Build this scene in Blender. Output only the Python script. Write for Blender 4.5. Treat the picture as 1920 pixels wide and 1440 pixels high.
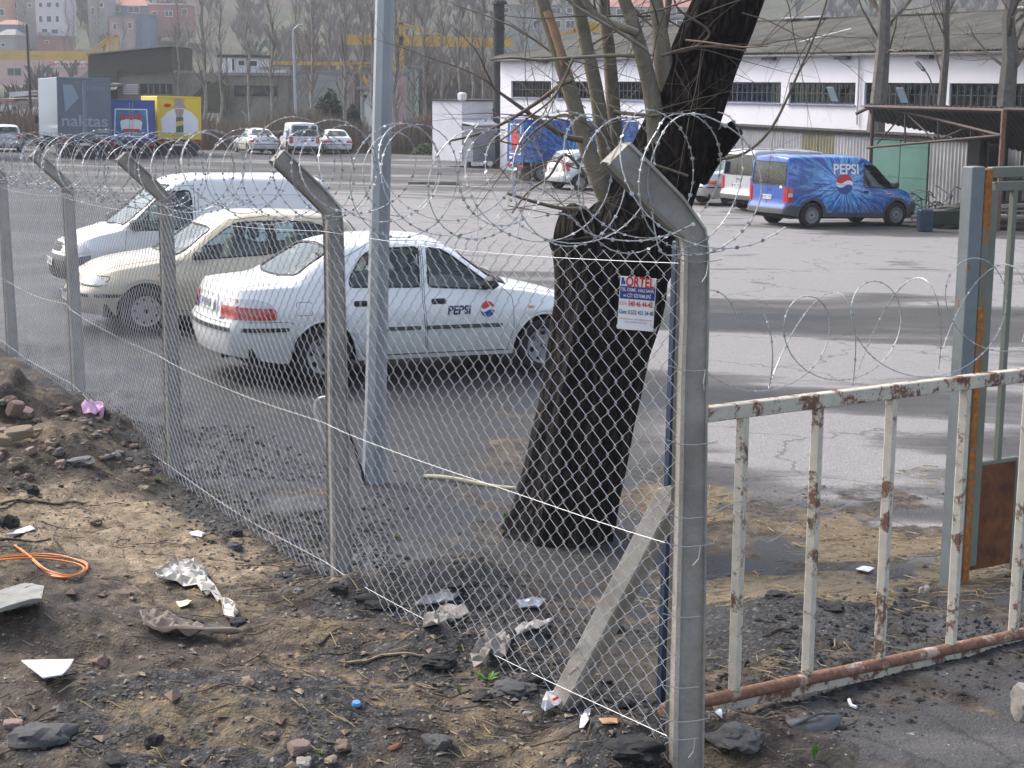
import bpy, math, random
import numpy as np
from mathutils import Vector, Matrix
from mathutils.bvhtree import BVHTree
from mathutils.geometry import delaunay_2d_cdt, tessellate_polygon

S = bpy.context.scene
R = math.radians
for o in list(bpy.data.objects):
    bpy.data.objects.remove(o)

# ---------------------------------------------------------------- camera
CAMH, PITCH, ROLL, FPX = 2.735, 0.1848, 0.0053, 3038.0
cam_d = bpy.data.cameras.new('camera')
cam = bpy.data.objects.new('camera', cam_d)
S.collection.objects.link(cam)
cam_d.sensor_width = 36.0
cam_d.lens = FPX / 1920 * 36
cam_d.clip_start = 0.05
cam_d.clip_end = 3000
CAMROT = Matrix.Rotation(math.pi / 2 - PITCH, 4, 'X') @ Matrix.Rotation(ROLL, 4, 'Z')
cam.matrix_world = Matrix.Translation((0, 0, CAMH)) @ CAMROT
S.camera = cam
# ---------------------------------------------------------------- sky, sun, exposure
SUN_EL, SUN_AZ = R(46), R(-58)      # azimuth from +Y (view direction) towards +X
W = bpy.data.worlds.new('World'); S.world = W; W.use_nodes = True
nt = W.node_tree
sky = nt.nodes.new('ShaderNodeTexSky'); sky.sky_type = 'NISHITA'; sky.sun_disc = False
sky.sun_elevation = SUN_EL; sky.sun_rotation = SUN_AZ
sky.air_density = 1.0; sky.dust_density = 4.0; sky.ozone_density = 1.0
hs = nt.nodes.new('ShaderNodeHueSaturation'); hs.inputs['Saturation'].default_value = 0.7
nt.links.new(sky.outputs[0], hs.inputs['Color'])
nt.links.new(hs.outputs[0], nt.nodes['Background'].inputs[0])
nt.nodes['Background'].inputs[1].default_value = 0.15
sd = bpy.data.lights.new('sun', 'SUN'); sd.energy = 1.1; sd.angle = R(18); sd.color = (1, .95, .88)
sun = bpy.data.objects.new('sun', sd); S.collection.objects.link(sun)
sdir = Vector((math.sin(SUN_AZ) * math.cos(SUN_EL), math.cos(SUN_AZ) * math.cos(SUN_EL), math.sin(SUN_EL)))
sun.rotation_euler = sdir.to_track_quat('Z', 'Y').to_euler()
sun.location = (0, 0, 60)
S.view_settings.view_transform = 'Standard'; S.view_settings.look = 'None'
S.view_settings.exposure = 1.32; S.view_settings.gamma = 1; S.view_settings.use_curve_mapping = False
S.cycles.max_bounces = 6; S.cycles.transparent_max_bounces = 24
S.cycles.volume_bounces = 0
S.cycles.use_denoising = True

# ---------------------------------------------------------------- numbers
rnd = random.Random(7)
C = Vector((0, 0, CAMH))
M3 = CAMROT.to_3x3()
def ray(px, py):
    return M3 @ Vector(((px - 960) / FPX, -(py - 720) / FPX, -1))
def at(px, py, Y):
    """the point at forward distance Y that the photograph shows at this pixel"""
    d = ray(px, py); return C + d * (Y / d.y)

def hash2(ix, iy, s):
    n = (ix.astype(np.int64) * 374761393 + iy.astype(np.int64) * 668265263 + s * 982451653) & 0x7fffffff
    n = (n ^ (n >> 13)) * 1274126177 & 0x7fffffff
    return ((n ^ (n >> 16)) & 0xffff) / 65535.0
def vnoise(x, y, s=0):
    x = np.asarray(x, float); y = np.asarray(y, float)
    ix, iy = np.floor(x), np.floor(y); fx, fy = x - ix, y - iy
    fx = fx * fx * (3 - 2 * fx); fy = fy * fy * (3 - 2 * fy)
    a = hash2(ix, iy, s); b = hash2(ix + 1, iy, s); c = hash2(ix, iy + 1, s); d = hash2(ix + 1, iy + 1, s)
    return (a + (b - a) * fx) * (1 - fy) + (c + (d - c) * fx) * fy
def fbm(x, y, s=0, o=4):
    t = 0; a = .5; n = 0
    for k in range(o):
        t = t + a * vnoise(x * 2 ** k + 17 * k, y * 2 ** k - 9 * k, s + k); n += a; a *= .5
    return t / n
def smooth(a, b, x):
    t = np.clip((x - a) / (b - a), 0, 1); return t * t * (3 - 2 * t)

# ---------------------------------------------------------------- the ground's height
POSTS = [(.67, 5.85, .14, 2.19), (-.932, 8.5, .019, 2.055), (-2.41, 11.3, -.079, 1.915), (-4.03, 14.8, -.158, 1.775),
         (-5.5, 17.6, -.257, 1.69), (-6.95, 20.7, -.34, 1.62)]     # x, y, ground, height of the bend
FY = [0, 3.0, 5.85, 8.5, 11.3, 14.8, 17.6, 20.7, 40, 400]
FX = [1.9, 1.35, .67, -.932, -2.41, -4.03, -5.5, -6.95, -16.5, -200]
FZ = [.3, .22, .14, .019, -.079, -.158, -.257, -.34, -.9, -3]
def lot_z(x, y):
    return -.0175 * x - .018 * y
HY = [0, 105, 120, 200, 260, 300, 330, 360, 400, 450, 520, 650, 900]
HZ = [0, -1.9, -1.6, -1.3, -.2, 2, 7, 13.5, 22, 32, 48, 80, 120]
MOUNDS = [  # x, y, rx, ry, h filled below
]
def sdist(x, y):
    """metres inside (+) or outside (-) the fence and gate line"""
    s = (x - np.interp(y, FY, FX)) * .87
    g = (y - (6.35 + (x - .75) * .6)) * .857
    return np.minimum(s, g)
def G(x, y, detail=True):
    x = np.asarray(x, float); y = np.asarray(y, float)
    D = sdist(x, y)
    zf = np.interp(y, FY, FZ)
    wr = smooth(-.1, .7, x - (1.1 + (5.85 - y) * .2))
    s = np.maximum((np.interp(y, FY, FX) - x) * .87, 0)
    zo = (zf + .05 * np.minimum(s, 12)) * (1 - wr) + .09 * wr
    zedge = zf * (1 - wr) + .09 * wr
    t = smooth(0, 2.8, D)
    zin = zedge * (1 - t) + lot_z(x, y) * t
    z = np.where(D > 0, zin, zo)
    far = smooth(98, 108, y)
    zh = np.interp(y, HY, HZ)
    if float(np.max(y)) > 200: zh = zh + (fbm(x / 60, y / 60, 3, 3) - .5) * np.clip((y - 200) * .06, 0, 14)
    z = z * (1 - far) + zh * far
    if MOUNDS and float(np.min(y)) < 24:
        nz_ = 1 + .8 * (fbm(x * 4, y * 4, 9, 3) - .5); add = 0
        for mx, my, rx, ry, h in MOUNDS:
            add = add + h * np.exp(-(((x - mx) / rx) ** 2 + ((y - my) / ry) ** 2) * 1.2)
        z = z + add * nz_
    if detail and float(np.min(y)) > 30: z = z + (fbm(x * .25, y * .25, 61, 2) - .5) * .1
    elif detail:
        near = 1 - smooth(14, 30, y)
        rough = (1 - smooth(-.1, 1.6, D)) * (1 - .75 * wr * (D < .2)) * near
        z = z + rough * ((fbm(x * 1.3, y * 1.3, 21, 3) - .5) * .12 + (fbm(x * 5, y * 5, 31, 3) - .5) * .075 + (fbm(x * 16, y * 16, 41, 3) - .5) * .04)
        z = z + (1 - rough) * near * (fbm(x * 8, y * 8, 51, 3) - .5) * .012
        z = z + (fbm(x * .25, y * .25, 61, 2) - .5) * .1 * smooth(6, 25, y)
    return z
def gz(x, y): return float(G(x, y))
def gp(px, py, dz=0.0):
    """where the sight line through this pixel meets the ground"""
    d = ray(px, py); ts = 3.0 * 1.02 ** np.arange(290)
    zz = CAMH + d.z * ts - G(d.x * ts, d.y * ts) - dz; i = int(np.argmax(zz < 0)); i = i if i else 289
    prev, t = float(ts[i - 1]), float(ts[i])
    a, b = prev, t
    for _ in range(18):
        m = (a + b) / 2; p = C + d * m
        if p.z < gz(p.x, p.y) + dz: b = m
        else: a = m
    return C + d * b
def add_mound(px, py, rx, ry, h):
    p = gp(px, py); MOUNDS.append((p.x, p.y, rx, ry, h))
_m = [(0, 850, 1.1, 1.2, .52), (430, 1340, 1.0, .45, .16), (110, 1190, .4, .3, .13), (720, 1130, .45, .22, .21), (560, 1190, .5, .3, .08), (930, 1200, .3, .25, .08),
      (880, 1100, .4, .25, .16), (830, 1240, .35, .25, .15), (1000, 1300, .3, .16, .10), (1160, 1415, .26, .2, .16), (1360, 1400, .28, .16, .13),
      (1480, 1150, .5, .35, .10), (1090, 1010, .6, .4, .08), (180, 760, .8, .5, .12), (690, 950, .7, .4, .05), (1380, 1200, .4, .25, .07)]
_pts = [(gp(a, b), c, d, e) for a, b, c, d, e in _m]
for p, c, d, e in _pts: MOUNDS.append((p.x, p.y, c, d, e))

def smoothpath(p, k=6):
    out = []
    for i in range(len(p) - 1):
        a, b, c, d = p[max(i - 1, 0)], p[i], p[i + 1], p[min(i + 2, len(p) - 1)]
        for j in range(k):
            t = j / k; out.append(.5 * ((2 * b) + (c - a) * t + (2 * a - 5 * b + 4 * c - d) * t * t + (-a + 3 * b - 3 * c + d) * t ** 3))
    return out + [p[-1]]
# ---------------------------------------------------------------- scene graph
def link(o): S.collection.objects.link(o); return o
def tag(o, label=None, cat=None, group=None, kind=None):
    if label: o['label'] = label
    if cat: o['category'] = cat
    if group: o['group'] = group
    if kind: o['kind'] = kind
    return o
def thing(name, loc, rz=0, label=None, cat=None, group=None):
    o = bpy.data.objects.new(name, None); o.location = loc; o.rotation_euler = (0, 0, rz); o.empty_display_size = .2
    link(o); return tag(o, label, cat, group)
def copy_tree(o, parent=None):
    c = o.copy(); link(c); c.parent = parent
    for ch in list(o.children): copy_tree(ch, c)
    return c

class MB:
    """collects geometry, then becomes one mesh object"""
    def __init__(s): s.v = []; s.f = []; s.m = []; s.k = 0
    def add(s, vs, fs, k=None):
        n = len(s.v); s.v += [tuple(v) for v in vs]; s.f += [tuple(i + n for i in f) for f in fs]
        s.m += [s.k if k is None else k] * len(fs); return s
    def box(s, c, d, rot=None, k=None):
        c = Vector(c); h = Vector(d) / 2
        vs = [Vector((x * h.x, y * h.y, z * h.z)) for z in (-1, 1) for y in (-1, 1) for x in (-1, 1)]
        if rot is not None: vs = [rot @ v for v in vs]
        return s.add([c + v for v in vs], [(0, 2, 3, 1), (4, 5, 7, 6), (0, 1, 5, 4), (2, 6, 7, 3), (0, 4, 6, 2), (1, 3, 7, 5)], k)
    def bbox(s, c, d, b=.02, rot=None, k=None):
        """box with chamfered vertical and horizontal edges"""
        c = Vector(c); h = Vector(d) / 2; vs = []; 
        b = min(b, h.x * .9, h.y * .9, h.z * .9)
        rings = [(-h.z, b), (-h.z + b, 0), (h.z - b, 0), (h.z, b)]
        for z, i in rings:
            x, y = h.x - i, h.y - i; e = b * .7
            vs += [(-x + e, -y), (x - e, -y), (x, -y + e), (x, y - e), (x - e, y), (-x + e, y), (-x, y - e), (-x, -y + e)]
            vs[-8:] = [Vector((p[0], p[1], z)) for p in vs[-8:]]
        if rot is not None: vs = [rot @ v for v in vs]
        fs = [tuple(range(7, -1, -1)), tuple(range(24, 32))]
        for r in range(3):
            for i in range(8):
                j = (i + 1) % 8; fs.append((r * 8 + i, r * 8 + j, r * 8 + 8 + j, r * 8 + 8 + i))
        return s.add([c + v for v in vs], fs, k)
    def tube(s, pts, r, n=6, closed=False, cap=True, k=None):
        pts = [Vector(p) for p in pts]; N = len(pts)
        rs = r if isinstance(r, (list, tuple)) else [r] * N
        vs = []; fs = []; up = None
        for i, p in enumerate(pts):
            if closed: t = pts[(i + 1) % N] - pts[i - 1]
            else: t = pts[min(i + 1, N - 1)] - pts[max(i - 1, 0)]
            if t.length < 1e-9: t = Vector((0, 0, 1))
            t.normalize()
            if up is None:
                up = Vector((0, 0, 1)) if abs(t.z) < .9 else Vector((1, 0, 0))
            u = up - t * up.dot(t)
            if u.length < 1e-6: u = t.orthogonal()
            u.normalize(); up = u; w = t.cross(u)
            for j in range(n):
                a = 2 * math.pi * j / n; vs.append(p + (u * math.cos(a) + w * math.sin(a)) * rs[i])
        for i in range(N if closed else N - 1):
            for j in range(n):
                a = i * n + j; b = i * n + (j + 1) % n; c2 = ((i + 1) % N) * n
                fs.append((a, b, c2 + (j + 1) % n, c2 + j))
        if cap and not closed: fs += [tuple(range(n - 1, -1, -1)), tuple((N - 1) * n + j for j in range(n))]
        return s.add(vs, fs, k)
    def lathe(s, prof, n=24, axis='Z', c=(0, 0, 0), k=None, closed=False):
        """prof: (radius, height) pairs"""
        vs = []; fs = []
        for r, h in prof:
            for j in range(n):
                a = 2 * math.pi * j / n; x, y = r * math.cos(a), r * math.sin(a)
                v = (x, y, h) if axis == 'Z' else ((x, h, y) if axis == 'Y' else (h, x, y))
                vs.append(Vector(v) + Vector(c))
        m = len(prof)
        for i in range(m if closed else m - 1):
            for j in range(n):
                fs.append((i * n + j, i * n + (j + 1) % n, ((i + 1) % m) * n + (j + 1) % n, ((i + 1) % m) * n + j))
        return s.add(vs, fs, k)
    def quad(s, a, b, c, d, k=None): return s.add([a, b, c, d], [(0, 1, 2, 3)], k)
    def extrude(s, poly, axis, d0, d1, k=None):
        """poly of (u, v); axis 'X': (u,v)=(y,z), 'Y': (x,z), 'Z': (x,y)"""
        f = {'X': lambda u, v, w: (w, u, v), 'Y': lambda u, v, w: (u, w, v), 'Z': lambda u, v, w: (u, v, w)}[axis]
        n = len(poly); vs = [f(u, v, d0) for u, v in poly] + [f(u, v, d1) for u, v in poly]
        fs = [(i, (i + 1) % n, n + (i + 1) % n, n + i) for i in range(n)]
        for t in tessellate_polygon([[Vector((u, v, 0)) for u, v in poly]]):
            fs += [tuple(t), tuple(n + i for i in reversed(t))]
        return s.add(vs, fs, k)
    def mesh(s, name, mats, smooth_=False, sharp=40):
        me = bpy.data.meshes.new(name); me.from_pydata(s.v, [], s.f)
        mats = mats if isinstance(mats, (list, tuple)) else [mats]
        for m in mats: me.materials.append(m)
        if len(mats) > 1: me.polygons.foreach_set('material_index', s.m)
        me.update()
        if smooth_:
            me.polygons.foreach_set('use_smooth', [True] * len(me.polygons))
            me.set_sharp_from_angle(angle=R(sharp))
        return me
    def build(s, name, mats, parent=None, smooth_=False, sharp=40, loc=None, fix=True):
        me = s.mesh(name, mats, smooth_, sharp)
        if fix and len(me.polygons) < 4000: fix_normals(me)
        o = bpy.data.objects.new(name, me); link(o)
        if parent: o.parent = parent
        if loc is not None: o.location = loc
        return o
import bmesh
def fix_normals(me):
    bm = bmesh.new(); bm.from_mesh(me); bmesh.ops.recalc_face_normals(bm, faces=bm.faces); bm.to_mesh(me); bm.free()

# ---------------------------------------------------------------- materials
def new_mat(name):
    m = bpy.data.materials.new(name); m.use_nodes = True
    n = m.node_tree; b = n.nodes['Principled BSDF']; return m, n, b
def N(n, t, **kw):
    x = n.nodes.new('ShaderNode' + t)
    for k, v in kw.items():
        if k in x.inputs: x.inputs[k].default_value = v
        else: setattr(x, k, v)
    return x
def L(n, a, b): n.links.new(a, b)
def ramp(n, fac, stops):
    r = N(n, 'ValToRGB'); e = r.color_ramp.elements
    while len(e) < len(stops): e.new(.5)
    for i, (p, c) in enumerate(stops):
        e[i].position = p; e[i].color = (*c, 1) if len(c) == 3 else c
    L(n, fac, r.inputs[0]); return r.outputs[0]
def mixc(n, f, a, b, mode='MIX'):
    x = N(n, 'Mix', data_type='RGBA', blend_type=mode)
    for sck, v in ((x.inputs[0], f), (x.inputs[6], a), (x.inputs[7], b)):
        if hasattr(v, 'links'): L(n, v, sck)
        elif isinstance(v, (tuple, list)): sck.default_value = (*v, 1) if len(v) == 3 else v
        else: sck.default_value = v
    return x.outputs[2]
def noise_(n, co, scale, detail=4, rough=.6, dist=0):
    x = N(n, 'TexNoise'); x.inputs['Scale'].default_value = scale; x.inputs['Detail'].default_value = detail
    x.inputs['Roughness'].default_value = rough; x.inputs['Distortion'].default_value = dist
    L(n, co, x.inputs['Vector']); return x.outputs[0]
def mapped(n, co, scale):
    m = N(n, 'Mapping'); m.inputs['Scale'].default_value = scale; L(n, co, m.inputs[0]); return m.outputs[0]
def bump_(n, b, h, strength=.4, dist=.01):
    x = N(n, 'Bump'); x.inputs['Strength'].default_value = strength; x.inputs['Distance'].default_value = dist
    L(n, h, x.inputs['Height']); L(n, x.outputs[0], b.inputs['Normal'])
MATS = {}
def mat(name, col, rough=.6, metal=0, var=.25, scale=6, bump=.15, bscale=40, col2=None, coat=0, dist=.004, spec=.5):
    """plain surface: colour with blotches of wear and a fine relief"""
    if name in MATS: return MATS[name]
    m, n, b = new_mat(name)
    co = N(n, 'TexCoord').outputs['Object']
    c2 = col2 or tuple(c * (1 - var) for c in col)
    nz = noise_(n, co, scale, 5, .65)
    L(n, ramp(n, nz, [(.35, c2), (.65, col)]), b.inputs['Base Color'])
    b.inputs['Roughness'].default_value = rough; b.inputs['Metallic'].default_value = metal
    b.inputs['Coat Weight'].default_value = coat; b.inputs['Specular IOR Level'].default_value = spec
    if bump: bump_(n, b, noise_(n, co, bscale, 4, .6), bump, dist)
    MATS[name] = m; return m
def rusty(name, col, rust=(.16, .055, .025), amount=.5, scale=5, rough=.6):
    m, n, b = new_mat(name); co = N(n, 'TexCoord').outputs['Object']
    a = noise_(n, co, scale, 8, .7, .4); f = noise_(n, co, scale * 8, 4, .7)
    mk = N(n, 'Math', operation='ADD'); L(n, a, mk.inputs[0])
    k2 = N(n, 'Math', operation='MULTIPLY'); L(n, f, k2.inputs[0]); k2.inputs[1].default_value = .35; L(n, k2.outputs[0], mk.inputs[1])
    t = 1.02 - amount * .55
    msk = ramp(n, mk.outputs[0], [(t - .05 - .2, (0, 0, 0)), (t + .02 - .2, (1, 1, 1))])
    rc = ramp(n, f, [(.3, tuple(c * .45 for c in rust)), (.6, rust), (.85, tuple(min(1, c * 2) for c in rust))])
    pc = ramp(n, noise_(n, co, scale * 2.2, 5), [(.3, tuple(c * .78 for c in col)), (.7, col)])
    L(n, mixc(n, msk, pc, rc), b.inputs['Base Color'])
    L(n, ramp(n, msk, [(0, (rough,) * 3), (1, (.9,) * 3)]), b.inputs['Roughness'])
    bump_(n, b, mk.outputs[0], .35, .006)
    return m
# ================================================================ ground
def ground_material():
    m, n, b = new_mat('ground'); co = N(n, 'TexCoord').outputs['Object']
    at_ = N(n, 'VertexColor'); at_.layer_name = 'mask'
    sep = N(n, 'SeparateColor'); L(n, at_.outputs[0], sep.inputs[0])
    edge = noise_(n, co, 5, 6, .75)
    def msk(sock, lo=.42, hi=.58):
        a = N(n, 'Math', operation='MULTIPLY_ADD'); L(n, edge, a.inputs[0]); a.inputs[1].default_value = .9; L(n, sock, a.inputs[2])
        s_ = N(n, 'Math', operation='SUBTRACT'); L(n, a.outputs[0], s_.inputs[0]); s_.inputs[1].default_value = .45
        return ramp(n, s_.outputs[0], [(lo, (0, 0, 0)), (hi, (1, 1, 1))])
    # asphalt: worn grey; long streaks paint in filtered sun with pale dust, darker shade with damp
    st = noise_(n, mapped(n, co, (.05, .26, .1)), 1.0, 6, .62, .6)
    st2 = noise_(n, mapped(n, co, (.35, 1.1, .5)), 1.0, 5, .65, .3)
    ad = N(n, 'Math', operation='MULTIPLY_ADD'); L(n, st2, ad.inputs[0]); ad.inputs[1].default_value = .55; L(n, st, ad.inputs[2])
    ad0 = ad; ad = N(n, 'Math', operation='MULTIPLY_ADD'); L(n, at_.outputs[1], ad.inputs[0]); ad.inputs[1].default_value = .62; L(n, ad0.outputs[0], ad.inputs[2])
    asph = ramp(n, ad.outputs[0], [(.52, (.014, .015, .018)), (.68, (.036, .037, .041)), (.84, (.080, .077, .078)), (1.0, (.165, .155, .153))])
    v = N(n, 'TexVoronoi'); v.inputs['Scale'].default_value = 75; L(n, co, v.inputs['Vector'])
    grain = ramp(n, v.outputs['Color'], [(0, (.62,) * 3), (.85, (1.05,) * 3), (1, (1.9,) * 3)])
    asph = mixc(n, ramp(n, ad.outputs[0], [(.93, (0,) * 3), (1.0, (1,) * 3)]), asph, (.25, .240, .240)); asph = mixc(n, .75, asph, grain, 'MULTIPLY')
    # cracks and oil spots in the asphalt
    ck = N(n, 'TexVoronoi', feature='DISTANCE_TO_EDGE'); ck.inputs['Scale'].default_value = .42; wv = N(n, 'VectorMath', operation='ADD'); L(n, co, wv.inputs[0])
    wn_ = N(n, 'TexNoise'); wn_.inputs['Scale'].default_value = 1.6; wn_.inputs['Detail'].default_value = 5; L(n, co, wn_.inputs['Vector']); L(n, wn_.outputs[1], wv.inputs[1]); L(n, wv.outputs[0], ck.inputs['Vector'])
    asph = mixc(n, ramp(n, ck.outputs[0], [(0, (.55,) * 3), (.012, (0,) * 3)]), asph, (.02, .02, .021))
    asph = mixc(n, ramp(n, noise_(n, co, .9, 3, .5), [(.66, (0,) * 3), (.72, (.55,) * 3)]), asph, (.02, .02, .022))
    # dirt
    d1 = noise_(n, co, 1.4, 7, .7, .5); d2 = noise_(n, co, 9, 6, .7)
    dirt = ramp(n, d1, [(.36, (.036, .031, .028)), (.50, (.075, .061, .048)), (.61, (.155, .120, .084)), (.73, (.24, .185, .125))])
    dirt = mixc(n, ramp(n, d2, [(.38, (1, 1, 1)), (.55, (0, 0, 0))]), dirt, (.030, .023, .019))
    dirt = mixc(n, msk(at_.outputs[1], .5, .7), dirt, ramp(n, noise_(n, co, 6, 6, .7), [(.3, (.13, .10, .07)), (.5, (.24, .185, .125)), (.7, (.33, .265, .185))]))
    v2 = N(n, 'TexVoronoi'); v2.inputs['Scale'].default_value = 46; L(n, co, v2.inputs['Vector'])
    peb = ramp(n, v2.outputs['Color'], [(0, (.5, .5, .5)), (.7, (1.0, 1.0, 1.0)), (.92, (1.3, 1.25, 1.2)), (1, (3.2, 3.0, 2.7))])
    dirt = mixc(n, .7, dirt, peb, 'MULTIPLY')
    # broken asphalt crumbs
    crumb = ramp(n, N2(n, co, 60), [(0, (.012, .012, .013)), (.6, (.035, .034, .035)), (.9, (.09, .085, .08)), (1, (.25, .24, .22))])
    straw = ramp(n, noise_(n, mapped(n, co, (8, 26, 8)), 1.6, 6, .75, 1.2), [(.35, (.05, .04, .03)), (.52, (.16, .12, .072)), (.7, (.26, .20, .12))])
    c = mixc(n, msk(sep.outputs[0]), asph, dirt)
    c = mixc(n, msk(sep.outputs[1]), c, crumb)
    c = mixc(n, msk(sep.outputs[2], .46, .66), c, straw)
    L(n, c, b.inputs['Base Color'])
    L(n, mixc(n, msk(sep.outputs[0]), ramp(n, ad.outputs[0], [(.45, (.45,) * 3), (.8, (.85,) * 3)]), (.92, .92, .92)), b.inputs['Roughness']); b.inputs['Specular IOR Level'].default_value = .35
    hh = N(n, 'Math', operation='ADD'); L(n, v.outputs['Distance'], hh.inputs[0]); L(n, noise_(n, co, 30, 5, .7), hh.inputs[1])
    bump_(n, b, hh.outputs[0], .55, .012)
    return m
def N2(n, co, s):
    v = N(n, 'TexVoronoi'); v.inputs['Scale'].default_value = s; L(n, co, v.inputs['Vector']); return v.outputs['Color']
GROUND = ground_material()

def masks(x, y):
    D = sdist(x, y)
    wr = smooth(-.1, .7, x - (1.1 + (5.85 - y) * .2))
    n1 = fbm(x * .9, y * .9, 71, 4); n2 = fbm(x * 2.2, y * 2.2, 81, 4)
    out = 1 - smooth(-.25, .25, D)
    dirt = out * (1 - wr)
    dirt = np.maximum(dirt, (1 - smooth(.4, 1.5, D)) * (1 - wr) * smooth(.40, .55, n1) * (D > 0) * (y < 11))
    dirt = np.maximum(dirt, (1 - smooth(1.5, 6.5, D)) * smooth(.40, .56, n2) * .85 * (D > 0) * smooth(-1.5, .5, x) * smooth(.0, .3, D))
    crumb = np.exp(-((D - .15) / .5) ** 2) * smooth(.44, .56, n2) * 1.1 * (x < .8)
    crumb = np.maximum(crumb, smooth(.56, .66, n2) * (1 - smooth(.5, 4.5, D)) * (D > 0) * .8)
    for px, py, r, h in SPOTS_DARK:
        crumb = np.maximum(crumb, h * np.exp(-(((x - px) / r) ** 2 + ((y - py) / (r * .8)) ** 2)) * (0.55 + n2))
    straw = smooth(.5, .62, n1) * (1 - smooth(2.5, 6.5, D)) * smooth(.1, .6, D) * smooth(.2, 1.3, x) * .8 * (1 - smooth(12, 15, y))
    straw = np.maximum(straw, smooth(.60, .7, n2) * out * .55 * (1 - wr))
    far = smooth(97, 101, y + (n1 - .5) * 6); dirt = np.maximum(dirt, far)
    # driveway: dust thrown beside two wheel tracks
    tr = wr * (D < .1)
    u = (x - 1.2) * .9 + (y - 5.6) * .75
    pale = tr * (np.exp(-((u - .55) / .13) ** 2) + np.exp(-((u - 1.5) / .10) ** 2) * .8 + smooth(-.62, -.2, D) * .8)
    dirt = np.maximum(dirt, pale * .62 * (.5 + n2))
    crumb = crumb + tr * .16 * (1 - np.clip(pale, 0, 1))
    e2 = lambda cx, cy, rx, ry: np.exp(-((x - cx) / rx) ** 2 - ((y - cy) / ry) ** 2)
    g = .62 * e2(-1, 44, 9, 12) + .5 * e2(3, 34, 6, 4.5) + .55 * e2(7.5, 26.5, 5, 2.2) + .5 * e2(9, 36, 6, 3) + .30 * e2(4, 18, 4, 3) + .75 * e2(1.2, 19.6, 3.2, 1.2) + .45 * e2(2.2, 13.4, 1.6, 1.6) + .10 * smooth(50, 62, y) + .2 * e2(4, 12, 4, 3)  # pale dust with sunlight painted in, including the sunlit strip behind the saloon
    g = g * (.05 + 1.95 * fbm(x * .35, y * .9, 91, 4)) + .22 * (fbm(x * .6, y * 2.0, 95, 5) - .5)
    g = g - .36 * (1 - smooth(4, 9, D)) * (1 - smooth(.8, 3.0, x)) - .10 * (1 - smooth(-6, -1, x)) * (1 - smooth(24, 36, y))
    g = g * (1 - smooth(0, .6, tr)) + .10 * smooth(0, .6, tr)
    tan = 0
    for px, py, r, h in SPOTS_TAN: tan = tan + h * np.exp(-(((x - px) / r) ** 2 + ((y - py) / (r * .8)) ** 2))
    g = np.where(D < 0, np.minimum(tan, 1) * (.6 + .7 * n2) * (1 - wr) + .10 * wr, g)
    return np.stack([dirt, crumb, straw, g], -1)
SPOTS_DARK = []; SPOTS_TAN = []
for px, py, r, h in [(120, 950, .8, .8), (250, 990, .8, .8), (330, 1040, .6, .8), (450, 1080, .5, .6), (200, 1070, .4, .5), (530, 1140, .35, .6), (1210, 1240, .3, .6), (30, 990, .5, .6)]:
    q = gp(px, py); SPOTS_TAN.append((q.x, q.y, r, h))
for px, py, r, h in [(720, 1130, .45, 1), (880, 1100, .4, 1), (830, 1240, .4, .8), (1000, 1290, .3, .8), (1160, 1415, .3, .8), (1480, 1130, .65, 1.05), (1380, 1200, .4, .9),
                     (430, 1330, .85, .85), (250, 1300, .5, .6), (600, 1290, .5, .7), (700, 1230, .4, .7), (200, 1150, .4, .6), (60, 1400, .4, .5), (160, 740, .55, .9), (1100, 1060, .6, .8), (500, 950, .5, .7), (350, 850, .6, .8), (650, 950, .6, .6),
                     (950, 1180, .35, .7), (400, 960, .3, .6)]:
    q = gp(px, py); SPOTS_DARK.append((q.x, q.y, r, h))

def sheet(name, ys, us, xfun, mat_, mask=True):
    Y, U = np.meshgrid(ys, us, indexing='ij'); X = xfun(U, Y)
    Z = G(X, Y); nr, nc = X.shape
    v = np.stack([X, Y, Z], -1).reshape(-1, 3).astype(np.float32)
    i = np.arange(nr * nc).reshape(nr, nc)
    f = np.stack([i[:-1, :-1], i[:-1, 1:], i[1:, 1:], i[1:, :-1]], -1).reshape(-1, 4)
    me = bpy.data.meshes.new(name); me.vertices.add(len(v)); me.vertices.foreach_set('co', v.ravel())
    me.loops.add(f.size); me.loops.foreach_set('vertex_index', f.ravel().astype(np.int32))
    me.polygons.add(len(f)); me.polygons.foreach_set('loop_start', np.arange(0, f.size, 4, dtype=np.int32))
    me.update(); me.validate()
    me.polygons.foreach_set('use_smooth', np.ones(len(f), bool))
    if mask:
        a = me.color_attributes.new('mask', 'FLOAT_COLOR', 'POINT')
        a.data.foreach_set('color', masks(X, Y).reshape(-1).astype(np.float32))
    me.materials.append(mat_); o = bpy.data.objects.new(name, me); link(o); return o
ys = [2.2]
while ys[-1] < 112: ys.append(ys[-1] + max(.018, .0052 * ys[-1]))
us = np.concatenate([np.linspace(-1.1, -.44, 50)[:-1], np.linspace(-.44, .44, 400), np.linspace(.44, 1.1, 50)[1:]])
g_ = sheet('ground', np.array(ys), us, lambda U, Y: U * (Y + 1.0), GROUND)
tag(g_, 'worn grey asphalt yard and muddy verge outside its fence', kind='structure')

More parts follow.
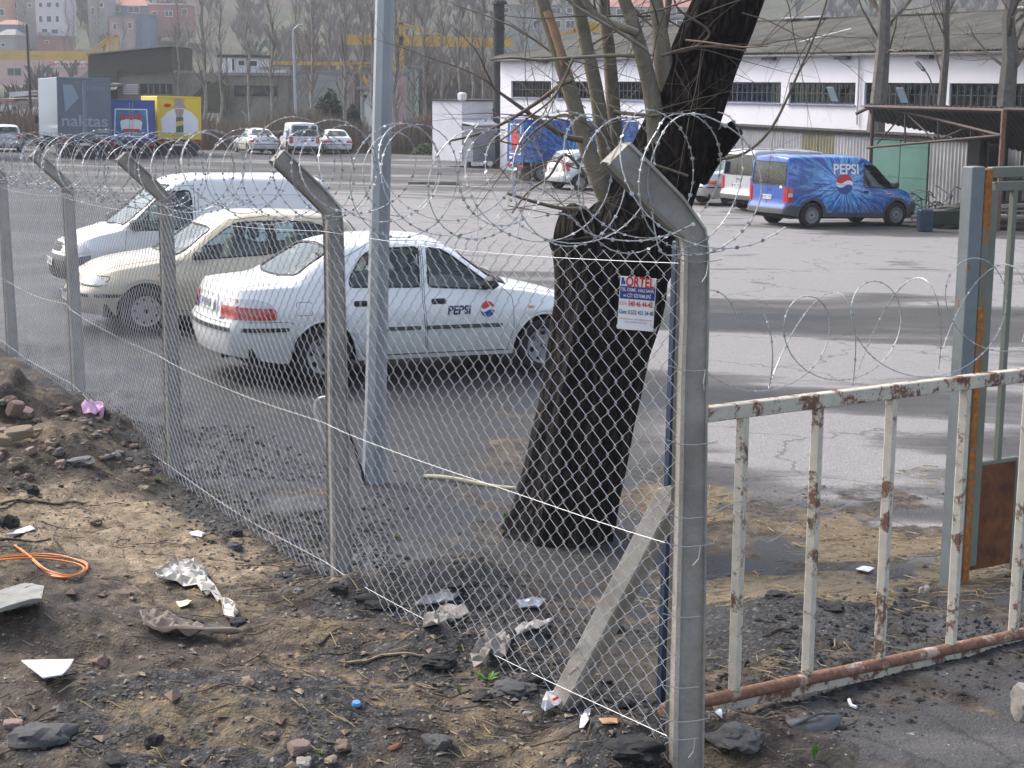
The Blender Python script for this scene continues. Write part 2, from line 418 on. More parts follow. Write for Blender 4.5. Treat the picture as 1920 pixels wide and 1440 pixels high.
def hill_material():
    m, n, b = new_mat('hillside'); co = N(n, 'TexCoord').outputs['Object']
    a = noise_(n, co, .035, 7, .7, .5); f = noise_(n, co, .5, 6, .75)
    c = ramp(n, a, [(.38, (.05, .040, .030)), (.46, (.085, .066, .045)), (.51, (.062, .082, .032)), (.62, (.09, .13, .045))])
    c = mixc(n, ramp(n, f, [(.4, (1,) * 3), (.6, (0,) * 3)]), c, (.06, .05, .042))
    L(n, c, b.inputs['Base Color']); b.inputs['Roughness'].default_value = .95
    bump_(n, b, f, .6, 1.2); return m
h_ = sheet('hillside', np.concatenate([np.linspace(107, 300, 60), np.linspace(304, 900, 120)]), np.linspace(-1, 1, 240), lambda U, Y: U * Y * .75, hill_material(), False)
h_.location.z = -.06
tag(h_, 'brown and green wooded slope rising behind the yard', kind='structure')
# ================================================================ fence
CONC = mat('concrete_post', (.37, .35, .315), .95, 0, .3, 6, .6, 90, col2=(.25, .232, .205), dist=.008, spec=.2)
GALV = mat('galvanised_wire', (.50, .51, .52), .42, .55, .2, 20, 0)
GALV2 = mat('razor_wire_steel', (.48, .49, .50), .45, .4, .2, 20, 0)
A = [Vector((x, y, z)) for x, y, z, b in POSTS]
fdir = (A[4] - A[0]); fdir.z = 0; fdir.normalize()
fout = Vector((-fdir.y, fdir.x, 0)); fout = fout if fout.x < 0 else -fout       # towards the verge
fence = thing('chain_link_fence', A[0], 0, 'grey chain link fence on bent concrete posts dividing muddy verge from car yard', 'fence')
def loc_(parent, p): return Vector(p) - parent.location
YAW = math.atan2(fdir.y, fdir.x)
def post_mesh(h, w0, w1, arm=(.30, .29), first=False):
    """tapering square post with a chamfered edge and an arm cranked outwards (local -y is outwards)"""
    mb = MB(); rings = []
    def ring(c, w, tilt):
        e = w * .11; h_ = w / 2; q = []
        for sx, sy in ((-1, -1), (1, -1), (1, 1), (-1, 1)):
            q += [(sx * (h_ - (e if sx * sy > 0 else 0)), sy * (h_ - (0 if sx * sy > 0 else e))),
                  (sx * (h_ - (0 if sx * sy > 0 else e)), sy * (h_ - (e if sx * sy > 0 else 0)))]
        return [Vector((x, y * math.cos(tilt), 0)) + Vector((0, 0, -y * math.sin(tilt))) * -1 + c for x, y in q]
    segs = [(Vector((0, 0, -.35)), w0, 0)]
    for k in range(1, 9): segs.append((Vector((rnd.uniform(-.002, .002), rnd.uniform(-.002, .002), (h - .05) * k / 8)), w0 + (w1 - w0) * k / 8, 0))
    a = math.radians(44)
    segs.append((Vector((0, -.012, h + .01)), w1 * 1.02, -a * .5 * -1))
    for k in (1, 2, 3):
        segs.append((Vector((0, -arm[0] * k / 3, h + arm[1] * k / 3 + .01)), w1 * (1.22 if first else 1.05), a))
    vs = []; fs = []
    for c, w, t in segs: vs += ring(c, w, t)
    m = len(segs)
    for i in range(m - 1):
        for j in range(8): fs.append((i * 8 + j, i * 8 + (j + 1) % 8, (i + 1) * 8 + (j + 1) % 8, (i + 1) * 8 + j))
    fs += [tuple(range(7, -1, -1)), tuple((m - 1) * 8 + j for j in range(8))]
    mb.add(vs, fs); return mb
post_lab = ['stout concrete post nearest the camera at the gate corner', 'second nearest concrete post of the fence', 'third concrete post, in front of the beige car',
            'fourth concrete post, in front of the white van', 'concrete post at the left edge of the photo', 'farthest concrete post of the fence']
PTIP = []
for i, (x, y, z, b) in enumerate(POSTS):
    w0, w1 = (.128, .096) if i == 0 else (.115, .09)
    o = post_mesh(b - z, w0, w1, first=i == 0).build('post', CONC, fence)
    rz = YAW + math.pi + rnd.uniform(-.05, .05)
    if (Matrix.Rotation(rz, 3, 'Z') @ Vector((0, -1, 0))).dot(fout) < 0: rz += math.pi
    if i == 0: rz = math.atan2(-.97, .24)
    o.rotation_euler = (rnd.uniform(-.01, .01), rnd.uniform(-.012, .012), rz)
    o.location = A[i] - fence.location
    if i < 5: o['label'] = post_lab[i]
    out = (Matrix.Rotation(rz, 3, 'Z') @ Vector((0, -1, 0)))
    PTIP.append(Vector((x, y, b)) + out * .30 + Vector((0, 0, .29)))
# slanting brace of the corner post
p0 = at(1262, 925, 5.98); p1 = gp(1040, 1300); p1.z -= .12
mb = MB(); dv = (p1 - p0); q = dv.to_track_quat('Z', 'Y').to_matrix()
mb.bbox(((p0 + p1) / 2) - fence.location, (.085, .10, dv.length), .012, q)
mb.build('brace', CONC, fence)
# chain link: zigzag wires hooked through their neighbours, one mesh per bay
def bay(a, az, b, bz, at_top, bt_top, cols_w=.098, rh=.084, rw=.00165):
    dx = Vector((b.x - a.x, b.y - a.y, 0)); Lb = dx.length; ux = dx / Lb; nrm = Vector((-ux.y, ux.x, 0))
    n = int(Lb / cols_w) * 2; half = Lb / n
    vs = []; fs = []
    H = at_top - az
    rows = int(round(1.97 / rh)) * 2; hh = rh / 2
    sag = lambda t: -.02 * math.sin(math.pi * t)
    for c in range(0, n):
        # wire c runs between column lines c and c+1
        pts = []
        for r in range(rows + 1):
            side = (r + c) % 2
            t = (c + side + (.09 if side == 0 else -.09) * -1) / n
            z0 = (az + (bz - az) * t) + .035; z1 = (at_top + (bt_top - at_top) * t) - .03 + sag(t)
            z = z0 + (z1 - z0) * r / rows
            w = fbm(np.array(t * 5 + a.x), np.array(r * .12), 5, 2) - .5
            p = a + ux * (Lb * t + w * .03 * math.sin(math.pi * t)) + nrm * (float(w) * .05 * math.sin(math.pi * t) + (.003 if side else -.003)); p.z = z + float(w) * .05
            pts.append(p)
        for p in pts:
            k = len(vs)
            vs.append(p + ux * rw * 1.1); vs.append(p + nrm * rw * 1.1 + ux * -rw * .6); vs.append(p - nrm * rw * 1.1 - ux * rw * .6)
            if p is not pts[0]:
                for j in range(3): fs.append((k - 3 + j, k - 3 + (j + 1) % 3, k + (j + 1) % 3, k + j))
    return vs, fs
off = fout * .075
for i in range(5):
    a, b = A[i], A[i + 1]
    vs, fs = bay(a + off, a.z, b + off, b.z, POSTS[i][3] - .02, POSTS[i + 1][3] - .02, rw=.00165 if i < 2 else .0014)
    mb = MB(); mb.add([v - fence.location for v in vs], fs)
    o = mb.build('wire_mesh', GALV, fence, fix=False); o['kind'] = 'stuff'
# straining wires: near the top, through the middle, near the foot
for frac, wob in ((.955, .02), (.44, .05), (.07, .03)):
    pts = []
    for i in range(5):
        for k in range(12):
            t = k / 12; p = A[i].lerp(A[i + 1], t) + fout * .083
            z0 = A[i].z + (A[i + 1].z - A[i].z) * t; z1 = POSTS[i][3] + (POSTS[i + 1][3] - POSTS[i][3]) * t
            p.z = z0 + (z1 - z0) * frac + wob * (float(vnoise(i * 1.0 + t * 2.3, frac * 9, 3)) - .5) - .03 * math.sin(math.pi * t)
            pts.append(p - fence.location)
    MB().tube(pts, .0012, 4).build('straining_wire', GALV, fence)
# ties round the corner post
for py in (471, 487, 690, 828, 965, 1018, 1150, 1282, 1345, 1378):
    d = ray(1290, py); p = C + d * (5.80 / d.y); z = p.z
    w = .062
    q = Matrix.Rotation(YAW + math.pi + .22, 3, 'Z')
    c0 = Vector((.67, 5.85, z)) + fout * .0
    pts = [Vector((-.12, -.10, .02)), Vector((-.07, -.082, 0)), Vector((-.03, -.080, -.006)), Vector((.03, -.080, -.002))]
    if py in (471, 487, 828, 1018, 1345): pts += [Vector((.072, -.078, .004)), Vector((.078, -.05, .006))]
    th = math.atan2(-1, -.12)
    rot = Matrix.Rotation(.12, 3, 'Z')
    tie = MB(); tie.tube([rot @ p_ * 1.0 + Vector((.67, 5.85, z)) - fence.location for p_ in pts], .0017, 4)
    if py in (487, 1018, 1378, 690):
        tie.tube([rot @ v_ + Vector((.67, 5.85, z)) - fence.location for v_ in (Vector((.02, -.082, 0)), Vector((.012, -.09, -.05)), Vector((.018 - rnd.random() * .03, -.088, -.075)))], .0022, 4)
    tie.build('tie_wire', GALV, fence)


# ================================================================ razor wire
def barbs(mb, pts, step=.034, size=.0078):
    acc = 0
    for i in range(1, len(pts)):
        d = pts[i] - pts[i - 1]; l = d.length; acc += l
        if acc > step and l > 1e-6:
            acc = 0; t = d / l; s_ = t.orthogonal().normalized(); s_ = (Matrix.Rotation(rnd.uniform(0, 6.3), 3, t) @ s_)
            w = t.cross(s_)
            for e in (1, -1):
                p = pts[i]
                a = p + t * size * .75 + s_ * .001; b = p - t * size * .75 - s_ * .001
                mb.add([a, b, b + w * e * size, a + w * e * size * .8, p + w * e * size * .5 + s_ * .003], [(0, 1, 2, 3), (0, 4, 3), (1, 2, 4)])
def coil_path(axis, rad, pitch, phase, seed, step=18, squash=1.0, up=Vector((0, 0, 1))):
    """axis: list of points; a helix about it that wanders the way sprung wire does"""
    L_ = [0]
    for i in range(1, len(axis)): L_.append(L_[-1] + (axis[i] - axis[i - 1]).length)
    n = int(L_[-1] / pitch * step); pts = []
    for k in range(n + 1):
        s = L_[-1] * k / n; i = max(0, min(len(axis) - 2, int(np.searchsorted(L_, s)) - 1)); f = (s - L_[i]) / (L_[i + 1] - L_[i])
        c = axis[i].lerp(axis[i + 1], f); t = (axis[i + 1] - axis[i]).normalized()
        sd_ = t.cross(up).normalized(); u2 = sd_.cross(t)
        th = phase + 2 * math.pi * s / pitch
        lp = s / pitch
        r = rad * (1 + .16 * (float(vnoise(lp * 1.1, seed, 7)) - .5) * 2)
        sw = (float(vnoise(lp * .9, seed + 5, 8)) - .5) * .9
        along = r * sw * .45 * math.sin(th + seed) + pitch * .35 * math.sin(th * .5 + seed)
        pts.append(c + u2 * math.cos(th) * r * squash + sd_ * math.sin(th) * r + t * along + Vector((0, 0, (float(vnoise(lp * .5, seed + 2, 9)) - .5) * .06)))
    return pts
ax = []
e = (A[0] - A[1]); e.z = 0; e.normalize()
top = [Vector((A[i].x, A[i].y, POSTS[i][3])) + fout * .13 + Vector((0, 0, .20)) for i in range(6)]
ax = [top[0] + e * .30 + Vector((.05, 0, .0))] + top
razor = MB(); paths = []
for ph, sd_, pt, rd in ((0, 1, .36, .25), (2.3, 11, .47, .225)):
    p = coil_path(ax, rd, pt, ph, sd_); paths.append(p)
for p in paths:
    p[:] = smoothpath(p, 2)
    razor.tube(p, .0022, 4); barbs(razor, p)
o = razor.build('razor_wire_coil', GALV2, fix=False)
tag(o, 'long coil of barbed razor wire lying along the top of the chain link fence', 'razor wire')
# loose tail hanging beside the corner post
tail = MB()
pp = [at(a, b, 5.75) for a, b in ((1222, 395), (1238, 470), (1275, 478), (1330, 474), (1385, 440), (1418, 395), (1427, 340), (1405, 275), (1360, 235), (1300, 213), (1255, 232), (1225, 290), (1214, 350), (1226, 400))]
q1 = smoothpath(pp); tail.tube(q1, .0026, 4); barbs(tail, q1)
pp2 = [at(a, b, 5.7) for a, b in ((1427, 345), (1440, 380), (1420, 420), (1395, 455), (1350, 520), (1335, 560), (1350, 700))]
pp2 = [at(a, b, 5.7) for a, b in ((1000, 408), (1060, 402), (1110, 440), (1190, 452), (1255, 440), (1300, 420))]
q1 = smoothpath(pp2); tail.tube(q1, .0024, 4); barbs(tail, q1)
o = tail.build('razor_wire_loop', GALV2, fix=False); tag(o, 'big single loop of razor wire ringing the head of the corner post', 'razor wire')

# ================================================================ sliding gate (rusty cream)
CREAM = rusty('cream_rusty_paint', (.60, .55, .45), (.20, .10, .065), .17, 9)
CREAM2 = rusty('cream_paint_light_rust', (.62, .57, .47), (.20, .11, .07), .10, 7)
RUSTP = rusty('rusty_pipe', (.50, .38, .30), (.26, .13, .085), .36, 6, .45)
g0 = at(1240, 1332, 6.28); g1 = at(1990, 1172, 7.62)
gd = (g1 - g0); gx = Vector((gd.x, gd.y, 0)); GL = gx.length; gx.normalize(); gyaw = math.atan2(gx.y, gx.x)
gate = thing('sliding_gate', g0, gyaw, 'low cream gate of square tubes with rust showing through, hanging behind the corner post', 'gate')
gi = gate.matrix_world = Matrix.Translation(g0) @ Matrix.Rotation(gyaw, 4, 'Z')
inv = gi.inverted()
slope = gd.z / GL
def onrail(px, py):    # point of the gate's plane seen at this pixel, in gate space
    d = ray(px, py); nrm = Vector((-gx.y, gx.x, 0)); t = (g0 - C).dot(nrm) / d.dot(nrm); return inv @ (C + d * t)
tl, tr_ = onrail(1310, 778), onrail(1920, 703)
def beam(mb, a, b, w, h, bev=.004):
    d = b - a; q = d.to_track_quat('X', 'Z').to_matrix(); mb.bbox((a + b) / 2, (d.length, w, h), bev, q)
ex = (GL - tl.x) / (tr_.x - tl.x)
te = tl + (tr_ - tl) * ex
mb = MB(); beam(mb, tl + (tr_ - tl) * .015, te, .05, .062); mb.build('top_rail', CREAM, gate)
b1 = Vector((GL, 0, gd.z))
mb = MB(); mb.tube([Vector((0, 0, 0)), b1], .027, 14); mb.build('bottom_pipe', RUSTP, gate, True)
mb = MB(); beam(mb, Vector((.3, .012, -.048)), b1 + Vector((0, .012, -.048)), .035, .05, .003); mb.build('bottom_flange', CREAM, gate)
def zrail(x): return tl.z + (te.z - tl.z) * (x - tl.x) / (te.x - tl.x) - .03
def zpipe(x): return gd.z * x / GL + .02
for px in (1386, 1524, 1660, 1795, 1912):
    c = onrail(px, 1000); mb = MB(); z0, z1 = zpipe(c.x), zrail(c.x)
    mb.bbox((c.x, 0, (z0 + z1) / 2), (.042, .042, z1 - z0), .006, Matrix.Rotation(.35, 3, 'Z')); mb.build('bar', CREAM2, gate)

def gpts(l): return [onrail(a, b) + Vector((0, -.03, 0)) for a, b in l]
for l in ([(1326, 960), (1368, 940), (1420, 932), (1450, 950), (1500, 940), (1535, 958), (1570, 948), (1610, 940), (1640, 935)], [(1370, 955), (1420, 1010), (1455, 1000), (1480, 975), (1500, 985)],
          [(1500, 945), (1545, 965), (1580, 942), (1625, 938), (1675, 935)], [(1495, 1190), (1488, 1235), (1486, 1242)]):
    MB().tube(smoothpath(gpts(l)), .0018, 4).build('binding_wire', GALV, gate)
# springy loops of razor wire standing on the gate
def yz(a): return a
gw = MB()
for x0_, x1_, rx, ry, pitch, ph, dpt, sd_ in ((1322, 2040, 84, 92, 158, 0.3, .05, 1), (1400, 2060, 26, 92, 158, 2.2, .17, 2)):
    path = []; nn = int((x1_ - x0_) / pitch * 26)
    for k in range(nn + 1):
        th = ph + 2 * math.pi * k / 26; cx = x0_ + (x1_ - x0_) * k / nn; cy = 642 - max(0, cx - 1560) * .20
        wob = 1 + .10 * math.sin(th * .31 + sd_ * 2)
        p = onrail(cx + rx * wob * math.cos(th), cy - ry * wob * math.sin(th) + 6 * math.sin(th * .5)); p.y += dpt * math.sin(th * (.5 if sd_ == 1 else 1) + sd_) + (.04 if sd_ == 1 else 0)
        path.append(gi @ p)
    path = smoothpath(path, 2); gw.tube(path, .0023, 4); barbs(gw, path, size=.006)
o = gw.build('razor_wire_coil', GALV2, fix=False); tag(o, 'open springy loops of razor wire standing on the rusty cream gate', 'razor wire')

# ================================================================ steel gate frame at the right
BLUEG = rusty('blue_grey_rusting_paint', (.20, .225, .235), (.30, .11, .03), .02, 4.5)
GREENG = rusty('grey_green_rusting_paint', (.19, .205, .165), (.36, .14, .035), -.05, 3.5)
RUSTS = mat('rust_sheet', (.20, .075, .028), .9, 0, .5, 9, .4, 30, col2=(.085, .032, .016))
sb = gp(1785, 1095)
sg = thing('steel_gate_post', sb, gyaw - .05, 'tall blue grey steel post with orange rust holding a narrow green gate leaf', 'gate post')
Ms = Matrix.Translation(sb) @ Matrix.Rotation(gyaw - .05, 4, 'Z'); Msi = Ms.inverted()
sxd = Matrix.Rotation(gyaw - .05, 3, 'Z') @ Vector((1, 0, 0))
def onleaf(px, py):
    d = ray(px, py); nrm = Vector((-sxd.y, sxd.x, 0)); t = (sb - C).dot(nrm) / d.dot(nrm); return Msi @ (C + d * t)
zt = onleaf(1812, 312).z
mb = MB(); mb.bbox((-.015, 0, zt / 2 - .1), (.095, .08, zt + .2), .006); mb.build('post_column', BLUEG, sg)
mb = MB(); mb.bbox((.066, -.008, zt / 2 - .1), (.055, .06, zt + .17), .006); mb.build('hinge_post', rusty('orange_rusting_paint', (.20, .20, .15), (.40, .15, .03), .32, 4), sg)
lx0 = .105
z2 = onleaf(1900, 322).z; z3 = onleaf(1900, 345).z
mb = MB(); mb.bbox((.55, 0, z2), (.90, .045, .058), .004); mb.build('top_rail', GREENG, sg)
mb = MB(); mb.bbox((.57, 0, z3 - .01), (.86, .04, .05), .004); mb.build('leaf_rail', GREENG, sg)
zb_ = onleaf(1860, 1060).z; zp = onleaf(1860, 870).z
mb = MB(); mb.bbox((lx0 + .025, 0, (z3 + zb_) / 2), (.055, .045, z3 - zb_ - .05), .004); mb.build('leaf_stile', GREENG, sg)
cx_ = onleaf(1880, 700).x
mb = MB(); mb.bbox((cx_, 0, (z3 + zp) / 2), (.032, .035, z3 - zp - .05), .004); mb.build('leaf_bar', GREENG, sg)
mb = MB(); mb.bbox((cx_ + .35, 0, (z3 + zb_) / 2), (.04, .04, z3 - zb_ - .05), .004); mb.build('leaf_bar', GREENG, sg)
xa, xb = onleaf(1822, 950).x, onleaf(1895, 950).x
mb = MB(); mb.bbox(((xa + xb) / 2, -.012, (zp + zb_) / 2), (xb - xa, .012, zp - zb_), .003); mb.build('rust_panel', RUSTS, sg)
mb = MB(); mb.bbox((xb + .022, 0, (zp + zb_) / 2 - .01), (.04, .04, zp - zb_ + .06), .004); mb.build('panel_stile', GREENG, sg)
mb = MB(); mb.bbox(((xa + xb) / 2 + .02, 0, zp + .012), (xb - xa, .03, .025), .004); mb.build('panel_rail', GREENG, sg)
# navy steel post directly behind the corner post
nb = gp(1254, 1180)
nb = Vector((at(1250, 1180, 6.6).x, 6.6, gz(at(1250, 1180, 6.6).x, 6.6)))
ht = at(1250, 452, 6.6).z - nb.z
mb = MB(); mb.bbox((0, 0, ht / 2 - .1), (.062, .05, ht + .2), .004)
NAVY = mat('navy_paint', (.018, .035, .075), .4, 0, .35, 5, .1, 30)
o = mb.build('gate_stop_post', NAVY, loc=nb); o.rotation_euler = (0, .012, .3); tag(o, 'slim navy steel post standing directly behind the stout corner post', 'post')

# ================================================================ fence maker's sign
sg0 = at(1192, 570, 6.17)
def fence_pt(px, py, out=.11):
    """point on the mesh plane of the first bay"""
    nrm = fout; p0_ = A[0] + fout * out; d = ray(px, py); ux_ = (A[1] - A[0]); ux_.z = 0; ux_.normalize(); nn = Vector((-ux_.y, ux_.x, 0))
    t = (p0_ - C).dot(nn) / d.dot(nn); return C + d * t
SC = [fence_pt(1163, 514), fence_pt(1228, 520), fence_pt(1227, 627), fence_pt(1160, 617)]
# the board hangs a little twisted, turned towards the camera
cen = sum(SC, Vector()) / 4; sw = .178; sh = .262
sgn = thing('fence_makers_sign', cen, 0, 'small white advertising board with red lettering wired to the mesh beside the corner post', 'sign')
Rm = Matrix.Rotation(R(-14), 4, 'Z') @ Matrix.Rotation(R(2.5), 4, 'Y')
WHITEP = mat('sign_white', (.80, .80, .80), .45, 0, .05, 6, .02)
SRED = mat('sign_red', (.62, .02, .03), .5, 0, .05, 6, 0); SBLU = mat('sign_blue', (.03, .055, .25), .5, 0, .05, 6, 0)
def text_mesh(txt, size, offset=0.0, shear=0.0, ext=0.0, align='CENTER', sx=1.0):
    cu = bpy.data.curves.new('t', 'FONT'); cu.body = txt; cu.size = size; cu.offset = offset; cu.shear = shear; cu.extrude = ext; cu.align_x = align; cu.align_y = 'CENTER'; cu.resolution_u = 3
    ob = bpy.data.objects.new('t', cu); link(ob); bpy.context.view_layer.update()
    me = bpy.data.meshes.new_from_object(ob.evaluated_get(bpy.context.evaluated_depsgraph_get())); bpy.data.objects.remove(ob); bpy.data.curves.remove(cu)
    if sx != 1: me.transform(Matrix.Diagonal((sx, 1, 1, 1)))
    return me
def put_text(name, txt, parent, x, z, size, m, y=-.004, **kw):
    me = text_mesh(txt, size, **kw); me.materials.clear(); me.materials.append(m)
    o = bpy.data.objects.new(name, me); link(o); o.parent = parent; o.rotation_euler = (math.pi / 2, 0, 0); o.location = (x, y, z); return o
sgn.matrix_world = Matrix.Translation(cen) @ Rm @ Matrix.Scale(.76, 4)
mb = MB(); mb.bbox((0, 0, 0), (sw, .003, sh), .001); mb.build('board', WHITEP, sgn)
mb = MB(); mb.box((0, -.0022, .052), (sw * .97, .001, .062)); mb.build('blue_band', SBLU, sgn)
put_text('red_title', 'ORTEL', sgn, .010, .104, .070, SRED, offset=.0020, sx=.66)
mb = MB(); mb.box((-.076, -.0022, .112), (.012, .001, .026)); mb.box((-.068, -.0024, .10), (.010, .001, .018)); mb.box((-.079, -.0025, .094), (.008, .001, .01)); mb.build('blue_emblem', SBLU, sgn)
put_text('white_text', 'TEL \u00d6RME , HALI SAHA', sgn, 0, .066, .0225, WHITEP, offset=.0003, sx=.70)
put_text('white_text', 've \u00c7\u0130T S\u0130STEMLER\u0130', sgn, 0, .038, .0225, WHITEP, offset=.0003, sx=.72)
put_text('red_number', '0.216', sgn, -.068, -.002, .024, SRED, sx=.62)
put_text('red_number', '540 46 44-45', sgn, .018, -.002, .036, SRED, offset=.0009, sx=.62)
put_text('blue_number', 'Gsm: 0.532 451 34 40', sgn, 0, -.044, .029, SBLU, offset=.0005, sx=.66)
put_text('red_small_text', 'www.ortelorme.com   e-mail: info@ortelorme.com', sgn, 0, -.077, .0125, SRED, sx=.62)
put_text('blue_small_text', 'Yenidogan cad. 34/855 Umraniye / Istanbul', sgn, 0, -.092, .0105, SBLU, sx=.62)
for sx_, sz_ in ((-.085, .125), (.085, .125), (.085, -.125), (-.08, -.12)):
    MB().tube(smoothpath([Vector((sx_, -.004, sz_)), Vector((sx_ * 1.1, -.012, sz_ * 1.02)), Vector((sx_ * 1.2, .02, sz_ * .98)), Vector((sx_ * 1.15, .03, sz_ * .9))]), .0014, 4).build('tie_wire', GALV, sgn)
# ================================================================ light pole
GALVP = mat('galvanised_pole', (.37, .40, .43), .42, .35, .16, 3, .03, 90)
lp = gp(701, 905)
pole = thing('light_pole', lp, 0, 'tall tapering octagonal galvanised lighting pole rising beside the white saloon car', 'light pole')
mb = MB(); topx = at(722, -30, lp.y)
lean = Vector((topx.x - lp.x, 0, topx.z - lp.z)).normalized()
H_ = 8.0; rr = lambda z: .083 - .0085 * z
zs_ = [-.1, .0, .02, H_]
mb.tube([lean * z for z in (-.1, .395)], [.088, .084], 8); mb.build('pole_sleeve', GALVP, pole)
mb = MB(); mb.tube([lean * z for z in (.39, 2, 4, 6, H_)], [.079, .071, .062, .053, .045], 8); mb.build('pole_shaft', GALVP, pole)
mb = MB(); mb.tube([lean * H_ * .999, lean * H_ + Vector((.2, -.3, .25)), lean * H_ + Vector((.6, -1.0, .38))], .03, 8); mb.build('lamp_arm', GALVP, pole, True)
mb = MB(); mb.bbox(lean * H_ + Vector((.75, -1.25, .40)), (.22, .55, .1), .03, Matrix.Rotation(.5, 3, 'Z')); mb.build('lamp_head', GALVP, pole)
cb = MB(); cb.tube(smoothpath([at(640, 750, lp.y - .3) - lp, at(650, 800, lp.y - .25) - lp, at(668, 850, lp.y - .15) - lp, Vector((-.08, -.08, .12)), Vector((-.06, -.09, -.02))]), .011, 6)
cb.build('black_cable', mat('black_rubber', (.02, .02, .022), .6, 0, .2, 10, .05), pole, True)
# bent white conduit behind the second post
cd = MB(); cp = [gp(622, 862), at(600, 800, 12.2), at(590, 762, 12.2), at(604, 745, 12.2), at(640, 748, 12.1)]
cd.tube(smoothpath(cp), .009, 6); o = cd.build('bent_conduit', mat('pale_plastic', (.62, .62, .58), .4, 0, .1, 8, .02), smooth_=True)
tag(o, 'thin pale conduit sticking out of the ground and hooked over behind the second post', 'conduit')
# pale cane lying by the trunk
ca = gp(795, 893, .015); cb_ = gp(968, 914, .02)
mb = MB(); mb.tube([ca + (cb_ - ca) * (k / 6) + Vector((0, 0, .012 * math.sin(k))) for k in range(7)], [.016, .0165, .016, .0155, .015, .0145, .012], 8)
o = mb.build('bamboo_cane', mat('cane', (.55, .50, .32), .5, 0, .2, 9, .05), smooth_=True); tag(o, 'straight pale yellow cane lying on the asphalt left of the dark trunk', 'cane')

# ================================================================ old willow
def bark_material(name, c0, c1, c2, red=True):
    m, n, b = new_mat(name); co = N(n, 'TexCoord').outputs['Object']
    w = N(n, 'TexVoronoi', feature='DISTANCE_TO_EDGE'); w.inputs['Scale'].default_value = 1
    mp = mapped(n, co, (24, 24, 4.5)); nz = N(n, 'TexNoise'); nz.inputs['Scale'].default_value = 5; L(n, co, nz.inputs['Vector'])
    mx = N(n, 'Mix', data_type='VECTOR'); mx.inputs[0].default_value = .5
    ad = N(n, 'VectorMath', operation='ADD'); L(n, mp, ad.inputs[0]); sc = N(n, 'VectorMath', operation='SCALE'); L(n, nz.outputs[1], sc.inputs[0]); sc.inputs['Scale'].default_value = 2.2
    L(n, sc.outputs[0], ad.inputs[1]); L(n, ad.outputs[0], w.inputs['Vector'])
    big = noise_(n, co, 2.5, 5, .7)
    c = ramp(n, w.outputs[0], [(0, c0), (.25, c1), (.7, c2)])
    if red: c = mixc(n, ramp(n, big, [(.58, (0,) * 3), (.75, (.3,) * 3)]), c, (.08, .035, .022))
    L(n, c, b.inputs['Base Color']); b.inputs['Roughness'].default_value = .95; b.inputs['Specular IOR Level'].default_value = .2
    bump_(n, b, w.outputs[0], .9, .03); return m
BARK = bark_material('dark_willow_bark', (.006, .005, .005), (.022, .017, .015), (.05, .038, .03))
YOUNG = mat('young_shoot_bark', (.235, .205, .155), .8, 0, .45, 7, .15, 50, col2=(.13, .115, .08))
RAW = mat('torn_wood', (.42, .26, .17), .85, 0, .3, 12, .2)
TWIG = mat('twig_bark', (.15, .12, .085), .85, 0, .4, 6, 0)

def limb(mb, pts, rad, n=28, furrow=.12, cap_=True, seed=0, fine=5):
    pts = smoothpath([Vector(p) for p in pts], fine)
    rs = np.interp(np.linspace(0, 1, len(pts)), np.linspace(0, 1, len(rad)), rad)
    vs = []; fs = []; up = Vector((1, 0, 0))
    acc = 0
    A_ = 2 * math.pi * np.arange(n) / n
    for i, p in enumerate(pts):
        t = (pts[min(i + 1, len(pts) - 1)] - pts[max(i - 1, 0)]).normalized()
        if i: acc += (p - pts[i - 1]).length
        u = (up - t * up.dot(t)).normalized(); up = u; w = t.cross(u)
        f = 1 + furrow * (fbm(np.cos(A_) * 3.2 + 9 + seed, np.sin(A_) * 3.2 + acc * .7, 3, 4) - .5) * 2 + (furrow * .45 * np.sin(A_ * 9 + acc * 1.5 + seed) + furrow * .3 * np.sin(A_ * 17 - acc * 4) if furrow > .05 else 0)
        for j in range(n): vs.append(p + (u * math.cos(A_[j]) + w * math.sin(A_[j])) * float(rs[i] * f[j]))
    for i in range(len(pts) - 1):
        for j in range(n): fs.append((i * n + j, i * n + (j + 1) % n, (i + 1) * n + (j + 1) % n, (i + 1) * n + j))
    if cap_:
        k = len(vs); vs.append(pts[-1] + Vector((0, 0, .01))); fs += [((len(pts) - 1) * n + j, (len(pts) - 1) * n + (j + 1) % n, k) for j in range(n)]
    mb.add(vs, fs)
TY = 9.9
tb = gp(1058, 988)
TY = tb.y
tree = thing('willow_tree', tb, 0, 'old leaning willow with a cut stump, thick black furrowed trunk and pale young shoots', 'tree')
def T(px, py, dy=0): return at(px, py, TY + dy) - tb
mb = MB()
limb(mb, [T(1040, 1080), T(1052, 1005), T(1056, 980), T(1075, 900), T(1098, 780), T(1122, 660), T(1142, 560), T(1146, 480), T(1140, 430)], [.44, .37, .335, .315, .30, .315, .335, .34, .345], 64, .10)
o = mb.build('trunk', BARK, tree, True, 60)
mb = MB()   # the leaning leader that still grows
limb(mb, [T(1150, 560, .02), T(1172, 480, .0), T(1208, 400), T(1245, 320), T(1283, 220), T(1318, 120), T(1352, 40), T(1400, -90), T(1440, -200)], [.26, .30, .265, .235, .215, .205, .205, .195, .17], 60, .09, seed=3)
mb.build('leading_limb', BARK, tree, True, 60)
mb = MB()   # knobbly top of the sawn stump
limb(mb, [T(1112, 480, -.02), T(1102, 440, -.03), T(1100, 412, -.02), T(1106, 396, -.02)], [.2, .185, .15, .10], 28, .28, seed=8, fine=4)
limb(mb, [T(1150, 460, .1), T(1150, 420, .12), T(1158, 385, .1)], [.2, .17, .10], 24, .3, seed=12, fine=4)
mb.build('sawn_stump', BARK, tree, True, 60)
